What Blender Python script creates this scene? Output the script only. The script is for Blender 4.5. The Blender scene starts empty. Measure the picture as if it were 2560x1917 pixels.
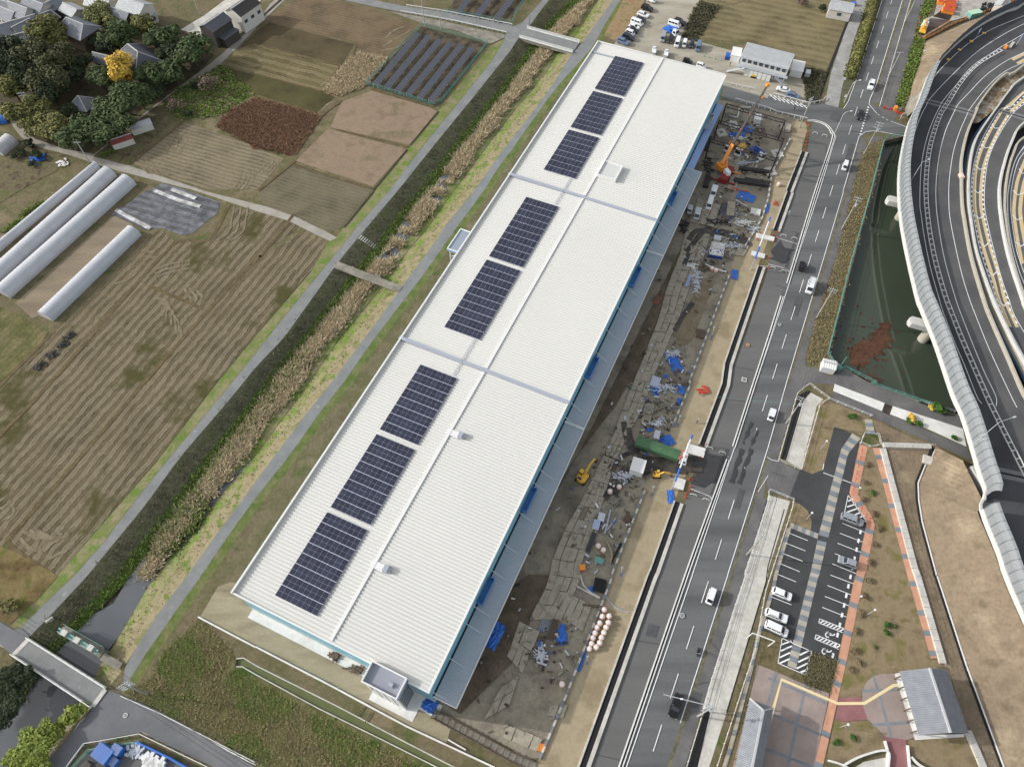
import bpy, bmesh, math, random
from mathutils import Vector, Matrix
from mathutils.geometry import tessellate_polygon
R = random.Random(7)
rad = math.radians
S = bpy.context.scene
COL = S.collection

# ------------------------------------------------------------------ camera, sky, sun, exposure
CAM_H, FPX, TILT = 150.0, 1781.0, rad(32.2)
cam_d = bpy.data.cameras.new('camera'); cam = bpy.data.objects.new('camera', cam_d); COL.objects.link(cam)
cam.location = (0, 0, CAM_H); cam.rotation_euler = (TILT, 0, 0)
cam_d.sensor_width = 36; cam_d.lens = 36 * FPX / 2560; cam_d.clip_start = 1; cam_d.clip_end = 6000
S.camera = cam
SUN_EL, SHADOW = rad(26.3), Vector((0.9907, -0.136, 0))      # shadows fall to the east, a little south
W = bpy.data.worlds.new('World'); S.world = W; W.use_nodes = True
nt = W.node_tree; bg = nt.nodes['Background']; sky = nt.nodes.new('ShaderNodeTexSky')
sky.sky_type = 'NISHITA'; sky.sun_disc = False; sky.sun_elevation = SUN_EL
sky.sun_rotation = math.atan2(-SHADOW.x, -SHADOW.y); sky.dust_density = 2.0; sky.air_density = 1.0
hz = nt.nodes.new('ShaderNodeHueSaturation'); hz.inputs['Saturation'].default_value = 0.28      # thin high cloud
nt.links.new(sky.outputs[0], hz.inputs['Color']); nt.links.new(hz.outputs[0], bg.inputs[0]); bg.inputs[1].default_value = 0.15
sd = bpy.data.lights.new('sun', 'SUN'); so = bpy.data.objects.new('sun', sd); COL.objects.link(so)
sd.energy = 2.0; sd.angle = rad(0.6); sd.color = (1.0, 0.97, 0.93)
so.rotation_euler = (SHADOW * math.cos(SUN_EL) + Vector((0, 0, -math.sin(SUN_EL)))).to_track_quat('-Z', 'Y').to_euler()
V = S.view_settings; V.view_transform = 'Standard'; V.look = 'None'; V.gamma = 1; V.use_curve_mapping = False
V.exposure = 0.68
S.cycles.max_bounces = 5; S.cycles.diffuse_bounces = 3; S.cycles.glossy_bounces = 2

# ------------------------------------------------------------------ survey: photograph tile coordinates -> metres on the plane z
CT, ST = math.cos(TILT), math.sin(TILT)
def px(sx, sy, z=0.0):
    a = (sx - 1280) / FPX; b = (958.5 - sy) / FPX
    dx, dy, dz = a, b * CT + ST, b * ST - CT
    k = (z - CAM_H) / dz
    return Vector((dx * k, dy * k, z))
ROWY = (0, 480, 960, 1437)
def t(tile, x, y, z=0.0):
    if tile[0] == 'e': return px(2200 + x / 6.1333, 240 * int(tile[1]) + y / 6.1333, z)
    return px(int(tile[0]) * 640 + x / 3.45, ROWY[int(tile[1])] + y / 3.45, z)
def ts(spec, z=0.0):
    out = []
    for chunk in spec.split(';'):
        k, pts = chunk.strip().split(':')
        for p in pts.split():
            x, y = p.split(','); out.append(t(k.strip(), float(x), float(y), z))
    return out
def rot2(v, a): return Vector((v.x * math.cos(a) - v.y * math.sin(a), v.x * math.sin(a) + v.y * math.cos(a), v.z))
def zup(p, z): return Vector((p.x, p.y, z))
def length(pl): return sum((pl[i + 1] - pl[i]).length for i in range(len(pl) - 1))
def along(pl, s):
    for i in range(len(pl) - 1):
        d = (pl[i + 1] - pl[i]).length
        if s <= d or i == len(pl) - 2:
            dr = (pl[i + 1] - pl[i]).normalized(); return pl[i] + dr * s, dr
        s -= d
def resample(pl, n):
    L = length(pl); return [along(pl, L * i / (n - 1))[0] for i in range(n)]
def smooth(pl, k=6):
    q = [pl[0]]
    for p in pl[1:]:
        if (p - q[-1]).length > 1.6: q.append(p)
    pl = q if len(q) > 1 else pl; out = []; P = [2 * pl[0] - pl[1]] + list(pl) + [2 * pl[-1] - pl[-2]]
    for i in range(1, len(P) - 2):
        for j in range(k):
            u = j / k; a, b, c, d = P[i - 1], P[i], P[i + 1], P[i + 2]
            out.append(0.5 * (2 * b + (c - a) * u + (2 * a - 5 * b + 4 * c - d) * u * u + (3 * b - a - 3 * c + d) * u ** 3))
    return out + [pl[-1]]
def offset(pl, d):                                   # to the left of travel
    out = []
    for i, p in enumerate(pl):
        a = pl[max(i - 1, 0)]; b = pl[min(i + 1, len(pl) - 1)]
        dr = (b - a); dr.z = 0; dr.normalize(); out.append(p + Vector((-dr.y, dr.x, 0)) * d)
    return out

# ------------------------------------------------------------------ materials
MATS = {}
def node_mat(name):
    m = bpy.data.materials.new(name); m.use_nodes = True; MATS[name] = m
    return m, m.node_tree, m.node_tree.nodes['Principled BSDF']
def flat(name, c, rough=0.6, metal=0.0, spec=0.5, var=0.0, vs=3.0):
    if name in MATS: return MATS[name]
    m, n, b = node_mat(name); b.inputs['Roughness'].default_value = rough; b.inputs['Metallic'].default_value = metal
    b.inputs['Specular IOR Level'].default_value = spec
    b.inputs['Base Color'].default_value = (*c, 1)
    if var:
        g = n.nodes.new('ShaderNodeNewGeometry'); x = n.nodes.new('ShaderNodeTexNoise'); x.inputs['Scale'].default_value = vs; x.inputs['Detail'].default_value = 5
        n.links.new(g.outputs['Position'], x.inputs['Vector'])
        r = n.nodes.new('ShaderNodeMapRange'); r.inputs[1].default_value = .3; r.inputs[2].default_value = .7; r.inputs[3].default_value = 1 - var; r.inputs[4].default_value = 1 + var
        n.links.new(x.outputs[0], r.inputs[0])
        h = n.nodes.new('ShaderNodeHueSaturation'); h.inputs['Color'].default_value = (*c, 1)
        n.links.new(r.outputs[0], h.inputs['Value']); n.links.new(h.outputs[0], b.inputs['Base Color'])
    return m
def ramp(n, stops):
    r = n.nodes.new('ShaderNodeValToRGB'); e = r.color_ramp.elements
    while len(e) < len(stops): e.new(0.5)
    for i, (p, c) in enumerate(stops): e[i].position = p; e[i].color = (*c, 1)
    return r
def ground(name, stops, scale=0.15, fine=0.35, fs=1.6, rough=0.95, bump=0.3, spec=0.1, rows=None, stretch=None, clump=None):
    """patchy ground: stops over a large noise, a fine grain, optional crop rows (angle, period, colour, amount)
    and optional wear drawn out along an angle (angle, factor)"""
    if name in MATS: return MATS[name]
    m, n, b = node_mat(name); L = n.links.new
    b.inputs['Roughness'].default_value = rough; b.inputs['Specular IOR Level'].default_value = spec
    g = n.nodes.new('ShaderNodeNewGeometry'); pos = g.outputs['Position']
    if stretch:
        mp = n.nodes.new('ShaderNodeMapping'); mp.vector_type = 'POINT'; mp.inputs['Rotation'].default_value = (0, 0, -stretch[0]); mp.inputs['Scale'].default_value = (1 / stretch[1], 1, 1)
        L(pos, mp.inputs['Vector']); big = mp.outputs[0]
    else: big = pos
    def noise(vec, sc, det=6, ro=0.6):
        x = n.nodes.new('ShaderNodeTexNoise'); x.inputs['Scale'].default_value = sc; x.inputs['Detail'].default_value = det; x.inputs['Roughness'].default_value = ro
        L(vec, x.inputs['Vector']); return x.outputs[0]
    def mth(op, a, bb, c=None):
        x = n.nodes.new('ShaderNodeMath'); x.operation = op
        for i, v in enumerate((a, bb, c)):
            if v is None: continue
            if isinstance(v, (int, float)): x.inputs[i].default_value = v
            else: L(v, x.inputs[i])
        return x.outputs[0]
    f1 = noise(big, scale)
    rp = ramp(n, stops); L(f1, rp.inputs[0]); col = rp.outputs[0]
    if rows:
        ang, per, rc, amt = rows[:4]
        mp = n.nodes.new('ShaderNodeMapping'); mp.inputs['Rotation'].default_value = (0, 0, -ang); L(pos, mp.inputs['Vector'])
        sp = n.nodes.new('ShaderNodeSeparateXYZ'); L(mp.outputs[0], sp.inputs[0])
        wob = noise(pos, 0.12, 3); wob2 = noise(pos, 1.1, 3)
        yy = mth('ADD', sp.outputs[1], mth('ADD', mth('MULTIPLY', wob, 0.9 * per), mth('MULTIPLY', wob2, 0.3 * per)))
        s1 = mth('SINE', mth('MULTIPLY', yy, 2 * math.pi / per), 0)
        s2 = mth('SINE', mth('MULTIPLY', yy, 2 * math.pi / per * 3.0), 0)
        s = mth('ADD', mth('MULTIPLY', s1, 0.5), mth('MULTIPLY', s2, 0.35))
        st = n.nodes.new('ShaderNodeMapping'); st.inputs['Scale'].default_value = (0.5, 2.5, 1); L(mp.outputs[0], st.inputs['Vector'])
        rg = noise(st.outputs[0], 1.2, 5, 0.7)
        s = mth('ADD', s, mth('MULTIPLY', mth('SUBTRACT', rg, 0.5), 3.0))
        pt = noise(pos, 0.07, 3)
        fac = mth('MULTIPLY', mth('ADD', mth('MULTIPLY', s, 0.5), 0.45), mth('MULTIPLY', amt, mth('ADD', mth('MULTIPLY', pt, 1.6), 0.2)))
        cl = n.nodes.new('ShaderNodeClamp'); L(fac, cl.inputs[0])
        mx = n.nodes.new('ShaderNodeMix'); mx.data_type = 'RGBA'; L(cl.outputs[0], mx.inputs['Factor']); L(col, mx.inputs['A']); mx.inputs['B'].default_value = (*rc, 1)
        col = mx.outputs['Result']
    if clump:
        cc, cs, lo, hi = clump
        k = noise(pos, cs, 4)
        mr = n.nodes.new('ShaderNodeMapRange'); mr.inputs[1].default_value = lo; mr.inputs[2].default_value = hi; L(k, mr.inputs[0])
        mx = n.nodes.new('ShaderNodeMix'); mx.data_type = 'RGBA'; L(mr.outputs[0], mx.inputs['Factor']); L(col, mx.inputs['A']); mx.inputs['B'].default_value = (*cc, 1)
        col = mx.outputs['Result']
    f2 = noise(pos, fs, 8, 0.75)
    mr = n.nodes.new('ShaderNodeMapRange'); mr.inputs[1].default_value = .25; mr.inputs[2].default_value = .75; mr.inputs[3].default_value = 1 - fine; mr.inputs[4].default_value = 1 + fine
    L(f2, mr.inputs[0])
    h = n.nodes.new('ShaderNodeHueSaturation'); L(col, h.inputs['Color']); L(mr.outputs[0], h.inputs['Value']); L(h.outputs[0], b.inputs['Base Color'])
    if bump:
        bp = n.nodes.new('ShaderNodeBump'); bp.inputs['Strength'].default_value = bump; bp.inputs['Distance'].default_value = 0.4
        L(f2, bp.inputs['Height']); L(bp.outputs[0], b.inputs['Normal'])
    return m
def leafy(name, c, dark=0.55, light=1.5, hue=0.03, rough=0.8):
    """foliage or straw: every leaf or blade a little different"""
    if name in MATS: return MATS[name]
    m, n, b = node_mat(name); L = n.links.new
    b.inputs['Roughness'].default_value = rough; b.inputs['Specular IOR Level'].default_value = 0.15
    g = n.nodes.new('ShaderNodeNewGeometry'); h = n.nodes.new('ShaderNodeHueSaturation'); h.inputs['Color'].default_value = (*c, 1)
    mr = n.nodes.new('ShaderNodeMapRange'); mr.inputs[3].default_value = dark; mr.inputs[4].default_value = light; L(g.outputs['Random Per Island'], mr.inputs[0])
    oi = n.nodes.new('ShaderNodeObjectInfo'); m2 = n.nodes.new('ShaderNodeMapRange'); m2.inputs[3].default_value = .5 - hue; m2.inputs[4].default_value = .5 + hue
    x = n.nodes.new('ShaderNodeTexNoise'); x.inputs['Scale'].default_value = 0.35; L(g.outputs['Position'], x.inputs['Vector'])
    L(x.outputs[0], m2.inputs[0]); L(mr.outputs[0], h.inputs['Value']); L(m2.outputs[0], h.inputs['Hue']); L(h.outputs[0], b.inputs['Base Color'])
    return m

# ------------------------------------------------------------------ mesh building
def tag(o, label=None, cat=None, group=None, kind=None):
    if label: o['label'] = label
    if cat: o['category'] = cat
    if group: o['group'] = group
    if kind: o['kind'] = kind
    return o
def thing(name, label, cat, loc=(0, 0, 0), rz=0.0, group=None):
    o = bpy.data.objects.new(name, None); COL.objects.link(o); o.location = loc; o.rotation_euler = (0, 0, rz)
    return tag(o, label, cat, group)
def mat_of(o):
    return Matrix.Translation(o.location) @ o.rotation_euler.to_matrix().to_4x4()
class MB:
    """collects shapes and links them as one mesh object"""
    def __init__(s): s.v = []; s.f = []; s.sm = False
    def add(s, vs, fs):
        k = len(s.v); s.v += [tuple(p) for p in vs]; s.f += [tuple(i + k for i in f) for f in fs]; return s
    def box(s, c, size, rz=0.0, taper=1.0):
        x, y, z = size[0] / 2, size[1] / 2, size[2] / 2; c = Vector(c); vs = []
        for sz, k in ((-z, 1), (z, taper)):
            for sx, sy in ((-x, -y), (x, -y), (x, y), (-x, y)): vs.append(c + rot2(Vector((sx * k, sy * k, sz)), rz))
        return s.add(vs, [(3, 2, 1, 0), (4, 5, 6, 7), (0, 1, 5, 4), (1, 2, 6, 5), (2, 3, 7, 6), (3, 0, 4, 7)])
    def beam(s, a, b, w, h=None):                    # square bar between two points, centred on the axis
        a, b = Vector(a), Vector(b); h = h or w; d = (b - a).normalized()
        u = d.cross(Vector((0, 0, 1)))
        if u.length < 1e-4: u = Vector((1, 0, 0))
        u.normalize(); n = u.cross(d); vs = []
        for p in (a, b):
            for i, j in ((-1, -1), (1, -1), (1, 1), (-1, 1)): vs.append(p + u * i * w / 2 + n * j * h / 2)
        return s.add(vs, [(0, 1, 2, 3), (7, 6, 5, 4), (0, 4, 5, 1), (1, 5, 6, 2), (2, 6, 7, 3), (3, 7, 4, 0)])
    def tube(s, a, b, r, r2=None, n=8, cap=True):
        a, b = Vector(a), Vector(b); r2 = r if r2 is None else r2; d = (b - a).normalized()
        u = d.cross(Vector((0, 0, 1)))
        if u.length < 1e-4: u = Vector((1, 0, 0))
        u.normalize(); w = d.cross(u); vs = []
        for p, q in ((a, r), (b, r2)):
            for i in range(n): an = 2 * math.pi * i / n; vs.append(p + (u * math.cos(an) + w * math.sin(an)) * q)
        fs = [(i, (i + 1) % n, n + (i + 1) % n, n + i) for i in range(n)]
        if cap: fs += [tuple(range(n))[::-1], tuple(range(n, 2 * n))]
        return s.add(vs, fs)
    def path(s, pts, r, n=6):
        for i in range(len(pts) - 1): s.tube(pts[i], pts[i + 1], r, n=n)
        return s
    def quad(s, *p): return s.add(p, [tuple(range(len(p)))])
    def poly(s, pts, z=None, holes=()):              # flat face, triangulated, pointing up
        loops = [[Vector((p.x, p.y, 0)) for p in l] for l in [pts, *holes]]
        flatl = [p for l in [pts, *holes] for p in l]; fs = []
        for a, b, c in tessellate_polygon(loops):
            p, q, r = flatl[a], flatl[b], flatl[c]
            fs.append((a, b, c) if (q - p).cross(r - p).z > 0 else (c, b, a))
        return s.add([p if z is None else zup(p, z) for p in flatl], fs)
    def prism(s, pts, z0, z1):
        n = len(pts); s.poly(pts, z1)
        ar = sum(pts[i].x * pts[(i + 1) % n].y - pts[(i + 1) % n].x * pts[i].y for i in range(n))
        q = list(pts) if ar > 0 else list(pts)[::-1]
        return s.add([zup(p, z0) for p in q] + [zup(p, z1) for p in q], [(i, (i + 1) % n, n + (i + 1) % n, n + i) for i in range(n)])
    def strip(s, A, B):                              # surface between two polylines of the same length, facing up
        n = len(A); up = (A[1] - A[0]).cross(B[0] - A[0]).z > 0
        return s.add(list(A) + list(B), [((i, i + 1, n + i + 1, n + i) if up else (n + i, n + i + 1, i + 1, i)) for i in range(n - 1)])
    def ribbon(s, pl, w, z=None):                    # painted line or path of width w
        pl = pl if z is None else [zup(p, z) for p in pl]
        return s.strip(offset(pl, w / 2), offset(pl, -w / 2))
    def wall(s, pl, h, w=0.0, z0=None):              # upright wall along a polyline
        pl = pl if z0 is None else [zup(p, z0) for p in pl]; up = Vector((0, 0, h))
        A, B = offset(pl, w / 2), offset(pl, -w / 2); n = len(pl); AT = [p + up for p in A]; BT = [p + up for p in B]
        s.add(AT + BT, [(i, n + i, n + i + 1, i + 1) for i in range(n - 1)])
        s.add(A + AT, [(i + 1, i, n + i, n + i + 1) for i in range(n - 1)]); s.add(B + BT, [(i, i + 1, n + i + 1, n + i) for i in range(n - 1)])
        s.quad(A[0], B[0], BT[0], AT[0]); return s.quad(B[-1], A[-1], AT[-1], BT[-1])
    def ball(s, c, r, rz=1.0, n=8, m=5):
        c = Vector(c); vs = []; fs = []
        for j in range(m + 1):
            a = math.pi * j / m - math.pi / 2
            for i in range(n): an = 2 * math.pi * i / n; vs.append(c + Vector((math.cos(a) * math.cos(an) * r, math.cos(a) * math.sin(an) * r, math.sin(a) * r * rz)))
        for j in range(m):
            for i in range(n): fs.append((j * n + i, j * n + (i + 1) % n, (j + 1) * n + (i + 1) % n, (j + 1) * n + i))
        return s.add(vs, fs)
    def mesh(s, name, m):
        me = bpy.data.meshes.new(name); me.from_pydata(s.v, [], s.f)
        if m: me.materials.append(m)
        if s.sm: me.polygons.foreach_set('use_smooth', [True] * len(me.polygons))
        me.update(); return me
    def build(s, name, m, parent=None, world=False, label=None, cat=None, group=None, kind=None):
        if parent is not None and world:
            inv = mat_of(parent).inverted(); s.v = [tuple(inv @ Vector(p)) for p in s.v]
        o = bpy.data.objects.new(name, s.mesh(name, m)); COL.objects.link(o)
        if parent is not None: o.parent = parent
        return tag(o, label, cat, group, kind)
def inst(name, me, parent=None, loc=(0, 0, 0), rz=0.0, m=None):
    o = bpy.data.objects.new(name, me); COL.objects.link(o); o.location = loc; o.rotation_euler = (0, 0, rz)
    if parent is not None: o.parent = parent
    if m: o.material_slots[0].link = 'OBJECT'; o.material_slots[0].material = m
    return o
def copy_tree(o, parent=None):
    c = o.copy(); COL.objects.link(c)
    if parent is not None: c.parent = parent
    for ch in list(o.children): copy_tree(ch, c)
    return c
def struct(name, mb, m, parent=None): return mb.build(name, m, parent, kind='structure')
_layer = [0]; LAY = 0.0022
def sheet(name, spec, m, z=0.0, holes=(), pts=None, lift=None):
    """one flat piece of the ground, each a few millimetres above the one before"""
    if lift is None: _layer[0] += 1; lift = LAY * _layer[0]
    pts = pts or ts(spec, z)
    return struct(name, MB().poly(pts, z + lift, holes), m)
def strip_sheet(name, A, B, m, n=40, z=0.0):
    _layer[0] += 1; A = resample(A, n); B = resample(B, n)
    return struct(name, MB().strip([zup(p, z + LAY * _layer[0]) for p in A], [zup(p, z + LAY * _layer[0]) for p in B]), m)
def inside(p, poly):
    c = False; n = len(poly)
    for i in range(n):
        a, b = poly[i], poly[i - 1]
        if (a.y > p.y) != (b.y > p.y) and p.x < (b.x - a.x) * (p.y - a.y) / (b.y - a.y) + a.x: c = not c
    return c
def scatter(poly, n, rnd=R):
    x0, x1 = min(p.x for p in poly), max(p.x for p in poly); y0, y1 = min(p.y for p in poly), max(p.y for p in poly); out = []; k = 0
    while len(out) < n and k < n * 30:
        k += 1; p = Vector((rnd.uniform(x0, x1), rnd.uniform(y0, y1), 0))
        if inside(p, poly): out.append(p)
    return out
def tufts(mb, pts, h, w, blades=4, lean=0.5, rnd=R, zf=None):
    """clumps of grass or reed: narrow blades leaning outwards"""
    for p in pts:
        hh = h * rnd.uniform(.6, 1.3); p = Vector((p.x + rnd.gauss(0, .45), p.y + rnd.gauss(0, .45), p.z))
        for i in range(blades):
            a = rnd.uniform(0, 6.283); d = Vector((math.cos(a), math.sin(a), 0)); e = Vector((-d.y, d.x, 0)) * w * rnd.uniform(.6, 1.3) / 2
            b = Vector((p.x, p.y, p.z)) + d * w * .3; tp = b + d * hh * lean * rnd.uniform(.3, 1.4) + Vector((0, 0, hh * rnd.uniform(.6, 1.1)))
            mb.add([b - e, b + e, tp + e * .5, tp - e * .5], [(0, 1, 2, 3)])
    return mb
def ORD(i, n, a='topmost', b='lowest', w='from the top'):
    return a if i == 0 else b if i == n - 1 else ('second', 'third', 'fourth', 'fifth', 'sixth', 'seventh', 'eighth', 'ninth', 'tenth', 'eleventh')[i - 1] + ' ' + w
def rough(pts, amp=.5, step=1.2, seed=0):
    """an outline with a ragged edge"""
    q = random.Random(seed); out = []; n = len(pts)
    for i in range(n):
        a, b = pts[i], pts[(i + 1) % n]; k = max(1, int((b - a).length / step))
        for j in range(k): p = a.lerp(b, j / k); out.append(p + Vector((q.gauss(0, amp * .5), q.gauss(0, amp * .5), 0)))
    return out
def c(r, g, b):
    f = lambda v: (v / 255 / 12.92) if v / 255 <= 0.04045 else ((v / 255 + 0.055) / 1.055) ** 2.4
    l = .3 * r + .55 * g + .15 * b; k = .86
    return (f(l + (r - l) * k), f(l + (g - l) * k), f(l + (b - l) * k))
# ================================================================== SETTING: ground, canal, paths, fields
m_base = ground('dry_grass', [(.32, c(92, 84, 60)), (.45, c(116, 104, 78)), (.55, c(98, 94, 62)), (.66, c(126, 113, 86))], .09, .38, 1.3, clump=(c(82, 94, 48), .22, .56, .68))
m_verge = ground('green_verge', [(.35, c(106, 118, 60)), (.5, c(126, 126, 80)), (.62, c(142, 132, 98))], .22, .3, 1.6, clump=(c(96, 126, 44), .45, .5, .64))
m_verge_dry = ground('dry_verge', [(.35, c(116, 112, 74)), (.5, c(140, 128, 98)), (.65, c(130, 120, 88))], .25, .3, 1.8, clump=(c(96, 114, 50), .38, .54, .64))
m_scrub = ground('bank_scrub', [(.35, c(76, 76, 54)), (.5, c(98, 95, 72)), (.65, c(82, 90, 52))], .3, .5, 1.4)
m_bank_green = ground('bank_green', [(.35, c(58, 76, 26)), (.5, c(76, 98, 34)), (.65, c(70, 74, 40))], .35, .45, 1.4)
m_path = ground('path_asphalt', [(.35, c(118, 120, 119)), (.65, c(132, 133, 131))], .25, .12, 1.5, bump=.05, spec=.25, clump=(c(156, 155, 152), .6, .6, .8))
m_lane = ground('farm_lane', [(.35, c(146, 141, 130)), (.65, c(164, 157, 145))], .3, .15, 1.5, bump=.1)
m_mud = ground('mud', [(.35, c(50, 46, 42)), (.65, c(74, 68, 60))], .2, .3, 1.0)
m_water = flat('canal_water', c(92, 95, 98), .12, spec=.5, var=.12, vs=.12)
m_conc = ground('concrete', [(.35, c(176, 172, 162)), (.65, c(200, 196, 186))], .3, .12, 1.2, bump=.05, spec=.25)
m_conc_w = ground('pale_concrete', [(.35, c(205, 204, 198)), (.65, c(222, 221, 216))], .3, .08, 1.2, bump=.03, spec=.25)
m_conc_d = ground('stained_concrete', [(.35, c(116, 110, 98)), (.65, c(146, 140, 126))], .4, .2, 1.4, bump=.1, spec=.2)

LT = ts('20:545,-300 320,0 220,130 145,235 60,330 0,420; 10:2090,570 1850,870 1530,1260 1215,1656; 11:900,370 720,590 575,790 240,1260 0,1505; 02:2090,0 1880,250 1560,620 1240,1060 1000,1350 755,1650; 03:480,300 255,530 180,700 -50,900 -400,1300 -900,1900')
RT = ts('20:1080,-300 870,0 740,180 610,370 520,460 330,760 140,1020 0,1195; 10:2090,1350 1875,1656; 11:1640,280 1530,450 1270,800 1130,1000 640,1656; 12:390,310 100,700 0,840; 02:1900,1250 1610,1656; 03:1350,350 1130,700 1080,790 920,990 790,1150 590,1400 370,1656 100,2050')
P1L = ts('20:470,-300 265,0 150,130 85,200 0,235; 10:2150,330 2040,520 1760,870 1450,1250 1140,1656; 11:880,290 640,590 420,860 200,1130 0,1385; 02:1990,0 1700,350 1440,660 1130,1050 905,1350 640,1650; 03:390,240 180,455')
P2R = ts('20:1150,-300 935,0 805,205 700,400 600,520 440,690 310,850 100,1150 0,1290; 10:2100,1430 1960,1656; 11:1720,320 1440,720 1230,990 1000,1290 745,1656; 12:560,230 300,600 0,975; 02:2000,1260 1730,1656; 03:1500,330 1250,690 1150,850 1050,1020')
WZ = -2.4
LB = ts('20:930,-300 640,0 330,260 230,420 100,600 0,740; 10:2000,1000 1700,1380 1500,1656; 11:1290,230 1130,490 990,660 800,880 560,1170 200,1600; 02:2120,340 1700,880 1560,1080 1280,1450 1120,1650; 03:980,240 820,330 700,450 500,650 380,800 250,1000 100,1230 -300,1650 -700,2000', WZ)
RB = ts('20:1000,-300 740,0 540,320 390,460 300,620 0,980; 10:2000,1250 1700,1656; 11:1450,350 1330,480 1150,740 1000,930 700,1290 450,1656; 02:2208,610 1900,960 1650,1300 1440,1520 1330,1656; 03:1180,270 1060,480 940,640 880,760 820,870 700,1080 480,1350 250,1700 -50,2200', WZ)
# the pond beside the road and the green drain south of the warehouse
POND = ts('30:1000,1215 1165,1175; e1:420,500 900,420 1500,420; e2:1900,0 2100,1656; e4:1900,300 1500,420 1180,470 700,330 560,290; 32:1300,150 1000,30 880,0; 31:655,1525 510,1395 600,1080 880,30')
DR_U = ts('03:2040,720 2100,714 2208,780; 13:350,955 700,1130 1270,1430 1710,1656 2300,1960'); DR_L = ts('03:2036,788 2090,790 2208,858; 13:540,1150 1070,1410 1560,1656 2200,1990')
big = [Vector((-1200, -500, 0)), Vector((1300, -500, 0)), Vector((1300, 1900, 0)), Vector((-1200, 1900, 0))]
struct('ground', MB().poly(big, 0.0, [LT + RT[::-1], POND, DR_U + DR_L[::-1]]), m_base)
def bank(name, A, B, mids, mts):
    """slope between the top line A and the foot line B, split at the given fractions"""
    n = 60; a = resample(A, n); out = []
    for p in a:
        q = min(resample(B, 160), key=lambda w: (Vector((w.x, w.y)) - Vector((p.x, p.y))).length); out.append(q)
    fr = [0, *mids, 1]
    for k, m in enumerate(mts):
        u = [p.lerp(q, fr[k]) for p, q in zip(a, out)]; w = [p.lerp(q, fr[k + 1]) for p, q in zip(a, out)]
        struct(name, MB().strip(u, w), m)
    return a, out
bl = bank('canal_bank', LT, LB, [.62], [m_scrub, m_bank_green]); br = bank('canal_bank', RT, RB, [.55], [m_verge_dry, m_verge])
struct('canal_bed', MB().poly([zup(p, WZ - .25) for p in ts('20:930,-300;20:-100,500;11:0,1500;03:-1500,1900;03:-400,2800;03:500,1656;11:1000,1656;20:1000,400;20:1300,-300')], WZ - .25), m_mud)
struct('canal_water', MB().poly(LB + RB[::-1], WZ), m_water)
strip_sheet('path', P1L, LT[:23], m_path, 60); strip_sheet('path', RT[:23], P2R, m_path, 60)
DRZ = -.4
m_green = flat('drain_water', c(98, 104, 62), .2, spec=.3, var=.06, vs=.3)
struct('drain_water', MB().poly([zup(p, DRZ) for p in DR_U + DR_L[::-1]], DRZ), m_green)
wl = MB(); wl.wall(DR_U, 1.5, .2, -1.45); wl.wall(DR_L, 1.5, .2, -1.45); struct('drain_wall', wl, m_conc)

# ------------------------------------------------------------------ paddies and plots (rows are the harvest lines)
def ang(spec): a, b = ts(spec); return math.atan2(b.y - a.y, b.x - a.x)
A1 = ang('02:80,1340 1240,0'); A2 = ang('10:0,390 720,575'); A3 = ang('00:1400,1400 2100,1600'); A4 = ang('30:0,140 650,270')
straw = c(184, 172, 142)
def stub(name, a, base=(104, 96, 70), light=straw, per=1.9, amt=.72, green=.0):
    base = tuple(v * .86 for v in base); light = tuple(v * .66 for v in light); b2 = tuple(int(v * .8) for v in base); b3 = tuple(int(v * 1.12) for v in base)
    return ground(name, [(.35, c(*b2)), (.5, c(*base)), (.65, c(*b3))], .12, .3, 2.2, rows=(a, per, light, amt * .92), bump=.35, clump=((c(78, 74, 42), .07, .54, .66) if green else None))
f_w = stub('stubble_west', A1, (96, 83, 58), c(178, 164, 132), 2.35, .9, 1)
f_m = stub('stubble_mid', A3, (120, 108, 82), c(186, 172, 140), 1.5, .8)
f_g = stub('stubble_grey', A3, (116, 108, 84), c(150, 140, 112), 1.3, .7)
f_p = ground('stubble_pink', [(.35, c(116, 98, 78)), (.5, c(136, 117, 96)), (.65, c(126, 108, 88))], .2, .22, 2.0, rows=(A2, .9, c(170, 148, 120), .35), clump=(c(108, 100, 70), .12, .56, .7))
f_t = stub('stubble_top', A2, (122, 102, 76), c(156, 138, 108), 1.4, .6)
f_d = stub('stubble_dark', A2, (98, 86, 60), c(124, 110, 80), 1.3, .5)
f_s = stub('stubble_strips', A2, (108, 98, 62), c(168, 152, 112), 3.4, .9)
f_o = stub('stubble_olive', A2, (92, 88, 52), c(112, 104, 68), 1.2, .5)
f_y = stub('stubble_north', A4, (124, 112, 76), c(172, 158, 118), 3.6, .75)
m_levee = ground('levee', [(.35, c(92, 78, 54)), (.65, c(112, 97, 68))], .4, .3, 1.6)
m_red = ground('red_weeds', [(.35, c(86, 60, 42)), (.5, c(118, 82, 58)), (.65, c(104, 76, 50))], .25, .45, 1.2)
m_ochre = ground('ochre_weeds', [(.35, c(116, 90, 56)), (.5, c(140, 112, 74)), (.65, c(104, 94, 54))], .2, .35, 1.4)
m_soil = ground('tilled_soil', [(.35, c(122, 108, 88)), (.65, c(146, 131, 108))], .2, .18, 1.6, stretch=(A1, 6))
m_plot = ground('garden_plot', [(.35, c(74, 64, 48)), (.5, c(108, 98, 72)), (.65, c(92, 96, 56))], .3, .45, 1.1)
m_film = ground('mulch_film', [(.35, c(76, 78, 84)), (.5, c(106, 108, 114)), (.62, c(128, 128, 132))], .35, .3, 1.5, rough=.5, spec=.4, rows=(A3, 2.6, c(50, 48, 46), .9))
m_film_l = ground('pale_film', [(.4, c(150, 146, 140)), (.6, c(208, 208, 210))], .5, .3, 1.5, rough=.5, spec=.4)
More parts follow.
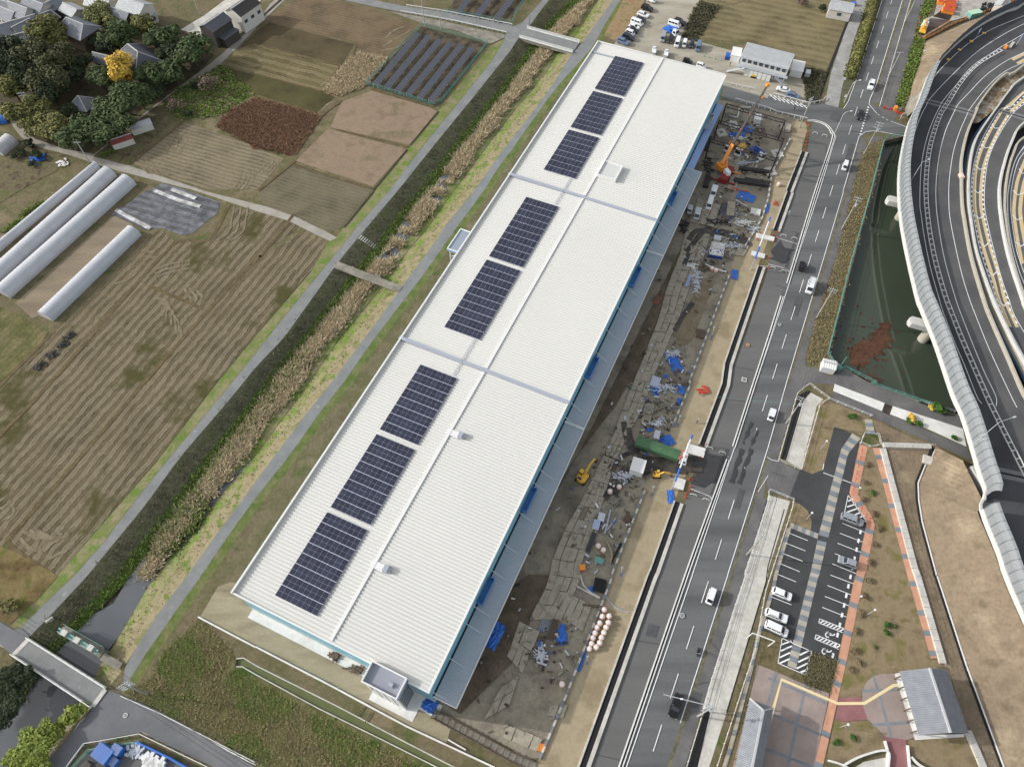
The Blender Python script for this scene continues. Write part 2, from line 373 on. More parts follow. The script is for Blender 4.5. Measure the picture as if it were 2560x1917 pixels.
sheet('field', '02:80,1340 600,750 1240,0; 01:1780,1050 2208,600; 11:0,590 470,300 600,440 490,650 470,680 0,1225; 01:1900,1640; 02:1870,0 1340,680 830,1265 490,1660 120,1420', f_w)
sheet('field', '02:420,0 0,445 -700,1300 -300,1900 60,1330 570,740 1225,0; 01:1760,1050 2208,570; 11:0,560 560,200 0,180; 01:2000,130 1990,260 1780,420 1530,430 1200,770 900,1100', f_w)
sheet('field', '01:1520,440 1380,320 1270,400 480,1210; 02:0,60 -700,900 -700,1250 0,420; 02:410,0; 01:1180,780', f_w)
for a in ('02:60,1345 600,740 1232,0; 01:1770,1050 2208,590; 11:60,530 330,190 ', '02:-300,760 0,442 425,0; 01:1195,775 1530,430 1800,415 1980,110', '02:-600,700 0,15; 01:50,1640 470,1200', '02:60,1350 140,1440 490,1670', '01:1285,810 1750,1010', '02:-400,1100 0,1345 60,1345'):
    _layer[0] += 1; struct('levee', MB().ribbon(smooth(ts(a), 4), 1.0, LAY * _layer[0] + .06), m_levee)
_layer[0] += 1; struct('ditch', MB().ribbon(ts('02:495,1662 830,1268 1340,684 1866,0; 11:0,1240 470,685'), .35, LAY * _layer[0]), m_mud)
sheet('verge', '03:180,455 100,440 390,80 500,-20; 02:490,1660 830,1268 1340,684 1866,0; 11:0,1240 475,690 620,440 700,380 1010,0; 10:1015,1650 1570,965 2020,400 2150,330 2040,520 1760,870 1450,1250 1140,1656; 11:880,290 640,590 420,860 200,1130 0,1385; 02:1990,0 1700,350 1440,660 1130,1050 905,1350 640,1650; 03:390,240', m_verge)
sheet('field', '10:315,1430 1000,1640; 11:740,300 640,350 330,200 70,130; 10:40,1640', f_g)
sheet('field', '10:345,1390 620,1110 1300,1290 1010,1610', f_p); sheet('field', '10:640,1100 740,880 1000,785 1500,930 1560,965 1330,1250', f_p)
sheet('field', '00:1115,1405 1590,1050 2208,1265; 10:240,1370 20,1630; 00:1790,1640', f_m)
sheet('red_weeds', '', m_red, pts=rough(ts('00:1870,1090 1990,950 2208,850; 10:0,860 330,935 555,1010 320,1335 220,1320; 00:2208,1275'), 1.4))
sheet('field', '10:0,385 720,575 560,785 0,640; 00:1880,560 2060,420', f_s); sheet('field', '10:0,650 560,790 680,840 520,975 0,825; 00:2208,820 1920,700 1880,570', f_o)
sheet('field', '10:110,195 850,385 735,565 0,375; 00:2208,370 2060,420 2208,280', f_d)
sheet('field', '10:300,20 390,-60 690,20 1000,80 1410,225 1135,490 870,430 845,370 110,190 40,190', f_t)
sheet('weeds', '', m_ochre, pts=rough(ts('10:875,460 1140,510 960,740 720,830 565,790 690,640'), 1.4))
sheet('farm_lane', '00:-40,960 60,970 210,1120 330,1200 520,1270 800,1330 1110,1430 1790,1656; 11:100,130 330,210 620,350 700,395 640,425 520,370 280,250 0,165; 01:2208,165 1980,90 1650,-20; 00:1600,1625 1000,1470 750,1390 600,1340 330,1270 210,1215 140,1130 60,1010 -40,1000', m_lane)
sheet('farm_lane', '00:790,1350 1270,960 1830,540 2208,215; 10:120,40 230,-60 330,-60 250,0 0,240; 00:2208,250 1900,560 1500,800 1050,1150 860,1350', m_lane)
_layer[0] += 1; struct('ditch', MB().ribbon(ts('00:1930,395 2208,170; 10:0,195 240,-20'), 1.2, LAY * _layer[0]), m_mud)
sheet('tilled_plot', '01:1100,210 960,215 130,960 280,1090 350,1060 1200,380', m_soil)
sheet('tilled_plot', '01:700,-20 620,-20 -60,420 -60,560', m_soil)
sheet('film_plot', '01:1250,0 1090,110 950,190 1250,330 1400,310 1560,375 1660,360 1880,180 1900,90 1560,-30; 00:1400,1580 1290,1640', m_film)
for a in ('01:1330,-10 1540,75 1730,130', '01:1480,-20 1690,60', '01:1000,160 1300,320'):
    _layer[0] += 1; struct('mulch_film', MB().ribbon(ts(a), 1.3, LAY * _layer[0] + .15), m_film_l)
sheet('garden_plot', '00:800,1350 1100,1430 1150,1380 1460,1070 1330,1000 1000,1210', m_plot)
sheet('garden_plot', '00:-60,1300 170,1180 350,1280 600,1350 480,1480 150,1656; 01:0,100 -60,420', m_plot)
sheet('weeds', '01:0,990 140,1050 330,1170 420,1210 300,1380 0,1640; 02:-100,40 -500,400; 01:-500,990', ground('weed_rows', [(.35, c(84, 84, 48)), (.5, c(112, 106, 66)), (.65, c(128, 114, 82))], .2, .4, 1.4, rows=(A1, 5.0, c(76, 82, 40), .7)))
m_wild = ground('wild_grass', [(.34, c(82, 76, 46)), (.46, c(98, 96, 54)), (.56, c(116, 107, 74)), (.66, c(106, 98, 66))], .16, .42, 1.2, clump=(c(66, 86, 34), .16, .5, .62))
sheet('wild_grass', '03:1720,380 1400,700 1310,900 1060,1010 1300,1120 2208,1560; 13:200,1656 700,2100 1600,2000 1540,1656 1070,1425 540,1165 0,870; 03:2208,868 2090,800 2030,800 2020,700 1900,560 1760,420', m_wild)
sheet('wild_grass', '03:0,250 -100,330 80,430 250,270 300,240 420,100; 02:500,1656 110,1440 -60,1370 -400,1400; 03:-400,0', ground('wild_grass_west', [(.35, c(92, 74, 46)), (.5, c(116, 100, 62)), (.65, c(128, 112, 74))], .2, .4, 1.2, clump=(c(96, 96, 40), .3, .52, .66)))
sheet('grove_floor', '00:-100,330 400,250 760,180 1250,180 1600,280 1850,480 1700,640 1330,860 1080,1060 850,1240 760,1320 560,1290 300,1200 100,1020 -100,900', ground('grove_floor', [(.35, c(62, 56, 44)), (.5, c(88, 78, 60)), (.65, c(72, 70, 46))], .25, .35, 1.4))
for a, w_ in (('10:0,640 560,790', .7), ('10:0,825 520,985', .8), ('10:330,1340 560,1010 740,870', 1.0), ('10:690,1120 1320,1270', .7), ('10:320,1420 1000,1630', .8), ('10:720,575 565,790', .6), ('10:0,380 735,565 860,400', .7), ('00:1120,1420 1590,1050', .8), ('10:1000,770 1540,925', .9), ('10:340,1390 20,1650', .8)):
    _layer[0] += 1; struct('levee', MB().ribbon(smooth(ts(a), 4), w_, LAY * _layer[0] + .05), m_levee)
for a, w_ in (('11:1015,0 760,310', .5), ('10:1575,965 1330,1255', .5), ('10:1305,1295 1010,1650', .5)):
    _layer[0] += 1; struct('ditch', MB().ribbon(ts(a), w_, LAY * _layer[0] + .06), m_mud)
_layer[0] += 1; struct('verge', MB().strip([zup(p, .012) for p in resample(P2R, 80)], [zup(p, .012) for p in offset(resample(P2R, 80), 2.1)]), ground('fresh_verge', [(.35, c(84, 102, 44)), (.5, c(102, 112, 58)), (.65, c(122, 114, 80))], .35, .35, 1.5))
m_straw2 = ground('loose_straw', [(.35, c(110, 98, 76)), (.65, c(138, 126, 100))], .5, .3, 1.8)
def swath(specs, w=.55):
    for a in specs:
        _layer[0] += 1; pl = smooth(ts(a), 5); q = random.Random(len(a)); A = [p + Vector((q.gauss(0, .12), q.gauss(0, .12), 0)) for p in offset(pl, w / 2)]; Bq = [p + Vector((q.gauss(0, .12), q.gauss(0, .12), 0)) for p in offset(pl, -w / 2)]
        struct('straw_swath', MB().strip([zup(p, .066 + .0015 * (_layer[0] % 24)) for p in A], [zup(p, .066 + .0015 * (_layer[0] % 24)) for p in Bq]), m_straw2)
swath(['01:1340,%d 1480,%d 1640,%d' % (740 - k, 690 - k, 660 - k) for k in (0, 35, 70)] + ['01:%d,%d %d,%d %d,%d' % (1330 + k, 900 + k, 1440 + k * .6, 960 + k, 1430 + k, 1100 + k) for k in (0, 45, 90, 140)] + ['01:%d,830 %d,%d %d,%d' % (1680 + k, 1740 + k, 900 - k * .3, 1720 + k, 960) for k in (-90, -45, 0)] + ['01:%d,130 %d,330 %d,420' % (2000 + k, 1960 + k, 1860 + k) for k in (20, 80, 140)] + ['01:1230,500 1320,520 1400,450', '01:1260,560 1360,560 1450,470', '01:1000,790 1100,760 1180,700'])
swath(['02:%d,%d %d,%d %d,%d' % (200 + k, 1260, 330 + k, 1330, 420 + k, 1290) for k in (0, 60, 120)] + ['02:180,1330 260,1420 360,1440', '02:330,1420 420,1330 520,1280', '02:380,1440 500,1340 600,1290', '02:0,1010 60,960 120,940', '02:0,1080 90,1010 150,990', '02:20,1180 100,1130 120,1060', '02:430,1500 560,1440 640,1380'], .7)
swath(['00:%d,1400 %d,1480 %d,1500' % (1230 + k, 1250 + k, 1330 + k) for k in (0, 45, 90, 135)] + ['00:%d,%d %d,%d %d,%d' % (1560 + k, 1090 + k * .4, 1500 + k, 1180 + k * .4, 1440 + k, 1300 + k * .4) for k in (0, 50, 100)] + ['00:%d,1640 %d,1560 %d,1480' % (2060 + k, 2120 + k, 2140 + k) for k in (-60, -20, 20, 60)] + ['10:%d,1500 %d,1440 %d,1380' % (30 + k, 90 + k, 140 + k) for k in (-30, 20, 60)], .6)
swath(['10:1120,330 1200,260 1290,230', '10:1100,400 1220,330 1340,260', '10:1080,440 1200,420 1290,370', '10:560,740 620,690 700,620', '10:560,960 620,900 680,880'], .8)
# ================================================================== the long white warehouse
UA = math.atan2(-.4158, .9094); WO = Vector((-54.07, 38.93, 0))
def B(u, v, z=0.0): return WO + rot2(Vector((u, v, 0)), UA) + Vector((0, 0, z))
m_roof = flat('roof_white', c(203, 202, 195), .5, spec=.35, var=.018, vs=.05)
m_trim = flat('white_trim', c(216, 216, 212), .5)
m_band = flat('grey_flashing', c(158, 164, 176), .4, spec=.5)
m_teal = flat('teal_cladding', c(110, 176, 198), .5, var=.04, vs=.5)
m_blue = flat('blue_trim', c(70, 130, 200), .5)
m_canopy = flat('canopy_metal', c(168, 178, 186), .4, var=.05, vs=.2)
m_cblue = flat('pale_blue_metal', c(160, 182, 228), .5)
m_gap = flat('dark_gap', c(34, 38, 46), .9)
m_greyroof = flat('grey_membrane', c(142, 146, 158), .7, var=.05, vs=.6)
m_steel = flat('galvanised', c(190, 196, 202), .4, .3)
m_glass = flat('window_glass', c(60, 74, 84), .08, spec=.8)
wh = thing('warehouse', 'very long white ribbed roof warehouse with teal walls and dark solar arrays', 'warehouse', WO, UA)
w = MB(); w.box((21.575, 98.7, 6.0), (42.5, 196.6, 12.1)); w.build('wall', m_teal, wh)
w = MB(); w.box((21.575, 98.7, .45), (42.7, 196.8, .9)); w.build('plinth', m_conc, wh)
def zr(u): return 12.32 + .45 * min(u, 22) / 22
def corrugated(u0, u1, v0, v1, pitch, h, zf, steps=(0,), rib=.3):
    """folded sheet with ribs running along u"""
    mb = MB(); n = int((v1 - v0) / pitch); pr = []
    for i in range(n + 1):
        b = v0 + i * pitch
        for dv, dz in ((0, 0), (pitch * (1 - rib - .16), 0), (pitch * (1 - rib - .02), h), (pitch * .98, h)):
            if b + dv <= v1: pr.append((b + dv, dz))
    pr.append((v1, 0)); us = [u0, *steps, u1]
    for a, bb in zip(us[:-1], us[1:]):
        mb.strip([Vector((a, v, zf(a) + d)) for v, d in pr], [Vector((bb, v, zf(bb) + d)) for v, d in pr])
    return mb
for v0, v1 in ((.35, 65.85), (66.75, 127.75), (128.65, 197.0)):
    corrugated(.4, 42.8, v0, v1, 0.75, .12, zr, (22,)).build('roof_sheet', m_roof, wh)
    MB().box((22.3, (v0 + v1) / 2, 12.97), (.62, v1 - v0 - .3, .2)).build('ridge_cap', m_trim, wh)
    MB().box((42.95, (v0 + v1) / 2, 12.6), (.36, v1 - v0, .62)).build('eave_gutter', m_trim, wh)
for v in (66.3, 128.2): MB().box((21.5, v, 12.62), (43.5, .86, .78)).build('roof_joint', m_band, wh)
MB().box((4.4, 191.3, 12.6), (8.0, .5, .3)).build('roof_joint', m_band, wh)
w = MB(); w.box((.18, 98.7, 12.55), (.36, 197.4, .95)); w.build('west_parapet', m_trim, wh)
w = MB(); w.box((15.8, .16, 12.55), (30.9, .32, .62)); w.box((41.0, .16, 12.55), (4.3, .32, .62)); w.build('south_parapet', m_trim, wh)
MB().box((21.6, 197.25, 12.6), (42.4, .3, .7)).build('north_parapet', m_trim, wh)
w = MB(); w.box((25.4, 140.2, 13.1), (5.5, 6.2, .7)); w.build('roof_hatch_box', m_trim, wh); MB().box((25.4, 140.2, 13.5), (5.2, 5.9, .1)).build('hatch_top', flat('pale_membrane', c(196, 197, 192), .6), [x for x in wh.children if x.name == 'roof_hatch_box'][0])
hb = [x for x in wh.children if x.name == 'roof_hatch_box'][0]; m_ = MB()
for a, b, s in ((25.4, 143.2, (5.5, .2, .5)), (25.4, 137.2, (5.5, .2, .5)), (22.75, 140.2, (.2, 5.8, .5)), (28.05, 140.2, (.2, 5.8, .5))): m_.box((a, b, 13.7), s)
m_.build('kerb', m_trim, hb)
# cable trays across the two joints
for u, v0, v1 in ((16.3, 122.4, 133.6), (16.3, 61.9, 73.3)):
    m_ = MB(); m_.beam((u - .2, v0, 12.98), (u - .2, v1, 12.98), .05); m_.beam((u + .2, v0, 12.98), (u + .2, v1, 12.98), .05)
    for i in range(int((v1 - v0) / .6)): m_.box((u, v0 + .3 + i * .6, 12.98), (.5, .16, .06))
    m_.build('cable_tray', m_band, wh)
# eaves canopy along the east side, tied back to the wall
corrugated(43.2, 47.75, .6, 122.7, .45, .07, lambda u: 6.05).build('canopy_sheet', m_canopy, wh)
corrugated(43.2, 47.75, 123.3, 159.0, .45, .07, lambda u: 6.05).build('canopy_sheet', m_canopy, wh)
w = MB(); w.box((47.85, 79.8, 5.95), (.2, 158.6, .5)); w.box((45.5, .5, 5.95), (4.9, .2, .5)); w.box((45.5, 159.1, 5.95), (4.9, .2, .5)); w.build('canopy_fascia', m_trim, wh)
MB().box((45.5, 79.8, 5.75), (4.5, 158.2, .1)).build('canopy_soffit', m_steel, wh)
MB().box((43.05, 79.8, 6.1), (.3, 158.4, .06)).build('canopy_gap', m_gap, wh)
for v in (123.0, 65.0): MB().box((45.45, v, 6.2), (4.6, .5, .5)).build('canopy_divider', m_trim, wh)
for v in (140.1, 132.4, 127.3, 123.1, 115.9, 107.0, 99.7, 92.0, 84.6, 76.5, 68.9, 64.9, 57.7, 50.5, 47.1, 39.6, 32.0, 26.0, 18.1, 14.5, 7.5, .9, 148, 154.5):
    MB().tube((42.9, v, 8.6), (46.3, v, 6.15), .07, n=6).build('tie_rod', m_steel, wh)
for v0, v1 in ((141.2, 146.2), (108.6, 115.2), (77.7, 83.7), (40.6, 46.3), (19.2, 24.8), (177.4, 183.6)):
    m_ = MB(); v = (v0 + v1) / 2; L_ = v1 - v0
    m_.box((43.6, v, 6.9), (1.3, L_, .12)); m_.box((44.25, v, 7.5), (.1, L_, 1.2)); m_.box((43.6, v0, 7.5), (1.3, .1, 1.2)); m_.box((43.6, v1, 7.5), (1.3, .1, 1.2))
    m_.build('balcony', m_blue if v0 < 150 else m_steel, wh)
corrugated(43.2, 45.3, 159.4, 192.5, .45, .05, lambda u: 5.5).build('canopy_sheet', m_cblue, wh)
MB().box((44.25, 176, 5.4), (2.1, 33, .1)).build('canopy_soffit', m_steel, wh)
# the east wall's openings under the canopy
for k in range(24):
    v = 6 + k * 7.9
    MB().box((42.86, v, 2.4), (.12, 4.6, 4.4)).build('shutter_door', m_steel, wh)
# white porch on the west side
w = MB(); w.box((-3.3, 106, 5.2), (6.4, 8.0, .3)); w.build('porch_roof', m_greyroof, wh)
w = MB()
for a, b, s in ((-3.3, 102.0, (6.6, .3, .8)), (-3.3, 110.0, (6.6, .3, .8)), (-6.5, 106, (.3, 7.7, .8))): w.box((a, b, 5.2), s)
w.build('porch_fascia', m_trim, wh)
MB().box((-3.3, 101.83, 5.2), (6.6, .06, .35)).build('porch_stripe', m_blue, wh)
for a, b in ((-6.1, 102.5), (-6.1, 109.5)): MB().tube((a, b, 0), (a, b, 5), .16).build('porch_column', m_trim, wh)
w = MB(); w.beam((-6.1, 102.5, 2.2), (-.5, 102.5, 4.9), .14); w.build('porch_brace', m_trim, wh)
# stair tower at the south end
w = MB(); w.box((34.95, -1.45, 6.6), (7.0, 3.6, 13.2)); w.build('tower_wall', m_trim, wh)
MB().box((34.95, -1.4, 13.25), (6.8, 3.4, .12)).build('tower_roof', m_greyroof, wh)
w = MB()
for a, b, s in ((34.95, .45, (7.3, .24, 1.0)), (34.95, -3.3, (7.3, .24, 1.0)), (31.42, -1.42, (.24, 3.5, 1.0)), (38.48, -1.42, (.24, 3.5, 1.0))): w.box((a, b, 13.6), s)
w.build('tower_parapet', m_trim, wh)
MB().box((36.4, -1.6, 13.6), (.9, .8, .5), taper=.8).build('roof_hatch', m_band, wh)
MB().box((38.62, -1.45, 12.6), (.06, 3.7, .5)).build('blue_stripe', m_blue, wh)
for k in range(5): MB().box((38.5, -1.45, 1.6 + k * 2.1), (.1, 3.1, 1.7)).build('window', m_glass, wh)
for k in range(3): MB().box((33.0 + k * 1.7, -3.28, 6.5), (1.3, .1, 10.5)).build('window', m_glass, wh)
sheet('pavement', '', m_conc_w, pts=[B(.2, -1.5), B(28.5, -1.5), B(28.5, .6), B(.2, .6)], lift=.06)
sheet('pavement', '', m_conc_w, pts=[B(30.9, -4.6), B(40.6, -4.6), B(40.6, -2.1), B(44.5, -2.1), B(44.5, .4), B(30.9, .4)], lift=.08)
# solar arrays: every module its own object
m_pv = flat('solar_cell', c(50, 54, 70), .3, spec=.25)
nn = m_pv.node_tree; oi = nn.nodes.new('ShaderNodeObjectInfo'); hs = nn.nodes.new('ShaderNodeHueSaturation'); mr = nn.nodes.new('ShaderNodeMapRange')
mr.inputs[3].default_value = .8; mr.inputs[4].default_value = 1.2; hs.inputs['Color'].default_value = (*c(50, 53, 70), 1)
nn.links.new(oi.outputs['Random'], mr.inputs[0]); nn.links.new(mr.outputs[0], hs.inputs['Value']); nn.links.new(hs.outputs[0], nn.nodes['Principled BSDF'].inputs['Base Color'])
m_pvf = flat('solar_frame', c(196, 200, 216), .4)
pv = MB(); pv.box((0, -.575, 0), (1.085, 1.1, .05)); pv.box((0, .575, 0), (1.085, 1.1, .05)); pv_me = pv.mesh('solar_panel', m_pv)
arr = [(3.1, 21.8, 8, 'dark rooftop solar array nearest the south end of the white warehouse'), (22.9, 41.6, 8, 'dark rooftop solar array second from the south end, beside the lone vent pair'),
       (42.8, 61.6, 8, 'dark rooftop solar array third from the south, just south of the southern grey joint'), (73.4, 97.0, 10, 'long rooftop solar array just north of the southern grey joint'),
       (98.2, 121.9, 10, 'long rooftop solar array just south of the northern grey joint'), (133.8, 152.6, 8, 'dark rooftop solar array just north of the northern grey joint beside the raised box'),
       (153.8, 172.4, 8, 'dark rooftop solar array second from the north end'), (173.6, 192.0, 8, 'dark rooftop solar array nearest the north end of the warehouse')]
for v0, v1, n, lab in arr:
    o = thing('solar_array', lab, 'solar array', B(8.0, v0, 12.62), UA, 'solar arrays on the warehouse roof')
    MB().add([(0, 0, .16), (9.5, 0, .35), (9.5, v1 - v0, .35), (0, v1 - v0, .16), (0, 0, .2), (9.5, 0, .39), (9.5, v1 - v0, .39), (0, v1 - v0, .2)], [(3, 2, 1, 0), (4, 5, 6, 7), (0, 1, 5, 4), (1, 2, 6, 5), (2, 3, 7, 6), (3, 0, 4, 7)]).build('mounting_frame', m_pvf, o)
    pl = (v1 - v0) / n
    for i in range(8):
        for j in range(n):
            p = inst('solar_panel', pv_me, o, (.594 + i * 1.1875, pl * (j + .5), .24 + .19 * (i + .5) / 8)); p.rotation_euler = (0, -.02, 0); p.scale = (1, pl / 2.4, 1)
for v, lab in ((48.6, 'white roof vent with pale pad beside the ridge, northern one'), (16.3, 'white roof vent with pale pad beside the ridge near the south end')):
    o = thing('roof_vent', lab, 'roof vent', B(23.2, v, 12.9), UA, 'vents beside the roof ridge')
    MB().box((-.1, 0, .06), (3.0, 1.5, .12)).build('pad', m_trim, o)
    MB().box((1.8, .1, .55), (1.2, 1.5, .9), taper=.8).build('cowl', m_band, o)
    MB().box((2.5, 0, .3), (.3, .9, .5)).build('outlet', m_steel, o)
# ================================================================== SETTING: road, site, service area
_layer[0] = 2
m_road = ground('road_asphalt', [(.35, c(86, 88, 88)), (.65, c(108, 110, 109))], .2, .12, 1.6, bump=.04, spec=.3, stretch=(ang('23:1170,1656 1700,0'), 22))
m_layby = ground('layby_asphalt', [(.35, c(97, 97, 95)), (.65, c(108, 107, 105))], .15, .08, 1.6, bump=.04, spec=.25, stretch=(ang('23:1170,1656 1700,0'), 10))
m_should = ground('shoulder_asphalt', [(.35, c(94, 92, 92)), (.65, c(112, 110, 108))], .2, .14, 1.5, bump=.05, spec=.2)
m_new = ground('new_asphalt', [(.35, c(63, 64, 65)), (.65, c(72, 73, 74))], .2, .08, 1.6, bump=.04, spec=.3)
m_paint = flat('road_paint', c(226, 226, 224), .6, var=.08, vs=1.2)
m_gravel = ground('lot_gravel', [(.35, c(146, 139, 122)), (.5, c(160, 152, 134)), (.65, c(172, 165, 148))], .18, .14, 1.8, bump=.1, stretch=(1.2, 3))
m_dirt = ground('site_dirt', [(.32, c(108, 100, 87)), (.45, c(136, 127, 110)), (.56, c(150, 141, 121)), (.68, c(122, 115, 103))], .12, .28, 1.2, bump=.3)
m_tan = ground('tan_gravel', [(.35, c(142, 127, 98)), (.5, c(165, 150, 120)), (.65, c(152, 137, 107))], .15, .14, 1.8, bump=.1)
m_sand = ground('graded_sand', [(.35, c(140, 129, 102)), (.5, c(160, 149, 121)), (.65, c(126, 113, 87))], .18, .15, 1.6, bump=.12, stretch=(UA, 4))
m_lawn = ground('dry_lawn', [(.35, c(118, 103, 76)), (.5, c(140, 123, 93)), (.65, c(130, 112, 85))], .25, .2, 1.6, clump=(c(112, 108, 56), .25, .54, .68))
m_brown = ground('brown_bank', [(.35, c(112, 98, 78)), (.5, c(134, 117, 95)), (.65, c(123, 107, 87))], .22, .3, 1.7, bump=.5, clump=(c(150, 134, 108), .12, .52, .66))
m_hedgegr = ground('roadside_scrub', [(.35, c(96, 76, 52)), (.5, c(142, 120, 88)), (.65, c(118, 96, 68))], .35, .35, 1.5)
m_brick = ground('orange_brick', [(.35, c(190, 134, 106)), (.65, c(206, 152, 122))], .4, .08, 2.5, bump=.05)
m_band2 = ground('grey_band', [(.35, c(112, 120, 128)), (.65, c(130, 137, 142))], .4, .08, 2.5, bump=.05)
m_blk = ground('beige_block', [(.35, c(160, 152, 138)), (.65, c(176, 168, 152))], .4, .08, 2.5, bump=.05)
m_mauve = ground('mauve_pavers', [(.35, c(144, 128, 120)), (.65, c(159, 143, 134))], .3, .1, 2.5, bump=.05)
m_red2 = ground('red_pavers', [(.35, c(140, 92, 92)), (.65, c(154, 106, 106))], .3, .1, 2.5, bump=.05)
m_black = flat('dark_channel', c(26, 26, 28), .9)
m_yellow = flat('tactile_yellow', c(226, 204, 150), .6)
sheet('graded_ground', '03:1720,370 2208,628; 13:0,628 700,985 1330,1315 1640,1450 1700,1250 1500,950 900,600 0,200; 03:2208,100 1990,60 1880,100', m_sand)
SITE = '13:1300,1150 1700,1250 2208,1500; 23:100,1600 240,1570 450,1080 870,0; 22:860,1640 1160,880 1370,390 1540,0; 21:1520,1656 1880,700 1960,440 2150,240 2208,60; 30:40,1500 190,1200 280,1000 0,950; 20:2208,960 1910,880 1760,860 1300,1656; 21:900,700 0,1400; 13:1300,900'
sheet('site_ground', SITE, m_dirt)
sheet('tan_strip', '23:240,1580 450,1080 870,0; 22:860,1640 1160,880 1370,390 1540,0; 21:1520,1656 1880,700 1960,440 2150,240 2208,60; 30:40,1500 200,1190 210,1040 330,1060 335,1130 290,1300 155,1656; 31:30,340; 21:2120,640 1830,1480 1805,1656; 22:1610,520 1400,1010 1190,1600; 23:1168,0 570,1656 440,2000 -100,2000', m_tan)
sheet('gravel_lot', '20:1300,-300 1740,-300 1590,60 1480,330 1640,370 1900,440 2208,520; 30:230,560 340,790 350,900 0,820; 20:2208,850 1830,740 1300,520 950,420 870,400 1000,200 1150,30', m_gravel)
sheet('field', '20:1800,70 2208,-30; 30:100,-40 540,90 660,160 645,290 500,600 300,580 230,470 0,420; 20:2000,360 1640,340 1690,210', f_y)
sheet('field', '20:1640,10 1800,-150 2208,-330; 30:500,-200 560,60 500,80 60,-50; 20:2208,-45 1830,50', f_y)
sheet('scrub_strip', '20:1620,20 1800,60 1690,190 1590,360 1470,330 1560,100', ground('scrub_strip', [(.35, c(84, 80, 48)), (.5, c(104, 100, 64)), (.65, c(126, 108, 72))], .3, .4, 1.4))
sheet('scrub_strip', '30:300,590 500,620 430,880 340,890 320,780', MATS['scrub_strip'])
sheet('bare_bank', '20:1170,-100 1130,60 900,360 790,310 930,60 1000,-100', ground('bare_bank', [(.35, c(112, 104, 70)), (.5, c(152, 128, 92)), (.65, c(140, 112, 80))], .3, .3, 1.4))
# cross street and main road
sheet('road', '20:1800,850 1830,740 2208,850; 30:0,820 350,905 480,880 600,935 660,945 870,870 1000,980 1200,1095 1165,1180 920,1135 830,1160 780,1220 575,1200 540,1130 380,1060 320,1040 0,955; 20:2208,960 1920,880', m_road)
sheet('road', '23:800,2000 920,1656 1490,0; 22:1490,1640 1860,630 2075,0; 21:2075,1656 2208,1230; 31:0,1250 400,0; 30:400,1656 545,1220 570,1180 820,1140 800,1180 660,1656; 31:670,0 170,1656; 32:170,0; 22:2208,600 1885,1656; 23:1900,0 1470,1290 1350,1656 1250,2000', m_road)
sheet('road', '30:655,950 760,690 985,0 1110,-380 1290,-380 1165,0 940,740 870,890', m_road)
sheet('layby', '23:540,2000 665,1656 1255,0; 22:1395,1300 1850,0; 21:1855,1656 2180,760; 31:60,410 210,0; 30:200,1656 340,1290 375,1080 420,1062 500,1090 540,1150 545,1220 400,1656; 31:400,0 0,1250; 21:2208,1230 2075,1656; 22:2075,0 1860,630 1490,1640; 23:1490,0 920,1656 800,2000', m_layby)
sheet('shoulder', '23:1260,2000 1355,1656 1475,1290 1905,0; 22:1890,1656 2208,605; 32:165,0 60,320 0,560 0,640 70,670 240,100 340,0; 31:300,1656 330,1420 420,1090 600,560 735,0; 30:745,1656 870,1340 830,1190 800,1190 665,1656; 31:660,0 155,1656; 32:100,240 0,560; 22:2208,700 2170,980 2208,1000 2000,1656; 23:2010,0 1920,260 1700,960 1640,1150 1490,1656 1400,2000', m_should)
sheet('sidewalk', '31:300,1656 330,1420 420,1090 600,560 735,0; 30:745,1656 890,1330 860,1190 980,1170 1000,1220 900,1340 815,1330; 31:720,0 480,900 340,1380 320,1500 480,1540 560,1656; 32:480,0 350,-10', m_should)
sheet('dry_grass_strip', '30:815,1330 900,1240 990,1210 950,1400 890,1656; 31:885,0 700,640 510,1390 450,1500 330,1440 420,1090 600,560 730,0; 30:745,1656', m_hedgegr)
sheet('road', '32:-10,640 80,660 270,750 180,985 -10,915; 22:2208,905 2170,700', m_should)
sheet('shoulder', '30:1165,0 1290,-380 1360,-380 1230,0 1110,400 960,890 900,900 870,880 940,740', m_should)
m_gut = ground('mossy_gutter', [(.35, c(88, 84, 62)), (.65, c(122, 116, 84))], .6, .35, 1.5)
for a, wd in (('23:1350,1656 1500,1200 1900,0', .5), ('22:1890,1656 2200,640', .45), ('31:170,1656 680,0', .5), ('30:940,740 1170,0 1240,-200', .9)):
    _layer[0] += 1; struct('gutter', MB().ribbon(ts(a), wd, LAY * _layer[0]), m_gut)
sheet('path', '30:1255,0 1330,-300 1440,-300 1360,0 1200,580 1115,900 1130,985 1075,1050 1010,1010 950,930 1080,520', m_should)
sheet('hedge_strip', '30:1360,0 1440,-300 1500,-300 1430,0 1330,180 1290,340 1345,340 1220,800 1140,930 1110,900 1200,580', m_bank_green)
sheet('concrete_path', '30:760,0 860,-300 970,-300 865,0 740,350 650,700 605,930 490,900 540,640 620,400 715,130', ground('old_concrete', [(.35, c(140, 138, 134)), (.65, c(164, 161, 155))], .3, .15, 1.4))
sheet('hedge_strip', '30:870,0 985,-340 1090,-340 980,0 760,690 690,860 640,930 605,930 650,700 745,350', m_scrub)
_layer[0] += 1; struct('ditch', MB().ribbon(ts('30:720,110 655,270 520,620 425,890'), .9, LAY * _layer[0]), m_black)
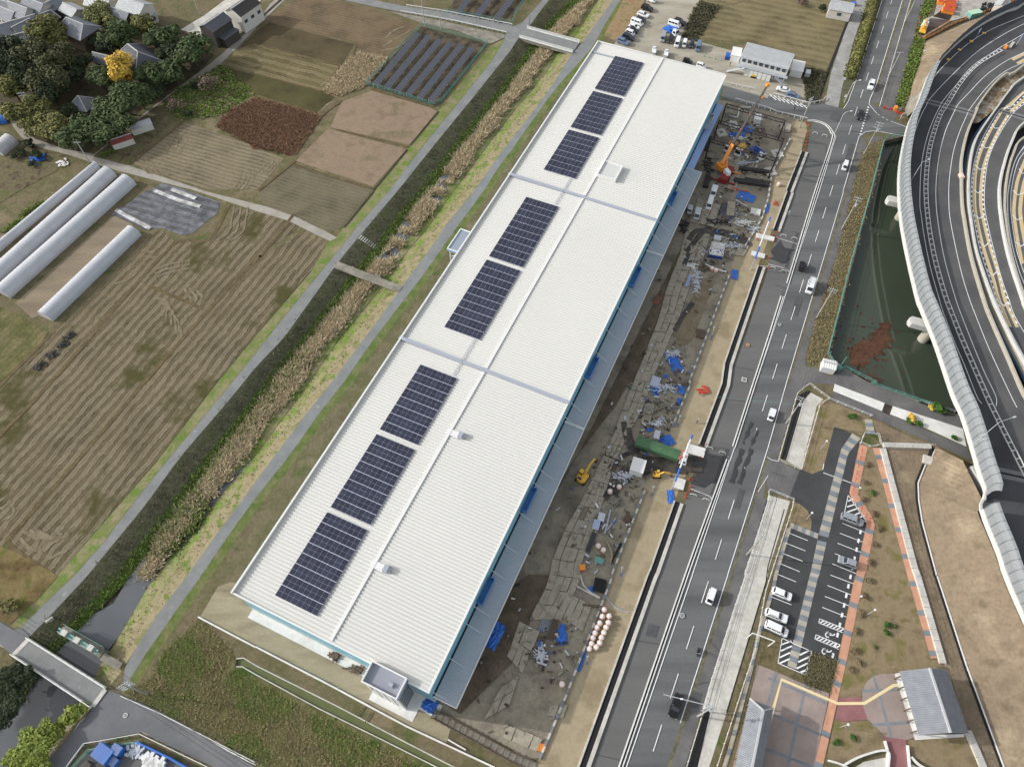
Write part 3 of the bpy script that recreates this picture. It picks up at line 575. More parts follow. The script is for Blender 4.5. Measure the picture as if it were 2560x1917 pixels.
# pond
m_pond = flat('pond_water', c(60, 70, 56), .06, spec=.5, var=.1, vs=.05)
PZ = -1.6
struct('pond_water', MB().poly([zup(p, PZ) for p in POND], PZ), m_pond)
struct('pond_bed', MB().poly([zup(p, PZ - .8) for p in POND], PZ - .8), m_mud)
struct('pond_wall', MB().wall(POND[8:] + POND[:2], 2.4, .35, -2.35), m_conc_d)
sheet('floating_weed', '', pts=rough(ts('31:1010,1110 1060,1110 1075,1160 1040,1210 1035,1330 1000,1370 960,1410 900,1430 860,1420 850,1490 840,1540 800,1545 740,1500 690,1400 680,1370 760,1310 850,1250 930,1170', PZ), .9, .8), m=ground('floating_weed', [(.35, c(72, 48, 36)), (.65, c(96, 66, 50))], .4, .3, 1.6), z=PZ, lift=.05)
sheet('floating_weed', '', MATS['floating_weed'], z=PZ, lift=.04, pts=rough(ts('31:700,1520 780,1560 880,1570 980,1610 960,1690 850,1650 740,1590', PZ), .9, .8))
q_ = random.Random(8); fl = MB()
for i in range(150):
    p = t('31', q_.gauss(880, 130), q_.gauss(1380, 120), PZ + .03); r_ = q_.uniform(.1, .5); fl.poly([p + Vector((math.cos(a) * r_ * q_.uniform(.6, 1.2), math.sin(a) * r_, 0)) for a in [k * 1.05 for k in range(6)]])
struct('weed_flecks', fl, MATS['floating_weed'])
# trench, kerbs and the block wall along the site
tr = ('23:440,2016 570,1656 1168,0; 22:1190,1600 1400,1010', '22:1610,520 1805,0; 21:1805,1656 1830,1480 2120,640', '31:40,330 160,0; 30:150,1656 285,1310')
for a in tr:
    pl = ts(a); pr = offset(pl, -1.35)
    struct('drain_trench', MB().strip([zup(p, .30) for p in offset(pl, -.30)], [zup(p, .30) for p in pr]), m_black)
    m_ = MB(); m_.wall(pl, .52, .35, 0); m_.wall(offset(pl, -1.7), .42, .75, 0); struct('trench_kerb', m_, m_conc)
for a in ('23:800,2000 920,1656 1490,0; 22:1490,1640 1850,650', '22:1900,540 2075,0; 21:2075,1656 2208,1250; 31:0,1260 110,900', '31:160,790 400,0; 30:400,1656 545,1220 540,1150 500,1090 420,1055 340,1050'):
    pl = smooth(ts(a), 4); m_ = MB(); m_.wall(pl, .16, .28, .1); struct('kerb', m_, m_conc_w)
    m_ = MB(); m_.wall(offset(pl, -.62), .14, .22, .1); struct('kerb', m_, m_conc_w)
    struct('kerb_gap', MB().ribbon(offset(pl, -.32), .3, .17), m_black)
m_joint = flat('asphalt_joint', c(70, 71, 72), .9)
for a in ('22:1850,132 2010,150', '22:1660,690 1800,735', '23:700,1540 960,1600', '23:1050,560 1290,600', '21:1900,1500 2090,1540', '31:60,800 150,830', '23:1720,580 1785,650', '23:1600,940 1700,920', '30:240,1480 430,1530', '32:20,760 160,800'):
    _layer[0] += 1; struct('asphalt_joint', MB().ribbon(ts(a), .14, LAY * _layer[0]), m_joint)
m_patch = ground('asphalt_patch', [(.35, c(80, 82, 83)), (.65, c(94, 95, 96))], .3, .12, 1.6)
for a in ('23:1560,1000 1640,1020 1600,1150 1520,1130', '22:1960,900 2010,910 1960,1080 1915,1070', '31:240,900 300,915 250,1080 200,1065', '30:700,1240 745,1250 700,1420 655,1410', '23:1180,420 1270,440 1240,540 1150,520', '30:560,960 640,990 620,1060 530,1030'):
    sheet('asphalt_patch', a, m_patch)
# ================================================================== SETTING: service area east of the road
_layer[0] = 14
sheet('pavement', '32:370,75 475,130 420,190 285,735 150,655 300,150', m_conc); sheet('pavement', '23:1500,1656 1700,1165 1640,1150 1700,960 2010,0; 22:2000,1656 2208,965; 32:0,955 190,1010 0,1610; 23:2208,0 2190,60 1850,1185 1700,1656 1600,2000 1400,2000', m_conc)
sheet('channel_water', '32:105,640 260,100 345,55 365,65 300,160 155,655', m_black); sheet('channel_water', '23:1715,1165 1660,1185 1500,1656 1400,2000 1500,2000 1600,1656', m_black)
_layer[0] += 1; struct('slot_drain', MB().ribbon(ts('32:140,1080 0,1570; 23:2190,60 1850,1185'), .22, LAY * _layer[0]), m_black)
sheet('lawn', '32:475,130 530,145 890,290 840,310 850,420 810,440 575,365 530,520 485,690 470,740 380,775 285,735 420,190', m_lawn)
sheet('planting', '32:215,1010 270,1030 340,1090 375,1180 370,1255 175,1195 190,1080', m_lawn)
sheet('verge', '32:190,1015 215,1010 80,1656 20,1656; 33:0,140; 23:2208,170 2060,660 1900,1200 1760,1656 1830,1656 1990,1180 2090,760; 33:0,490 0,330; 32:70,1656', m_levee)
sheet('car_park', '32:570,370 730,430 795,500 770,560 715,860 695,960 850,1190 830,1280 755,1656; 33:740,0 590,745 375,665 320,860 85,760 120,550 -60,475 75,70; 32:85,1640 205,1235 370,1290 375,1180 340,1090 270,1030 180,985 270,750 285,735 380,775 470,740 485,690 530,520', m_new)
sheet('lawn', '32:860,545 905,545 960,750 1200,1656; 33:1195,0 1250,180 1400,725 1490,740 1490,800 1140,840 1090,850 910,870 810,1000 805,1050 610,1060 670,760 830,0; 32:840,1656 925,1190 775,950', m_lawn)
sheet('lawn', '33:0,490 120,550 85,760 320,860 375,670 590,745 530,1020 330,945 0,810; 23:2208,800 2110,770 2080,830 2150,480', ground('shrub_bed', [(.35, c(84, 78, 50)), (.5, c(112, 100, 70)), (.65, c(96, 92, 58))], .35, .4, 1.5))
sheet('lawn', '33:575,1240 640,1265 860,1250 1000,1385 1005,1520 900,1530 700,1620 640,1640 500,1600', m_lawn); sheet('lawn', '33:1200,1420 1700,1370 1840,1656 1420,1656 1240,1560', m_lawn)
sheet('brown_bank', '32:895,300 1250,470 1400,510 960,510 940,430 870,310', m_brown)
sheet('lawn', '32:835,305 895,300 960,500 870,430', m_bank_green)
sheet('brown_bank', '32:1000,560 1400,560 1440,520 1700,700 1760,720 1900,1300 2208,1900; 33:2208,700 2300,1700 1850,1656 1700,1330 1560,800 1490,790 1290,0; 32:1270,1656', m_brown)
sheet('path', '32:540,130 570,60 990,240 1700,540 1760,640 1750,660 1440,520 900,290 530,140', m_should); sheet('path', '32:420,-40 580,20 1010,180 1080,190 1670,385 1660,280 1560,250 1300,160 880,-10; 31:650,1530 560,1580 480,1600', m_should)
sheet('concrete_apron', '32:575,0 1005,165 985,235 560,60', m_conc_w); sheet('concrete_apron', '32:1075,190 1680,385 1710,540 1380,390 1050,260', m_conc_w); sheet('culvert', '32:1005,165 1075,195 1045,270 980,240', m_mud)
# walkways: separate blocks on a bed
def walkway(name, Ls, Rs, n, bed, mats_, zz=.03):
    L_, R_ = resample(ts(Ls), n + 1), resample(ts(Rs), n + 1); _layer[0] += 1; z = LAY * _layer[0]
    o = struct(name, MB().strip([zup(p, z) for p in L_], [zup(p, z) for p in R_]), bed)
    for i in range(n):
        q = [L_[i], R_[i], R_[i + 1], L_[i + 1]]; ce = sum(q, Vector()) / 4
        q = [p.lerp(ce, .012) for p in q]
        MB().prism(q, z - .05, z + zz).build('paving_block', mats_[i % len(mats_)], o)
    return o
walkway('walkway', '32:725,425 630,560 435,1300', '32:800,470 690,600 520,1325', 22, m_conc_d, (m_blk, m_band2))
walkway('walkway', '32:425,1345 360,1656; 33:358,5 165,780', '32:505,1365 440,1656; 33:435,5 240,812', 26, m_conc_d, (m_band2, m_blk))
walkway('walkway', '32:195,1195 435,1290', '32:180,1235 425,1335', 7, m_conc_d, (m_blk, m_band2))
walkway('walkway', '32:832,305 850,435', '32:895,305 925,435', 4, m_conc_d, (m_blk, m_band2))
walkway('kerb_walk', '32:200,1240 80,1656; 33:70,90 -60,500; 23:2080,800 1900,1500 1850,1656', '32:165,1240 45,1656; 33:35,90 -100,500; 23:2050,800 1860,1500 1810,1656', 44, m_conc_d, (m_blk, m_blk, m_band2))
def brick(name, Ls, Rs, bands):
    L_, R_ = ts(Ls), ts(Rs); _layer[0] += 1; z = LAY * _layer[0]; n = 40
    A, Bb = resample(L_, n), resample(R_, n); o = struct(name, MB().strip([zup(p, z) for p in A], [zup(p, z) for p in Bb]), m_brick)
    for x, y in bands:
        p = t(*x, y) if False else x
    return o, A, Bb, z
for nm, Ls, Rs, bd in (('brick_path', '32:790,520 710,890 695,960 850,1190 755,1656; 33:750,0 600,745 395,1656', '32:860,540 775,950 925,1190 840,1656; 33:830,0 675,745 470,1656', '32:795,680 750,870 795,1030 875,1270 830,1465; 33:785,35 735,260 685,500 630,745 590,935 495,1370 430,1640'),
                       ('brick_path', '32:900,550 960,750 1200,1656; 33:1195,0 1250,180 1400,720', '32:965,550 1260,1656; 33:1265,0 1470,715', '32:945,630 1000,835 1060,1050 1110,1255 1175,1485; 33:1245,75 1315,325 1370,500 1425,675')):
    o, A, Bb, z = brick(nm, Ls, Rs, [])
    for p in ts(bd):
        def near(pl): 
            best = None
            for i in range(len(pl) - 1):
                d = pl[i + 1] - pl[i]; d.z = 0; u = max(0, min(1, ((p - pl[i]).xy.dot(d.xy)) / d.length_squared)); q = pl[i] + d * u
                if best is None or (q - p).xy.length < best[0]: best = ((q - p).xy.length, q, d.normalized())
            return best
        a, b_ = near(A), near(Bb); d = a[2] * .55
        MB().prism([a[1] - d, b_[1] - d, b_[1] + d, a[1] + d], z - .05, z + .012).build('paving_band', m_band2, o)
# plazas
sheet('plaza', '23:2115,770; 33:60,830 330,950 530,1020 390,1680 -330,1680; 23:1900,1656 2050,1060', m_mauve)
sheet('plaza', '33:910,870 1000,850 1090,850 1260,1400 1200,1420 1090,1425 1000,1385 900,1280 850,1240 810,1100 810,1000 850,920', m_mauve)
sheet('plaza', '33:610,1060 805,1050 815,1120 858,1247 640,1262 575,1238 600,1110', m_red2); sheet('plaza', '33:1000,1390 1190,1420 1210,1656 1230,1800 1030,1800 1030,1656', m_red2)
for a in ('33:0,885 500,1105', '33:-30,1170 450,1375', '33:-60,1480 390,1656', '33:70,840 -20,1180', '33:325,945 165,1656', '33:910,875 1065,1405', '33:815,1000 1125,985', '33:900,1292 1210,1270'):
    _layer[0] += 1; struct('paving_line', MB().ribbon(ts(a), .5, LAY * _layer[0]), m_band2)
_layer[0] += 1; struct('tactile_line', MB().ribbon(ts('33:-30,1420 45,1150 115,900 600,1107 830,1105 1080,952 1165,945'), .55, LAY * _layer[0]), m_yellow)
# painted markings: one coat above all the paving
PL = LAY * (_layer[0] + 3)
def line(spec, w=.16, z=0.0, sm=0, name='road_marking', lift=None):
    pl = ts(spec, z) if isinstance(spec, str) else spec
    if sm: pl = smooth(pl, sm)
    return struct(name, MB().ribbon(pl, w, z + (lift or PL)), m_paint)
def dashes(spec, on, off, w=.16, z=0.0, lift=None):
    pl = ts(spec, z) if isinstance(spec, str) else spec
    mb = MB(); s = 0; L = length(pl)
    while s + on <= L + .01:
        mb.ribbon([along(pl, s)[0], along(pl, s + on)[0]], w, z + (lift or PL + .002)); s += on + off
    return struct('road_marking', mb, m_paint)
line('23:870,2000 985,1656 1555,0; 22:1555,1640 2100,0; 31:0,1345 440,0; 30:440,1656 585,1180 545,1110 480,1070 380,1050', .18)
line('23:1450,1275 1860,0; 22:1860,1640 2208,545; 31:155,1656 650,0; 30:645,1656 785,1180 840,1140 920,1132 1050,1155 1170,1175', .18)
dashes('23:1040,2000 1172,1656 1710,0; 22:2145,278; 31:523,63; 30:735,1038 1076,-20 1140,-240', 5.0, 5.15, .17)
line('30:650,942 690,880 760,690 985,0 1060,-240', .17); line('30:1235,-240 1160,0 930,740 878,860 870,905 940,985 ', .2); dashes('30:945,990 1040,1045 1090,1060', .8, .8, .17); line('30:1080,1058 1195,1100', .17)
dashes('30:795,1165 868,915', .7, .75, .5)
line('22:1500,560 1640,605 1830,650', .14); line('22:1540,905 1700,965 1730,1000', .14); line('21:2130,640 2208,645; 31:0,625 150,660 180,690', .14); line('31:80,400 250,450', .14)
line('32:-10,630 30,655 90,668', .14); line('22:2208,790 2120,930', .12)
m_ = MB()
for i in range(8):                                       # hatching in the mouth of the cross street
    a = t('30', 10 + i * 38, 815 + i * 11); m_.ribbon([a, t('30', 70 + i * 38, 868 + i * 10)], .4, PL)
struct('road_marking', m_, m_paint)
line('30:-150,790 330,918', .16); 
# car park: stalls, hatching, wheelchair bays
for y0, n, xa in ((1285, 5, 180),):
    pass
stl = ts('32:180,1285 155,1372 132,1462 108,1550; 33:-15,180 ')
for a in ('32:180,1285 342,1350', '32:155,1372 320,1438', '32:132,1462 298,1528', '32:108,1550 272,1618', '32:82,1640 240,1705', '33:20,185 200,257', '33:0,283 178,352', '33:-20,383 155,452',
          '32:638,1200 832,1278', '32:617,1286 815,1362', '32:597,1372 797,1450', '32:575,1462 777,1538', '32:553,1550 757,1634', '33:535,0 738,77', '33:511,90 716,172', '33:488,184 696,266', '33:465,278 674,362'):
    line(a, .14)
for a in ('33:435,412 640,497', '33:445,378 655,462', '33:402,552 610,640', '33:412,515 622,602'): line(a, .15)
for (x0, y0, x1, y1) in ((435, 412, 640, 497), (402, 552, 610, 640)):
    m_ = MB()
    for i in range(7):
        f = (i + .3) / 7.2; a = t('33', x0 + (x1 - x0) * f, y0 + (y1 - y0) * f); b_ = t('33', x0 + (x1 - x0) * f + 36, y0 + (y1 - y0) * f - 22); m_.ribbon([a, b_], .26, PL)
    m_.ribbon([t('33', x0, y0), t('33', x0 + 10, y0 - 36)], .15, PL); struct('bay_hatching', m_, m_paint)
for a in ('33:120,545 375,660', '33:375,660 320,860', '33:320,860 85,760', '33:85,760 120,545', '32:470,740 480,690', '32:475,765 570,800', '32:640,825 718,855', '32:690,960 850,1190', '32:690,960 655,1120', '32:655,1120 850,1190'): line(a, .16)
for a in ('33:112,600 200,570', '33:95,660 205,612', '33:85,718 190,668', '33:95,762 185,722', '33:270,690 352,652', '33:258,750 365,700', '33:245,806 360,750', '33:272,842 345,810', '32:690,1010 735,990', '32:680,1060 755,1035', '32:680,1105 780,1070', '32:745,1130 800,1105', '32:790,1150 830,1135'): line(a, .3)
dashes('32:815,1185 715,1640; 33:706,30 640,330 552,720', 1.0, 1.2, .45)
def wheelchair(tile, x, y):                              # the access symbol, head towards the upper right
    m_ = MB(); z = PL + .003; f = lambda a, b: t(tile, x + a, y + b)
    m_.ribbon([f(-16 + 20 * math.cos(a), 4 + 20 * math.sin(a)) for a in [1.1 + i * .42 for i in range(13)]], .22, z)
    m_.ribbon([f(-30, -18), f(-10, -20)], .24, z); m_.ribbon([f(-14, -22), f(2, 4)], .24, z); m_.ribbon([f(0, 4), f(32, 8)], .24, z); m_.ribbon([f(32, 8), f(46, -4)], .24, z); m_.ribbon([f(-10, -8), f(14, -8)], .2, z)
    struct('wheelchair_symbol', m_, m_paint)
wheelchair('33', 530, 512); wheelchair('33', 500, 655)
# ================================================================== the curved expressway on its viaduct
ZD = 7.0
m_deck = ground('deck_asphalt', [(.35, c(66, 67, 69)), (.65, c(79, 80, 82))], .12, .10, 1.4, bump=.03, spec=.3)
m_deck2 = ground('worn_deck_asphalt', [(.35, c(80, 80, 81)), (.65, c(95, 94, 93))], .12, .12, 1.4, bump=.03, spec=.3)
m_wallc = flat('barrier_concrete', c(188, 187, 181), .7, var=.06, vs=.6)
m_wallt = flat('old_barrier_concrete', c(170, 163, 146), .8, var=.08, vs=.6)
m_panel = flat('noise_panel', c(124, 128, 130), .6, spec=.3, var=.03, vs=.4)
m_panel_d = flat('dark_noise_panel', c(84, 88, 95), .45, spec=.4)
m_post = flat('panel_post', c(96, 106, 112), .5)
m_buff = flat('buff_surfacing', c(196, 174, 128), .8, var=.06, vs=.8)
m_net = flat('blue_netting', c(40, 74, 112), .8)
X = lambda s: smooth(ts(s, ZD), 4)
EDGE = X('e0:3000,-700 2208,60 1950,185 1560,385 1200,655 900,955 750,1145 640,1420 560,1640; e1:440,420 380,640 310,1000 285,1300 290,1600; e2:300,260 340,600 440,1100 570,1650; e3:630,330 850,880 1110,1650; e4:1250,480 1400,960 1520,1380 1620,1680; 32:1840,1080 1990,1470; 33:2045,0 2208,380 2500,1000 2900,1800')
BA = X('e0:3600,-300 2208,1010 1900,1165 1690,1360 1480,1656; e1:1470,240 1320,600 1235,1000 1235,1300 1245,1656; e2:1280,450 1380,1000 1570,1656; e3:1680,480 1950,1100 2190,1650; e4:2400,500 3000,1800 3900,3800')
BB = X('e0:3600,300 2208,1200 1980,1400 1800,1640; e1:1500,600 1390,900 1340,1300 1340,1656; e2:1360,350 1440,850 1560,1250 1710,1656; e3:1830,450 2050,900 2208,1180; e4:2800,900 3500,2200')
BC = X('e0:3900,900 2900,1600; e1:2208,420 2000,740 1880,1100 1820,1400 1820,1656; e2:1830,300 1880,650 1980,1080 2170,1656; e3:2208,300 2500,900; e4:3400,900 4100,2200')
BD = X('e0:4000,1100 3000,1800; e1:2208,650 2030,900 1930,1250 1890,1656; e2:1900,400 1960,850 2060,1250 2208,1656; e3:2500,700; e4:3600,800 4400,2200')
def between(A, Bb, m, dz=0.0, name='road', n=110):
    a = resample(A, n); b_ = [min(resample(Bb, 300), key=lambda q: (q - p).length) for p in a]
    return struct(name, MB().strip([p + Vector((0, 0, dz)) for p in a], [q + Vector((0, 0, dz)) for q in b_]), m)
MEDL = X('e0:1840,800 1500,1000 1250,1250 1000,1640; e1:900,330 790,640 720,960 685,1350 690,1656; e2:700,300 740,640 830,1100 970,1600; e3:1070,400 1250,850 1600,1656; e4:1750,500 1950,900 2208,1410 2900,2800')
MEDF = X('e0:3300,-250 2208,520 1840,780 1500,1000 1250,1250 1000,1640; e1:900,330 790,640 720,960 685,1350 690,1656; e2:700,300 740,640 830,1100 970,1600; e3:1070,400 1250,850 1600,1656; e4:1750,500 1950,900 2208,1410 2900,2800')
between(EDGE, MEDF, m_deck); between(MEDF, BA, m_deck2); between(BB, BC, m_deck2)
FAR = [p + Vector((45, 0, 0)) for p in BD]; between(BD, FAR, m_deck2, 0)
struct('viaduct_floor', MB().poly([zup(p, 3.0) for p in BA + BD[::-1]], 3.0), m_deck)
def beamwall(name, pl, h, w, z0, m, **k):
    m_ = MB(); m_.wall([zup(p, z0) for p in pl], h, w); return m_.build(name, m, **k)
# deck edge girders under the outer side and the inner gap
beamwall('deck_girder', offset(EDGE, 1.2), 1.6, .5, ZD - 1.85, m_wallt, kind='structure'); beamwall('deck_edge', EDGE, .5, .5, ZD - .45, m_wallc, kind='structure')
for pl in (BA, BB, BC, BD): beamwall('deck_girder', pl, 1.6, .5, ZD - 1.8, m_wallt, kind='structure')
def barrier(label, pl, m, h=.95, w=.55):
    m_ = MB(); n = len(pl)
    A_, B_ = offset(pl, w / 2), offset(pl, -w / 2); At, Bt = offset(pl, w * .42), offset(pl, -w * .42); up = Vector((0, 0, h))
    m_.strip([p + up for p in At], [p + up for p in Bt]); m_.add(A_ + [p + up for p in At], [(i, i + 1, n + i + 1, n + i) for i in range(n - 1)]); m_.add(B_ + [p + up for p in Bt], [(i + 1, i, n + i, n + i + 1) for i in range(n - 1)])
    return m_.build('concrete_barrier', m, label=label, cat='barrier')
barrier('long weathered concrete barrier on the inner edge of the outer expressway carriageway', BA, m_wallt)
barrier('white concrete barrier between the gap and the buff striped ramp', BB, m_wallc)
barrier('white concrete barrier on the inner side of the buff striped ramp', BC, m_wallc)
barrier('grey concrete barrier beside the innermost ramp at the right edge of the photo', BD, m_wallt)
# netting seen in the gap
struct('gap_netting', MB().strip([p - Vector((0, 0, 1.2)) for p in offset(resample(BB, 80), -.9)], [p - Vector((0, 0, 1.2)) for p in offset(resample(BB, 80), -.35)]), m_net)
# noise walls: posts, straight panels, tops curling over the road
def noise_wall(label, pl, h, mp, curl, pitch=2.0, sections=3):
    o = thing('noise_wall', label, 'noise barrier', pl[0])
    L_ = length(pl); n = int(L_ / pitch); mb = MB()
    prof = [(0, .9), (0, h * .72), (.25 * curl, h * .86), (.75 * curl, h * .96), (1.25 * curl, h)] if curl else [(0, .9), (.3, h)]
    side = -1.0
    for i in range(n):
        p, d = along(pl, i * pitch + .06); q, e = along(pl, (i + 1) * pitch - .06)
        nd = Vector((-d.y, d.x, 0)) * side * -1; ne = Vector((-e.y, e.x, 0)) * side * -1; vs = []
        for a, z in prof: vs += [p - nd * a * -1 + Vector((0, 0, z)), q - ne * a * -1 + Vector((0, 0, z))]
        pm = MB(); pm.add(vs, [(2 * k, 2 * k + 1, 2 * k + 3, 2 * k + 2) for k in range(len(prof) - 1)])
        if i < 300: pm.build('panel', mp, o, world=True)
        # post
        for k in range(len(prof) - 1):
            s0, s1 = prof[k], prof[k + 1]; r0 = along(pl, i * pitch)[0]
            mb.beam(r0 + nd * s0[0] + Vector((0, 0, s0[1])), r0 + nd * s1[0] + Vector((0, 0, s1[1])), .13, .2)
    mb.build('posts', m_post, o, world=True, kind='stuff')
    m_ = MB(); m_.wall(pl, .95, .45); m_.build('base_wall', m_wallc, o, world=True)
    return o
def cut(pl, a, b):
    L_ = length(pl); n = max(8, int(L_ * (b - a) / 3)); return [along(pl, L_ * (a + (b - a) * i / (n - 1)))[0] for i in range(n)]
def frac(pl, p):
    L_ = length(pl); return min((i / 400 for i in range(401)), key=lambda f: (along(pl, L_ * f)[0] - p).length)
fa, fb, fc = frac(EDGE, t('e0', 750, 1145, ZD)), frac(EDGE, t('32', 1850, 1000, ZD)), frac(EDGE, t('32', 1850, 1090, ZD))
noise_wall('dark grey noise wall above the brown slope at the upper right', cut(EDGE, 0.0, fa - .008), 4.2, m_panel_d, 0, 4.0)
noise_wall('pale curved-top noise wall along the expressway over the pond', cut(EDGE, fa - .004, fb), 4.9, m_panel, .9)
noise_wall('pale curved-top noise wall above the brown field at the lower right', cut(EDGE, fc, 1.0), 4.6, m_panel, .9)
# painted lines on the decks
XL = 0.03
def dl(spec, w=.17): return line(smooth(ts(spec, ZD), 4), w, ZD, lift=XL)
dl('e0:2700,30 2208,245 1700,460 1330,690 1000,990 800,1220 660,1440 560,1656'); dl('e0:2800,70 2208,370 1900,530 1500,790 1100,1160 780,1500 700,1640; e1:640,280 560,480 500,680 455,880 425,1200 430,1656; e2:470,400')
dl('e0:2800,150 2208,520 1800,760 1500,980 1250,1220 980,1530; e1:900,200 800,410 720,640 650,950 620,1250 610,1656; e2:630,350 680,700 770,1150 910,1650; e3:960,350 1130,800 1290,1170 1480,1650; e4:1500,210 1560,300 1660,357')
dl('e0:2800,560 2208,810 1900,960 1600,1180 1350,1440 1200,1600; e1:1140,240 1010,520 920,850 870,1200 855,1450 860,1656; e2:880,400 950,850 1040,1230 1165,1656; e3:1230,370 1430,880 1600,1290 1775,1656; e4:1770,150 1810,260 1780,340 1735,362')
dl('e0:2800,720 2208,960 1900,1110 1650,1330 1390,1656; e1:1330,300 1210,580 1120,880 1060,1300 1055,1656; e2:1080,450 1180,950 1270,1320 1375,1656; e3:1450,380 1680,950 2010,1656; e4:2100,360')
dl('e0:2900,900 2208,1420 2000,1640; e1:1830,220 1560,680 1450,1000 1400,1300 1390,1656; e2:1420,330 1530,880 1700,1400 1780,1656; e3:1900,470 2208,1050'); dl('e0:3000,1100; e1:2208,130 1990,340 1780,680 1660,980 1610,1300 1600,1656; e2:1640,450 1760,950 1880,1380 1980,1656; e3:2050,400 2208,680')
dl('e1:2600,300 2208,780 2060,1030 1970,1420 1955,1656; e2:1970,480 2050,920 2208,1400 2500,1900', .3); dl('e1:2600,420 2208,870 2090,1080 2015,1420 2005,1656; e2:2015,400 2090,880 2208,1240')
def zebra(spec, s=1):
    pl = smooth(ts(spec, ZD), 4); m_ = MB(); L_ = length(pl); k = 0
    while k < L_ - 1: m_.ribbon([along(pl, k)[0], along(pl, k + .8)[0]], .45, ZD + XL); k += 2.0
    struct('road_marking', m_, m_paint)
zebra('e0:2208,1480 2050,1620; e1:1860,240 1590,690 1475,1000 1420,1300 1405,1656; e2:1435,330 1545,880 1715,1400 1790,1640; e3:1880,400'); zebra('e1:2208,100 1960,320 1755,680 1635,980 1585,1300 1580,1656; e2:1612,450 1735,950 1855,1380 1955,1640; e3:2000,350 2120,580')
for L_, R_ in (('e0:2208,1390 2100,1480 1920,1640; e1:1840,230 1630,600 1480,950 1420,1250 1420,1656; e2:1450,380 1540,800 1700,1300 1790,1656; e3:1965,595', 'e0:2208,1440 2130,1510 1990,1640; e1:1890,240 1680,600 1535,950 1480,1250 1475,1656; e2:1500,380 1590,780 1760,1320 1850,1656; e3:2020,595'),
               ('e0:2208,1510 2050,1640; e1:1950,280 1740,640 1580,1030 1525,1380 1518,1656; e2:1550,380 1650,800 1800,1290 1890,1656; e3:2075,600', 'e0:2208,1560 2110,1656; e1:2000,290 1790,640 1632,1030 1580,1380 1570,1656; e2:1600,380 1700,800 1850,1290 1945,1656; e3:2130,600'),
               ('e1:2208,960 2080,1300 2030,1656; e2:2030,380 2090,800 2160,1110', 'e1:2258,980 2135,1300 2085,1656; e2:2085,380 2140,760 2208,1090'), ('e1:2300,1000 2180,1330 2125,1656; e2:2125,380 2180,700 2250,1050', 'e1:2350,1020 2240,1330 2185,1656; e2:2185,380 2240,700 2310,1050'),
               ('e0:2010,905 2208,800 2300,760', 'e0:2050,935 2208,855 2320,800'), ('e0:2085,965 2208,900 2320,850', 'e0:2120,990 2208,945 2340,890')):
    a, b_ = resample(smooth(ts(L_, ZD), 4), 60), resample(smooth(ts(R_, ZD), 4), 60)
    struct('buff_strip', MB().strip([p + Vector((0, 0, .015)) for p in a], [p + Vector((0, 0, .015)) for p in b_]), m_buff)
for a in ('e1:1710,440 1760,500 1845,495', 'e1:1560,730 1610,800 1700,790', 'e1:1460,1060 1525,1130 1600,1110', 'e1:1425,1430 1500,1490 1590,1450', 'e2:1440,340 1520,410 1590,370', 'e2:1520,770 1605,835 1665,785', 'e2:1640,1210 1735,1275 1810,1205', 'e3:1805,200 1905,275 1965,210',
          'e1:1935,150 1960,200 2050,200', 'e1:2130,1120 2180,1190 2250,1180', 'e1:2040,1450 2110,1520 2208,1490', 'e2:2030,360 2105,430 2180,400', 'e2:2080,770 2165,835 2230,790'):
    line(ts(a, ZD), .28, ZD, lift=XL + .01)
# expansion joints: grey bands across the deck
for L_, R_ in (('e1:640,20 1400,215 1440,235', 'e1:620,95 1400,300 1440,315'), ('e1:1820,200 2208,290 2500,370', 'e1:1840,250 2208,385 2500,480'), ('e4:1730,1250 2250,1370 2900,1560', 'e4:1760,1420 2250,1520 2900,1730')):
    a, b_ = resample(ts(L_, ZD), 12), resample(ts(R_, ZD), 12); struct('expansion_joint', MB().strip([p + Vector((0, 0, .02)) for p in a], [p + Vector((0, 0, .02)) for p in b_]), flat('joint_concrete', c(112, 112, 112), .8, var=.1, vs=1.0))
    struct('expansion_gap', MB().ribbon([(p + q) / 2 + Vector((0, 0, .03)) for p, q in zip(a, b_)], .5), m_black)
# median guard rail
def guard_rail(label, pl, z=0.0, h=.75, pitch=2.0, m=None, double=.55, group=None, r=.1):
    o = thing('guard_rail', label, 'guard rail', pl[0], group=group); m = m or m_trim; mb = MB()
    for s in ((-1, 1) if double else (0,)):
        q = [p + Vector((0, 0, h)) for p in offset(pl, s * double)] if double else [p + Vector((0, 0, h)) for p in pl]
        rl = MB()
        for i in range(len(q) - 1): rl.beam(q[i], q[i + 1], r * 1.1, r * 2.6)
        rl.build('rail', m, o, world=True)
    k = 0; L_ = length(pl)
    while k < L_:
        p, d = along(pl, k); n_ = Vector((-d.y, d.x, 0))
        mb.beam(p, p + Vector((0, 0, h + .05)), .13)
        if double: mb.beam(p - n_ * double + Vector((0, 0, h)), p + n_ * double + Vector((0, 0, h)), .14)
        k += pitch
    mb.build('posts', m, o, world=True, kind='stuff'); return o
guard_rail('double white guard rail down the middle of the outer expressway carriageway', MEDL, pitch=2.0)
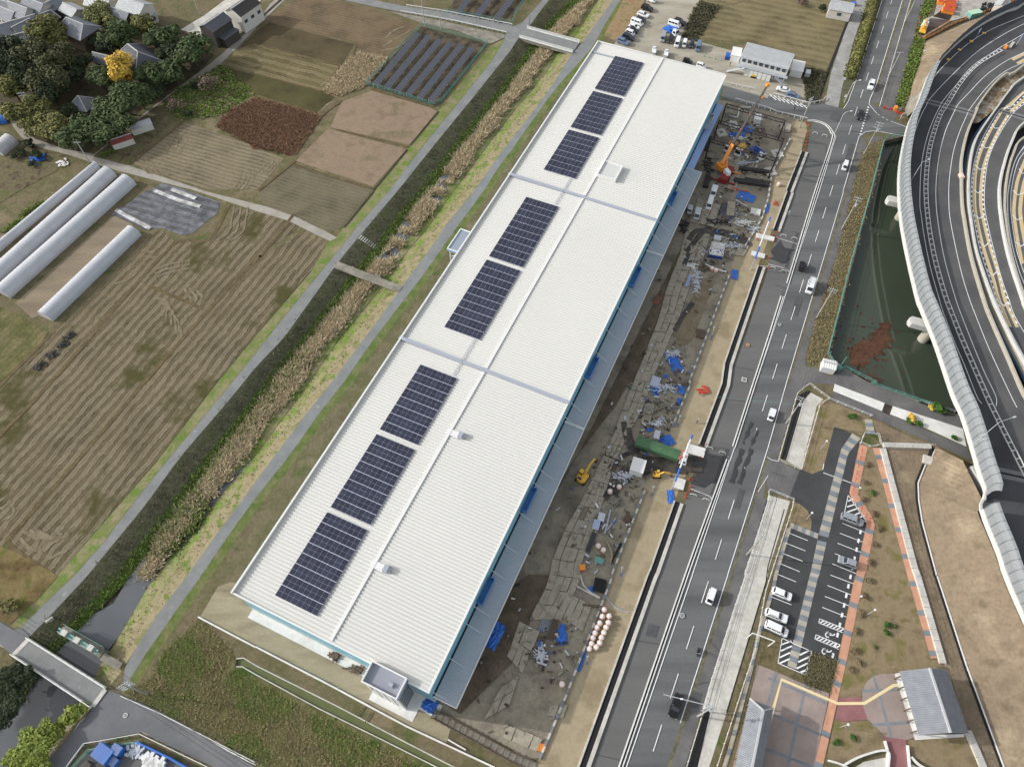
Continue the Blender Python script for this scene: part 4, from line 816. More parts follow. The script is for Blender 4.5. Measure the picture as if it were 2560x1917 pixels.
# the brown embankment at both ends, and the channel at its toe
def slope(name, A, Bb, m, n=50):
    a, b_ = resample(A, n), resample(Bb, n); return struct(name, MB().strip(a, b_), m)
slope('embankment', ts('32:1440,540 1370,690 1295,850 1300,1000 1330,1190 1450,1656; 33:1450,0 1705,785 2025,1656', .06), [p - Vector((0, 0, 1.0)) for p in ts('32:1700,640 1760,760 1880,1000 1830,1090 1990,1470; 33:2045,0 2208,380 2500,1000 2900,1800', ZD)], m_brown)
slope('embankment', ts('30:2330,-60 1850,130 1345,365 1330,440 1300,560 1240,720 1215,850 1200,930', .02), [p - Vector((0, 0, 1.0)) for p in ts('e0:2600,-100 2208,60 1950,185 1560,385 1200,655 900,955 750,1145 640,1420', ZD)], m_brown)
slope('embankment', ts('30:1215,850 1180,940 1200,1010', .02), [p - Vector((0, 0, 1.0)) for p in ts('e0:750,1145 640,1420 560,1640', ZD)], m_conc_d)
# abutment and pier heads
m_ = MB(); m_.prism(ts('32:1690,755 1740,735 1830,740 1790,800 1860,930 1830,960', 3.0), -.2, 5.8); m_.build('abutment', m_wallc, label='white concrete abutment under the noise wall south of the pond', cat='abutment')
for k, (a, b_, lab) in enumerate((((31, 1075, 60), 0, 'pale concrete pier head beside the upper end of the pond'), ((31, 1275, 1110), 0, 'pale hexagonal pier head over the floating brown weed'))):
    p = t('31', a[1], a[2], 4.6); o = thing('bridge_pier', lab, 'bridge pier', zup(p, PZ), -.35, 'pier heads under the viaduct')
    m_ = MB(); hx = [Vector((-1.5, -.6, 0)), Vector((-.9, -1.25, 0)), Vector((4, -1.25, 0)), Vector((4, 1.25, 0)), Vector((-.9, 1.25, 0)), Vector((-1.5, .6, 0))]; m_.prism(hx, 4.6, 6.2); m_.build('pier_head', m_wallc, o)
    MB().tube((4.5, 0, -.8), (4.5, 0, 5), 1.3, n=14).build('column', m_wallt, o)
# rough ground between the carriageways at the north end
struct('embankment', MB().poly(ts('e0:2208,1030 1900,1190 1700,1370 1490,1656; e1:1475,235 1400,420 1500,420 1790,180 1950,20; e0:1800,1656 1980,1400 2208,1215', ZD - .5)), ground('median_scrub', [(.35, c(96, 82, 58)), (.5, c(124, 106, 80)), (.62, c(158, 152, 140))], .35, .35, 1.4))
# ================================================================== vehicles
m_tyre = flat('tyre', c(26, 26, 27), .9); m_carglass = flat('car_glass', c(28, 34, 40), .08, spec=.7)
m_lamp = flat('lamp_glass', c(214, 216, 214), .2); m_tail = flat('tail_red', c(150, 24, 20), .3); m_chrome = flat('rim_metal', c(150, 152, 156), .4, .5)
PAINT = dict(white=flat('paint_white', c(224, 226, 226), .3, spec=.5), black=flat('paint_black', c(24, 25, 28), .2, spec=.6), silver=flat('paint_silver', c(158, 164, 170), .3, .3), blue=flat('paint_blue_grey', c(104, 126, 156), .3, .2), navy=flat('paint_navy', c(34, 42, 58), .25, spec=.6),
             pale=flat('paint_pale_grey', c(196, 200, 202), .3, .1))
def rr(x0, x1, w, r, z, k=3):
    out = []
    for cx, cy, a0 in ((x1 - r, w / 2 - r, 0), (x0 + r, w / 2 - r, 90), (x0 + r, -w / 2 + r, 180), (x1 - r, -w / 2 + r, 270)):
        for i in range(k): a = rad(a0 + 90 * i / (k - 1)); out.append(Vector((cx + r * math.cos(a), cy + r * math.sin(a), z)))
    return out
def loft(mb, rings, top=True):
    n = len(rings[0]); vs = [p for r in rings for p in r]; fs = []
    for j in range(len(rings) - 1):
        for i in range(n): fs.append((j * n + i, j * n + (i + 1) % n, (j + 1) * n + (i + 1) % n, (j + 1) * n + i))
    if top: fs.append(tuple((len(rings) - 1) * n + i for i in range(n)))
    return mb.add(vs, fs)
CARS = {}
def model(kind, L, Wd, belt, H, g0, g1, r0, r1, bed=None, rack=False, rails=False):
    """a car by its plan: length, width, belt line, height; greenhouse from g0 to g1, roof from r0 to r1 along the length"""
    P = []; h = L / 2; hood = belt - .12
    b = MB(); loft(b, [rr(-h + .08, h - .08, Wd - .12, .22, .24), rr(-h, h, Wd, .3, .45), rr(-h + .02, h - .02, Wd, .3, belt - .22), rr(-h + .1, h - .14, Wd - .1, .3, belt - .03)])
    loft(b, [rr(g0 - .04, g1 + .06, Wd - .16, .18, belt - .04), rr(g0, g1, Wd - .18, .16, belt + .02)])
    P.append(('body', b.mesh('body', None), 'paint', (0, 0, 0)))
    gw, rw = Wd - .2, Wd - .42 if H < 1.75 else Wd - .3
    g = MB(); loft(g, [rr(g0, g1, gw, .12, belt), rr(r0 - .03, r1 + .03, rw + .03, .14, H - .07), rr(r0 + .08, r1 - .08, rw - .12, .14, H)])
    P.append(('cabin', g.mesh('cabin', None), 'paint', (0, 0, 0)))
    def pane(c4, a0, a1, b0, b1, outw):
        A_, B_, C_, D_ = [Vector(q) for q in c4]; f = lambda u, v: A_.lerp(B_, u).lerp(D_.lerp(C_, u), v) + Vector(outw) * .02
        return [f(a0, b0), f(a1, b0), f(a1, b1), f(a0, b1)]
    zt = H - .07; w2, q2 = gw / 2, (rw + .03) / 2
    fr = [(g1, -w2, belt), (g1, w2, belt), (r1 + .03, q2, zt), (r1 + .03, -q2, zt)]; rq = [(g0, w2, belt), (g0, -w2, belt), (r0 - .03, -q2, zt), (r0 - .03, q2, zt)]
    ls = [(g1, w2, belt), (g0, w2, belt), (r0, q2, zt), (r1, q2, zt)]; rs = [(g0, -w2, belt), (g1, -w2, belt), (r1, -q2, zt), (r0, -q2, zt)]
    P.append(('windshield', MB().quad(*pane(fr, .06, .94, .06, .94, (1, 0, .4))).mesh('windshield', m_carglass), None, (0, 0, 0)))
    if not bed: P.append(('rear_window', MB().quad(*pane(rq, .1, .9, .15, .9, (-1, 0, .3))).mesh('rear_window', m_carglass), None, (0, 0, 0)))
    for s_, q in ((1, ls), (-1, rs)):
        sw = MB()
        nwin = 1 if bed else (3 if L > 4.4 else 2)
        for i in range(nwin): sw.quad(*pane(q, .07 + .88 * i / nwin, .07 + .88 * (i + 1) / nwin - .05, .12, .86, (0, s_, .1)))
        P.append(('side_window', sw.mesh('side_window', m_carglass), None, (0, 0, 0)))
    wh_ = MB().tube((0, -.1, 0), (0, .1, 0), .31, n=12).mesh('wheel', m_tyre); rim = MB().tube((0, -.11, 0), (0, .11, 0), .18, n=10).mesh('rim', m_chrome)
    for x in (-L * .3, L * .3):
        for y in (-Wd / 2 + .1, Wd / 2 - .1): P.append(('wheel', wh_, rim, (x, y, .31)))
    hl = MB().box((0, 0, 0), (.1, .32, .16)).mesh('headlight', m_lamp); tl = MB().box((0, 0, 0), (.08, .14, .34)).mesh('tail_light', m_tail)
    for y in (-Wd / 2 + .27, Wd / 2 - .27): P.append(('headlight', hl, None, (h - .06, y, belt - .3)))
    for y in (-Wd / 2 + .16, Wd / 2 - .16): P.append(('tail_light', tl, None, (-h + .03, y, belt - .2)))
    mr_ = MB().box((0, 0, 0), (.14, .2, .14)).mesh('mirror', m_tyre)
    for y in (-Wd / 2 - .08, Wd / 2 + .08): P.append(('mirror', mr_, None, (g1 - .35, y, belt + .08)))
    if bed:
        bm_ = MB(); x0, x1 = bed
        bm_.box(((x0 + x1) / 2, 0, .72), (x1 - x0, Wd - .02, .06))
        for a, b_, s3 in (((x0 + x1) / 2, Wd / 2 - .03, (x1 - x0, .05, .32)), ((x0 + x1) / 2, -Wd / 2 + .03, (x1 - x0, .05, .32)), (x0 + .03, 0, (.05, Wd, .32)), (x1 - .03, 0, (.05, Wd, .5))): bm_.box((a, b_, .88), s3)
        P.append(('load_bed', bm_.mesh('load_bed', None), 'paint', (0, 0, 0)))
    if rack:
        k = MB()
        for i in range(5): k.beam((r0 + .3 + i * .5, -rw / 2, H + .1), (r0 + .3 + i * .5, rw / 2, H + .1), .05)
        for y in (-rw / 2, rw / 2): k.beam((r0 + .1, y, H + .1), (r1 - .3, y, H + .1), .05)
        P.append(('roof_rack', k.mesh('roof_rack', m_steel), None, (0, 0, 0)))
    if rails:
        k = MB()
        for y in (-rw / 2 + .08, rw / 2 - .08): k.beam((r0 + .3, y, H + .03), (r1 - .3, y, H + .03), .06)
        P.append(('roof_rail', k.mesh('roof_rail', m_tyre), None, (0, 0, 0)))
    CARS[kind] = P
model('hatch', 4.1, 1.7, .98, 1.52, -1.85, 1.05, -1.45, .35); model('sedan', 4.6, 1.76, .95, 1.46, -1.65, 1.1, -.95, .3); model('wagon', 4.6, 1.75, .95, 1.5, -2.1, 1.05, -1.75, .3, rails=True)
model('suv', 4.7, 1.85, 1.12, 1.78, -2.2, 1.05, -1.9, .45, rails=True); model('minivan', 4.7, 1.72, 1.1, 1.85, -2.25, 1.55, -2.1, .75); model('keivan', 3.4, 1.48, 1.05, 1.9, -1.62, 1.5, -1.55, .98)
model('keicar', 3.4, 1.48, 1.02, 1.72, -1.58, 1.1, -1.5, .55); model('van', 4.75, 1.7, 1.12, 2.0, -2.3, 2.12, -2.25, 1.45); model('rackvan', 5.0, 1.8, 1.15, 2.1, -2.4, 2.2, -2.35, 1.5, rack=True)
model('keitruck', 3.4, 1.48, 1.05, 1.78, .45, 1.6, .52, 1.05, bed=(-1.68, .42)); model('pickup', 4.7, 1.7, 1.1, 1.95, .75, 2.25, .82, 1.6, bed=(-2.3, .72))
def park(kind, colour, label, pos, front, group=None, z=0.0, name=None):
    p, q = t(pos[0], pos[1], pos[2], z + .8), t(front[0], front[1], front[2], z + .8)
    cat = {'keitruck': 'pickup truck', 'pickup': 'pickup truck', 'keivan': 'van', 'van': 'van', 'rackvan': 'van', 'minivan': 'minivan', 'suv': 'car'}.get(kind, 'car')
    o = thing(name or cat.replace(' ', '_'), label, cat, zup(p, z + .13), math.atan2(q.y - p.y, q.x - p.x), group)
    for nm, me, pk, loc in CARS[kind]:
        if pk == 'paint':
            if not me.materials: me.materials.append(PAINT['white'])
            inst(nm, me, o, loc, m=PAINT[colour])
        else:
            ch = inst(nm, me, o, loc)
            if nm == 'wheel': inst('rim', pk, ch)
    return o
g1 = 'cars driving on the main road'
park('suv', 'white', 'white estate car driving north of the junction, nearest the cross street', ('30', 890, 735), ('30', 870, 800), g1)
park('sedan', 'black', 'black saloon passing the junction beside the white dotted line', ('30', 795, 990), ('30', 775, 1050), g1)
park('keivan', 'white', 'white kei wagon on the road beside the upper end of the pond', ('30', 663, 1435), ('30', 645, 1500), g1)
park('keicar', 'black', 'black boxy kei car in the lane beside the wet entrance', ('31', 292, 640), ('31', 312, 560), g1)
park('rackvan', 'white', 'large white van with a roof rack driving past the pond', ('31', 365, 815), ('31', 345, 880), g1)
park('keitruck', 'white', 'white kei pickup with an open load bed on the main road', ('32', 32, 265), ('32', 12, 330), g1)
park('keivan', 'white', 'white boxy kei van alone on the lower stretch of the main road', ('23', 1715, 185), ('23', 1690, 260), g1)
park('suv', 'black', 'black people carrier under the overhanging lamp arm near the bottom of the road', ('23', 1415, 1125), ('23', 1390, 1200), g1)
g2 = 'cars in the striped car park'
park('minivan', 'silver', 'silver minivan parked next to the hatched triangle', ('32', 722, 1165), ('32', 800, 1195), g2)
park('hatch', 'silver', 'silver compact car parked alone halfway down the brick path', ('32', 690, 1535), ('32', 610, 1505), g2)
park('hatch', 'white', 'white hatchback with an empty bay on both sides', ('33', 120, 160), ('33', 205, 195), g2)
park('wagon', 'white', 'white estate car with roof rails, middle of the three parked white cars', ('33', 72, 348), ('33', 150, 380), g2)
park('minivan', 'white', 'white minivan at the end of the western row next to the shrub bed', ('33', 72, 462), ('33', 150, 498), g2)
g3 = 'vehicles in the row on the gravel lot'
for k, (kd, co, lab, x, y) in enumerate((('keitruck', 'white', 'white kei pickup cut by the top edge of the photo', 1205, 2), ('suv', 'black', 'black four-wheel drive next to the kei pickup at the top of the row', 1165, 72), ('wagon', 'white', 'white estate car with rack, between the two topmost black cars of the row', 1132, 125), ('hatch', 'navy', 'dark hatchback between two white cars high in the row', 1110, 168),
        ('van', 'white', 'white van with two roof windows in the gravel lot row', 1078, 198), ('hatch', 'white', 'white hatchback directly below the van with roof windows', 1053, 232), ('sedan', 'black', 'black saloon between white hatchback and white kei van in the row', 1040, 258), ('keivan', 'white', 'white kei van low in the row, above the black four-wheel drive', 1020, 288), ('suv', 'navy', 'black four-wheel drive second from the warehouse end of the row', 1003, 322), ('suv', 'blue', 'blue-grey estate car at the warehouse end of the row', 958, 360))):
    park(kd, co, lab, ('20', x, y), ('20', x + 60, y + 22), g3)
g4 = 'vehicles parked in the middle of the gravel lot'
park('suv', 'black', 'black estate car behind the white van, topmost of the middle cluster', ('20', 1445, 192), ('20', 1510, 215), g4); park('van', 'white', 'white van beside the blue covered truck in the gravel lot', ('20', 1400, 212), ('20', 1465, 232), g4)
for kd, co, lab, x, y in (('van', 'silver', 'silver van at the left end of the six facing the warehouse', 1305, 325), ('keivan', 'black', 'black van between the silver van and the white van', 1367, 345), ('van', 'white', 'tall white van third from the left of the six facing the warehouse', 1427, 370), ('keivan', 'white', 'small white kei van between the tall white van and a black one', 1488, 380), ('keivan', 'navy', 'black kei van next to the blue-grey van at the right end', 1552, 384), ('van', 'blue', 'blue-grey van at the right end of the six facing the warehouse', 1608, 405)):
    park(kd, co, lab, ('20', x, y), ('20', x - 18, y + 60), g4)
g5 = 'vehicles close behind the warehouse'
park('keitruck', 'white', 'white kei pickup with green load behind the warehouse', ('20', 1225, 440), ('20', 1230, 380), g5); park('keitruck', 'white', 'white kei pickup with tan empty bed behind the warehouse', ('20', 1330, 465), ('20', 1338, 400), g5)
park('keicar', 'black', 'black car half hidden by the far roof edge', ('20', 1515, 532), ('20', 1560, 545), g5); park('keicar', 'white', 'white car half hidden by the far roof edge, nearest the office', ('20', 1632, 570), ('20', 1680, 585), g5)
park('sedan', 'white', 'white saloon parked between site office and guard rail', ('30', 132, 772), ('30', 70, 755), 'cars beside the site office'); park('wagon', 'blue', 'blue-grey estate parked against the guard rail', ('30', 215, 825), ('30', 280, 840), 'cars beside the site office')
g6 = 'small trucks on the building site'
park('van', 'white', 'white van with blue rear load parked on the site slabs', ('21', 1705, 100), ('21', 1688, 160), g6); park('pickup', 'pale', 'pale pickup parked at the canopy edge on the site', ('21', 1600, 185), ('21', 1583, 250), g6)
park('pickup', 'white', 'white truck heaped with pale sacks on the site slabs', ('21', 1742, -10), ('21', 1726, 40), g6); park('keitruck', 'pale', 'grey kei pickup half under the canopy edge', ('21', 1535, 150), ('21', 1525, 200), g6)
# motorbike with its rider
p = t('23', 1605, 660, .6); o = thing('motorbike', 'dark motorbike on the lower stretch of the main road', 'motorbike', zup(p, .06), math.atan2(-1, -.3))
for x in (-.62, .62): MB().tube((x, -.07, .3), (x, .07, .3), .3, n=12).build('wheel', m_tyre, o)
m_ = MB(); m_.box((0, 0, .62), (.9, .26, .34)); m_.box((-.35, 0, .82), (.6, .24, .1)); m_.beam((.5, 0, .9), (.65, 0, .3), .08); m_.build('frame', PAINT['black'], o)
MB().beam((.45, -.35, 1.0), (.45, .35, 1.0), .05).build('handlebar', m_steel, o)
# people are built as one skinned body each
def person(label, loc, rz, joints, edges, radii, cloth, extra=(), head=None):
    me = bpy.data.meshes.new('person'); me.from_pydata(joints, edges, []); o = bpy.data.objects.new('person', me); COL.objects.link(o)
    o.location = loc; o.rotation_euler = (0, 0, rz); tag(o, label, 'person'); me.materials.append(cloth)
    sk = o.modifiers.new('skin', 'SKIN'); 
    for i, v in enumerate(me.skin_vertices[0].data): v.radius = (radii[i], radii[i] * .85)
    me.skin_vertices[0].data[0].use_root = True
    sb = o.modifiers.new('sub', 'SUBSURF'); sb.levels = 1; sb.render_levels = 1
    return o
m_skin = flat('skin', c(196, 150, 120), .6); m_dark = flat('dark_clothes', c(34, 36, 42), .9); m_grey_c = flat('grey_work_clothes', c(92, 98, 108), .9); m_vest = flat('pale_clothes', c(150, 156, 160), .9)
STAND = ([(0, 0, .95), (0, 0, 1.25), (0, 0, 1.45), (.02, 0, 1.56), (.03, 0, 1.68), (0, .1, .88), (.04, .11, .48), (0, .11, .06), (.14, .11, .03), (0, -.1, .88), (-.06, -.11, .48), (-.16, -.11, .06), (-.02, -.11, .03), (0, .2, 1.42), (.03, .27, 1.14), (.12, .26, .9), (0, -.2, 1.42), (-.06, -.27, 1.14), (0, -.28, .9)],
         [(0, 1), (1, 2), (2, 3), (3, 4), (0, 5), (5, 6), (6, 7), (7, 8), (0, 9), (9, 10), (10, 11), (11, 12), (2, 13), (13, 14), (14, 15), (2, 16), (16, 17), (17, 18)], [.15, .15, .16, .06, .1, .1, .075, .055, .05, .1, .075, .055, .05, .075, .055, .045, .075, .055, .045])
RIDE = ([(-.3, 0, .92), (-.22, 0, 1.2), (-.08, 0, 1.4), (0, 0, 1.5), (.04, 0, 1.62), (-.25, .14, .9), (.12, .22, .72), (-.02, .2, .36), (-.25, -.14, .9), (.12, -.22, .72), (-.02, -.2, .36), (-.06, .2, 1.36), (.2, .3, 1.14), (.44, .3, 1.04), (-.06, -.2, 1.36), (.2, -.3, 1.14), (.44, -.3, 1.04)],
        [(0, 1), (1, 2), (2, 3), (3, 4), (0, 5), (5, 6), (6, 7), (0, 8), (8, 9), (9, 10), (2, 11), (11, 12), (12, 13), (2, 14), (14, 15), (15, 16)], [.15, .16, .16, .07, .13, .1, .08, .06, .1, .08, .06, .08, .06, .05, .08, .06, .05])
def helmet(o, x, z, m, name='helmet'):
    MB().ball((x, 0, z), .135, .95).build(name, m, o)
def hands(o, pts):
    for x, y, z, s in pts:
        m_ = MB(); m_.box((x, y, z - .05), (.085, .035, .1))
        for i, l in enumerate((.065, .08, .085, .07)): m_.beam((x - .034 + i * .023, y, z - .1), (x - .03 + i * .023, y - .015 * s, z - .1 - l), .018)
        m_.beam((x + .045, y, z - .03), (x + .075, y, z - .09), .02); m_.build('hand', m_skin, o)
r_ = person('person in dark clothes riding the motorbike', zup(p, .06), math.atan2(-1, -.3), *RIDE, m_dark); helmet(r_, .04, 1.64, PAINT['black'])
for lab, tl, x, y, cl, rz in (('person in dark clothes walking across the cross street', '30', 222, 955, m_dark, 2.6), ('person in dark clothes standing beside the office stairs', '20', 1878, 575, m_dark, 0), ('person in pale grey clothes walking on the fresh layby', '31', 172, 205, m_vest, 1.0), ('person in work clothes standing on the tan strip beside orange markers', '22', 1590, 335, m_grey_c, .4)):
    p_ = t(tl, x, y, 0); q_ = person(lab, zup(p_, .06), rz, *STAND, cl); MB().ball((.03, 0, 1.7), .105, 1.15).build('head', m_skin, q_); helmet(q_, .03, 1.76, m_lamp if cl is not m_dark else m_dark, 'helmet' if cl is not m_dark else 'hair'); hands(q_, ((.13, .26, .9, 1), (0, -.28, .9, -1)))
# ================================================================== plants
def crown(n, lobes, leaf, flat_=.85, seed=1, droop=0.0):
    """leaf clumps over several uneven lobes"""
    q = random.Random(seed); mb = MB(); ls = []
    for i in range(lobes):
        a = q.uniform(0, 6.283); r = q.uniform(.0, .72); ls.append((Vector((math.cos(a) * r, math.sin(a) * r, q.uniform(-.4, .55) * (1.1 - r))), q.uniform(.22, .5)))
    for i in range(n):
        ce, rr_ = ls[i % lobes]; d = Vector((q.gauss(0, 1), q.gauss(0, 1), q.gauss(.15, 1))).normalized()
        p = ce + d * rr_ * q.uniform(.72, 1.05); p.z *= flat_
        nrm = (d + Vector((q.gauss(0, .5), q.gauss(0, .5), q.gauss(.3, .5)))).normalized(); u = nrm.orthogonal().normalized(); u = Matrix.Rotation(q.uniform(0, 6.28), 3, nrm) @ u; v = nrm.cross(u)
        s = leaf * q.uniform(.6, 1.4); mb.add([p - u * s - v * s * .6, p + u * s - v * s * .6, p + u * s * .5 + v * s * .8, p - u * s * .5 + v * s * .8], [(0, 1, 2, 3)])
    return mb
LEAF = dict(ever=leafy('evergreen_leaves', c(68, 82, 46), .55, 1.55), dark=leafy('dark_leaves', c(54, 64, 41), .5, 1.55), olive=leafy('olive_leaves', c(106, 106, 56), .5, 1.5), bamboo=leafy('bamboo_leaves', c(112, 116, 66), .5, 1.5), yellow=leafy('ginkgo_leaves', c(212, 174, 62), .65, 1.35, .015),
            bare=leafy('bare_twigs', c(112, 92, 82), .5, 1.4), light=leafy('light_leaves', c(112, 126, 48), .5, 1.5), brown=leafy('brown_leaves', c(124, 106, 78), .5, 1.5), green=leafy('bright_leaves', c(62, 98, 36), .6, 1.4), conifer=leafy('conifer_leaves', c(80, 82, 52), .5, 1.5))
m_bark = flat('bark', c(82, 70, 56), .95, var=.2, vs=2)
CR = {'round': [crown(2600, 13, .062, .85, s).mesh('crown', None) for s in (1, 2, 3, 4)], 'tall': [crown(2600, 13, .062, 1.35, s).mesh('crown', None) for s in (11, 12)], 'airy': [crown(420, 9, .06, 1.0, s).mesh('crown', None) for s in (21, 22)], 'bush': [crown(260, 6, .16, .75, s).mesh('crown', None) for s in (31, 32, 33)]}
TR = MB(); TR.tube((0, 0, 0), (.02, .01, .55), .035, .024, 7); TR.tube((.02, .01, .5), (.25, .1, .95), .018, .007, 5); TR.tube((.02, .01, .5), (-.2, .15, .9), .018, .007, 5); TR.tube((.02, .01, .45), (-.05, -.25, .85), .016, .006, 5); TRM = TR.mesh('trunk', m_bark)
def tree(name, label, tile, x, y, r, mat, form='round', hgt=None, group=None, cat='tree'):
    hgt = hgt or r * 1.9
    if tile == '00' and form != 'bush': r *= 1.22
    p = t(tile, x, y, hgt * .6); o = thing(name, label, cat, (p.x, p.y, 0), R.uniform(0, 6.28), group)
    me = R.choice(CR[form]); 
    if not me.materials: me.materials.append(LEAF['ever'])
    if form != 'bush':
        tk = inst('trunk', TRM, o); tk.scale = (hgt * 1.0, hgt * 1.0, hgt * .9)
    cz = inst('crown', me, o, (0, 0, hgt * .62 if form != 'bush' else hgt * .42), 0, LEAF[mat]); cz.scale = (r * 1.05, r * 1.05, (hgt * .48 if form != 'tall' else hgt * .36))
    return o
ge = 'trees of the temple grove'
def many(name, base, items, mat, form, group, hk=1.9):
    """items: x, y, radius, what sets it apart"""
    for x, y, r, tl, d in items: tree(name, base + ' ' + d, tl, x, y, r, mat, form, r * hk, group)
many('evergreen_tree', 'rounded dark evergreen', [(1640, 430, 6.2, '00', 'at the right end of the grove by the lane'), (1420, 330, 6, '00', 'between the dark modern house and the temple hall'), (1000, 310, 6.2, '00', 'behind the small grey roof of the temple'), (1340, 640, 5.6, '00', 'standing against the long white temple wall'), (1490, 610, 5, '00', 'where the white wall meets the lane'), (860, 680, 5.2, '00', 'just left of the yellow ginkgo'),
     (1060, 850, 6, '00', 'below the yellow ginkgo'), (930, 940, 5, '00', 'right of the little pyramid roof'), (1190, 830, 4.8, '00', 'on the lane edge under the white wall'), (740, 1070, 5.2, '00', 'below the little pyramid roof'), (650, 1190, 5, '00', 'at the lowest tip of the grove'), (870, 1120, 5.2, '00', 'behind the red roofed shed'), (1010, 1040, 5, '00', 'behind the white shed')], 'ever', 'round', ge, 1.7)
many('evergreen_tree', 'darker evergreen', [(560, 960, 3.2, '00', 'small and round in the temple yard'), (1310, 790, 3.6, '00', 'low beside the lane'), (930, 410, 3.6, '00', 'small, in shade above the grey temple roof'), (850, 350, 3.2, '00', 'small, beside the large tiled house'), (1500, 460, 5.2, '00', 'filling the gap behind the temple hall'), (790, 1200, 4.0, '00', 'low by the red roofed shed corner'), (640, 640, 4.5, '00', 'in deep shade at the middle of the grove'), (690, 540, 4.2, '00', 'shading the stone lantern yard')], 'dark', 'round', ge, 1.6)
many('conifer_tree', 'tall brownish conifer', [(200, 530, 5, '00', 'in the thick of the left grove'), (340, 470, 5.2, '00', 'left of the large tiled house'), (460, 600, 5.2, '00', 'nearest the middle of the grove'), (350, 720, 4.8, '00', 'above the leaning bare trunk'), (500, 720, 4.6, '00', 'left of the temple yard'), (560, 480, 4.4, '00', 'touching the large tiled house')], 'conifer', 'tall', ge, 2.6)
many('conifer_tree', 'dark tall conifer', [(70, 440, 5.4, '00', 'at the left edge of the photo'), (200, 660, 5, '00', 'left of the yellowing tree'), (30, 610, 5, '00', 'cut by the left edge'), (430, 800, 4.4, '00', 'beside the bare earth of the temple yard'), (110, 560, 5, '00', 'second from the left edge')], 'dark', 'tall', ge, 2.4)
many('yellowing_tree', 'yellow green autumn tree', [(90, 750, 5.4, '00', 'at the left edge above the lane'), (300, 900, 4.4, '00', 'next to the overhead wires'), (150, 960, 4.2, '00', 'on the bank above the blue tunnel'), (370, 260, 6.2, '00', 'large and brownish among the tiled roofs'), (470, 330, 4.4, '00', 'touching the large tiled house roof'), (1240, 210, 4.6, '00', 'behind the evergreens near the road top')], 'olive', 'round', ge, 1.9)
many('mixed_tree', 'olive green tree', [(500, 1080, 5, '00', 'by the lane at the lower grove edge'), (420, 1010, 4, '00', 'lowest left of the grove'), (260, 1060, 3.6, '00', 'on the lane bend'), (330, 1130, 3.0, '00', 'small, hanging over the lane')], 'olive', 'round', ge, 1.6)
many('bamboo_clump', 'pale bamboo clump', [(820, 130, 4.2, '00', 'above the large tiled house'), (890, 100, 4, '00', 'next to the pale house roofs'), (920, 190, 3.8, '00', 'lower of the three by the roofs')], 'bamboo', 'tall', 'bamboo behind the houses', 2.0)
tree('ginkgo_tree', 'bright yellow ginkgo beside the temple hall', '00', 1040, 590, 4.6, 'yellow', 'tall', 13.0)
many('bare_tree', 'leafless pinkish tree', [(1800, 720, 3.8, '00', 'at the corner of the rough green plot'), (1500, 910, 3, '00', 'at the edge of the rough plot by the lane')], 'bare', 'airy', 'bare trees on the rough plot', 1.3)
many('shrub', 'round green shrub', [(1690, 720, 2.4, '00', 'beside the bare pinkish tree'), (240, 1230, 2.2, '00', 'in the garden right of the grey tunnel'), (165, 1290, 2.2, '00', 'directly below the grey tunnel end'), (300, 1310, 2.4, '00', 'by the lane in the garden'), (120, 1330, 1.8, '00', 'small, left in the garden'), (270, 1400, 1.6, '00', 'next to the crumpled blue sheet'), (1620, 970, 1.8, '00', 'on the rough green plot')], 'dark', 'bush', 'garden shrubs', 1.3)
many('river_bush', 'big green bush', [(330, 1400, 3.6, '03', 'overhanging the river, topmost of the lower clump'), (240, 1500, 3.6, '03', 'in the lower clump, out over the water'), (440, 1340, 2.8, '03', 'between the river and the white pipe rail'), (170, 1610, 3.4, '03', 'cut by the bottom edge of the photo'), (330, 1580, 3.2, '03', 'at the bottom beside the road rail')], 'light', 'round', 'bushes on the river bank', 1.0)
many('river_bush', 'yellow green bush', [(650, 1180, 2.6, '03', 'under the end of the lower bridge'), (570, 1250, 2.2, '03', 'second from the lower bridge')], 'light', 'bush', 'bushes on the river bank', 1.0)
many('river_bush', 'dark bush', [(150, 860, 3.0, '03', 'against the road bridge on the left bank'), (250, 890, 2.4, '03', 'at the water on the left bank'), (50, 940, 3.6, '03', 'high on the left bank'), (80, 1100, 3.2, '03', 'middle of the left bank'), (10, 1220, 3.0, '03', 'lowest on the left bank')], 'dark', 'round', 'bushes on the river bank', 1.0)
many('river_bush', 'yellowish bush', [(60, 250, 2.4, '03', 'beside the path at the left edge')], 'olive', 'bush', None, 1.2)
# reeds, scrub and grass that nobody could count
m_reed = leafy('reed_straw', c(188, 169, 133), .62, 1.35, .012, .9); m_scrubleaf = leafy('scrub_blades', c(90, 88, 66), .65, 1.35, .03, .9); m_grassleaf = leafy('grass_blades', c(110, 130, 58), .6, 1.4, .03, .9); m_strawleaf = leafy('straw_blades', c(138, 126, 86), .65, 1.35, .02, .9); m_redleaf = leafy('red_stems', c(132, 100, 76), .7, 1.4, .015, .9)
GAPS = [t('10', 1640, 1540, WZ), t('10', 1590, 1610, WZ), t('11', 1540, 60, WZ), t('11', 1270, 390, WZ), t('11', 1190, 520, WZ), t('11', 1130, 560, WZ), t('11', 1300, 290, WZ)]
kL, kR = LB[:19], RB[:15]
ra = resample(kL, 110); rb = [min(resample(kR, 300), key=lambda w: (w - p).length) for p in ra]
wv = lambda i, k: .08 * math.sin(i * .7 + k) + .05 * math.sin(i * 1.9 + 2 * k)
rl, rg = [p.lerp(w, .04 + max(0, wv(i, 0))) for i, (p, w) in enumerate(zip(ra, rb))], [p.lerp(w, .66 + wv(i, 2)) for i, (p, w) in enumerate(zip(ra, rb))]
REED = rl + [t('03', 1200, 30, WZ), t('03', 1290, 30, WZ)] + rg[::-1]
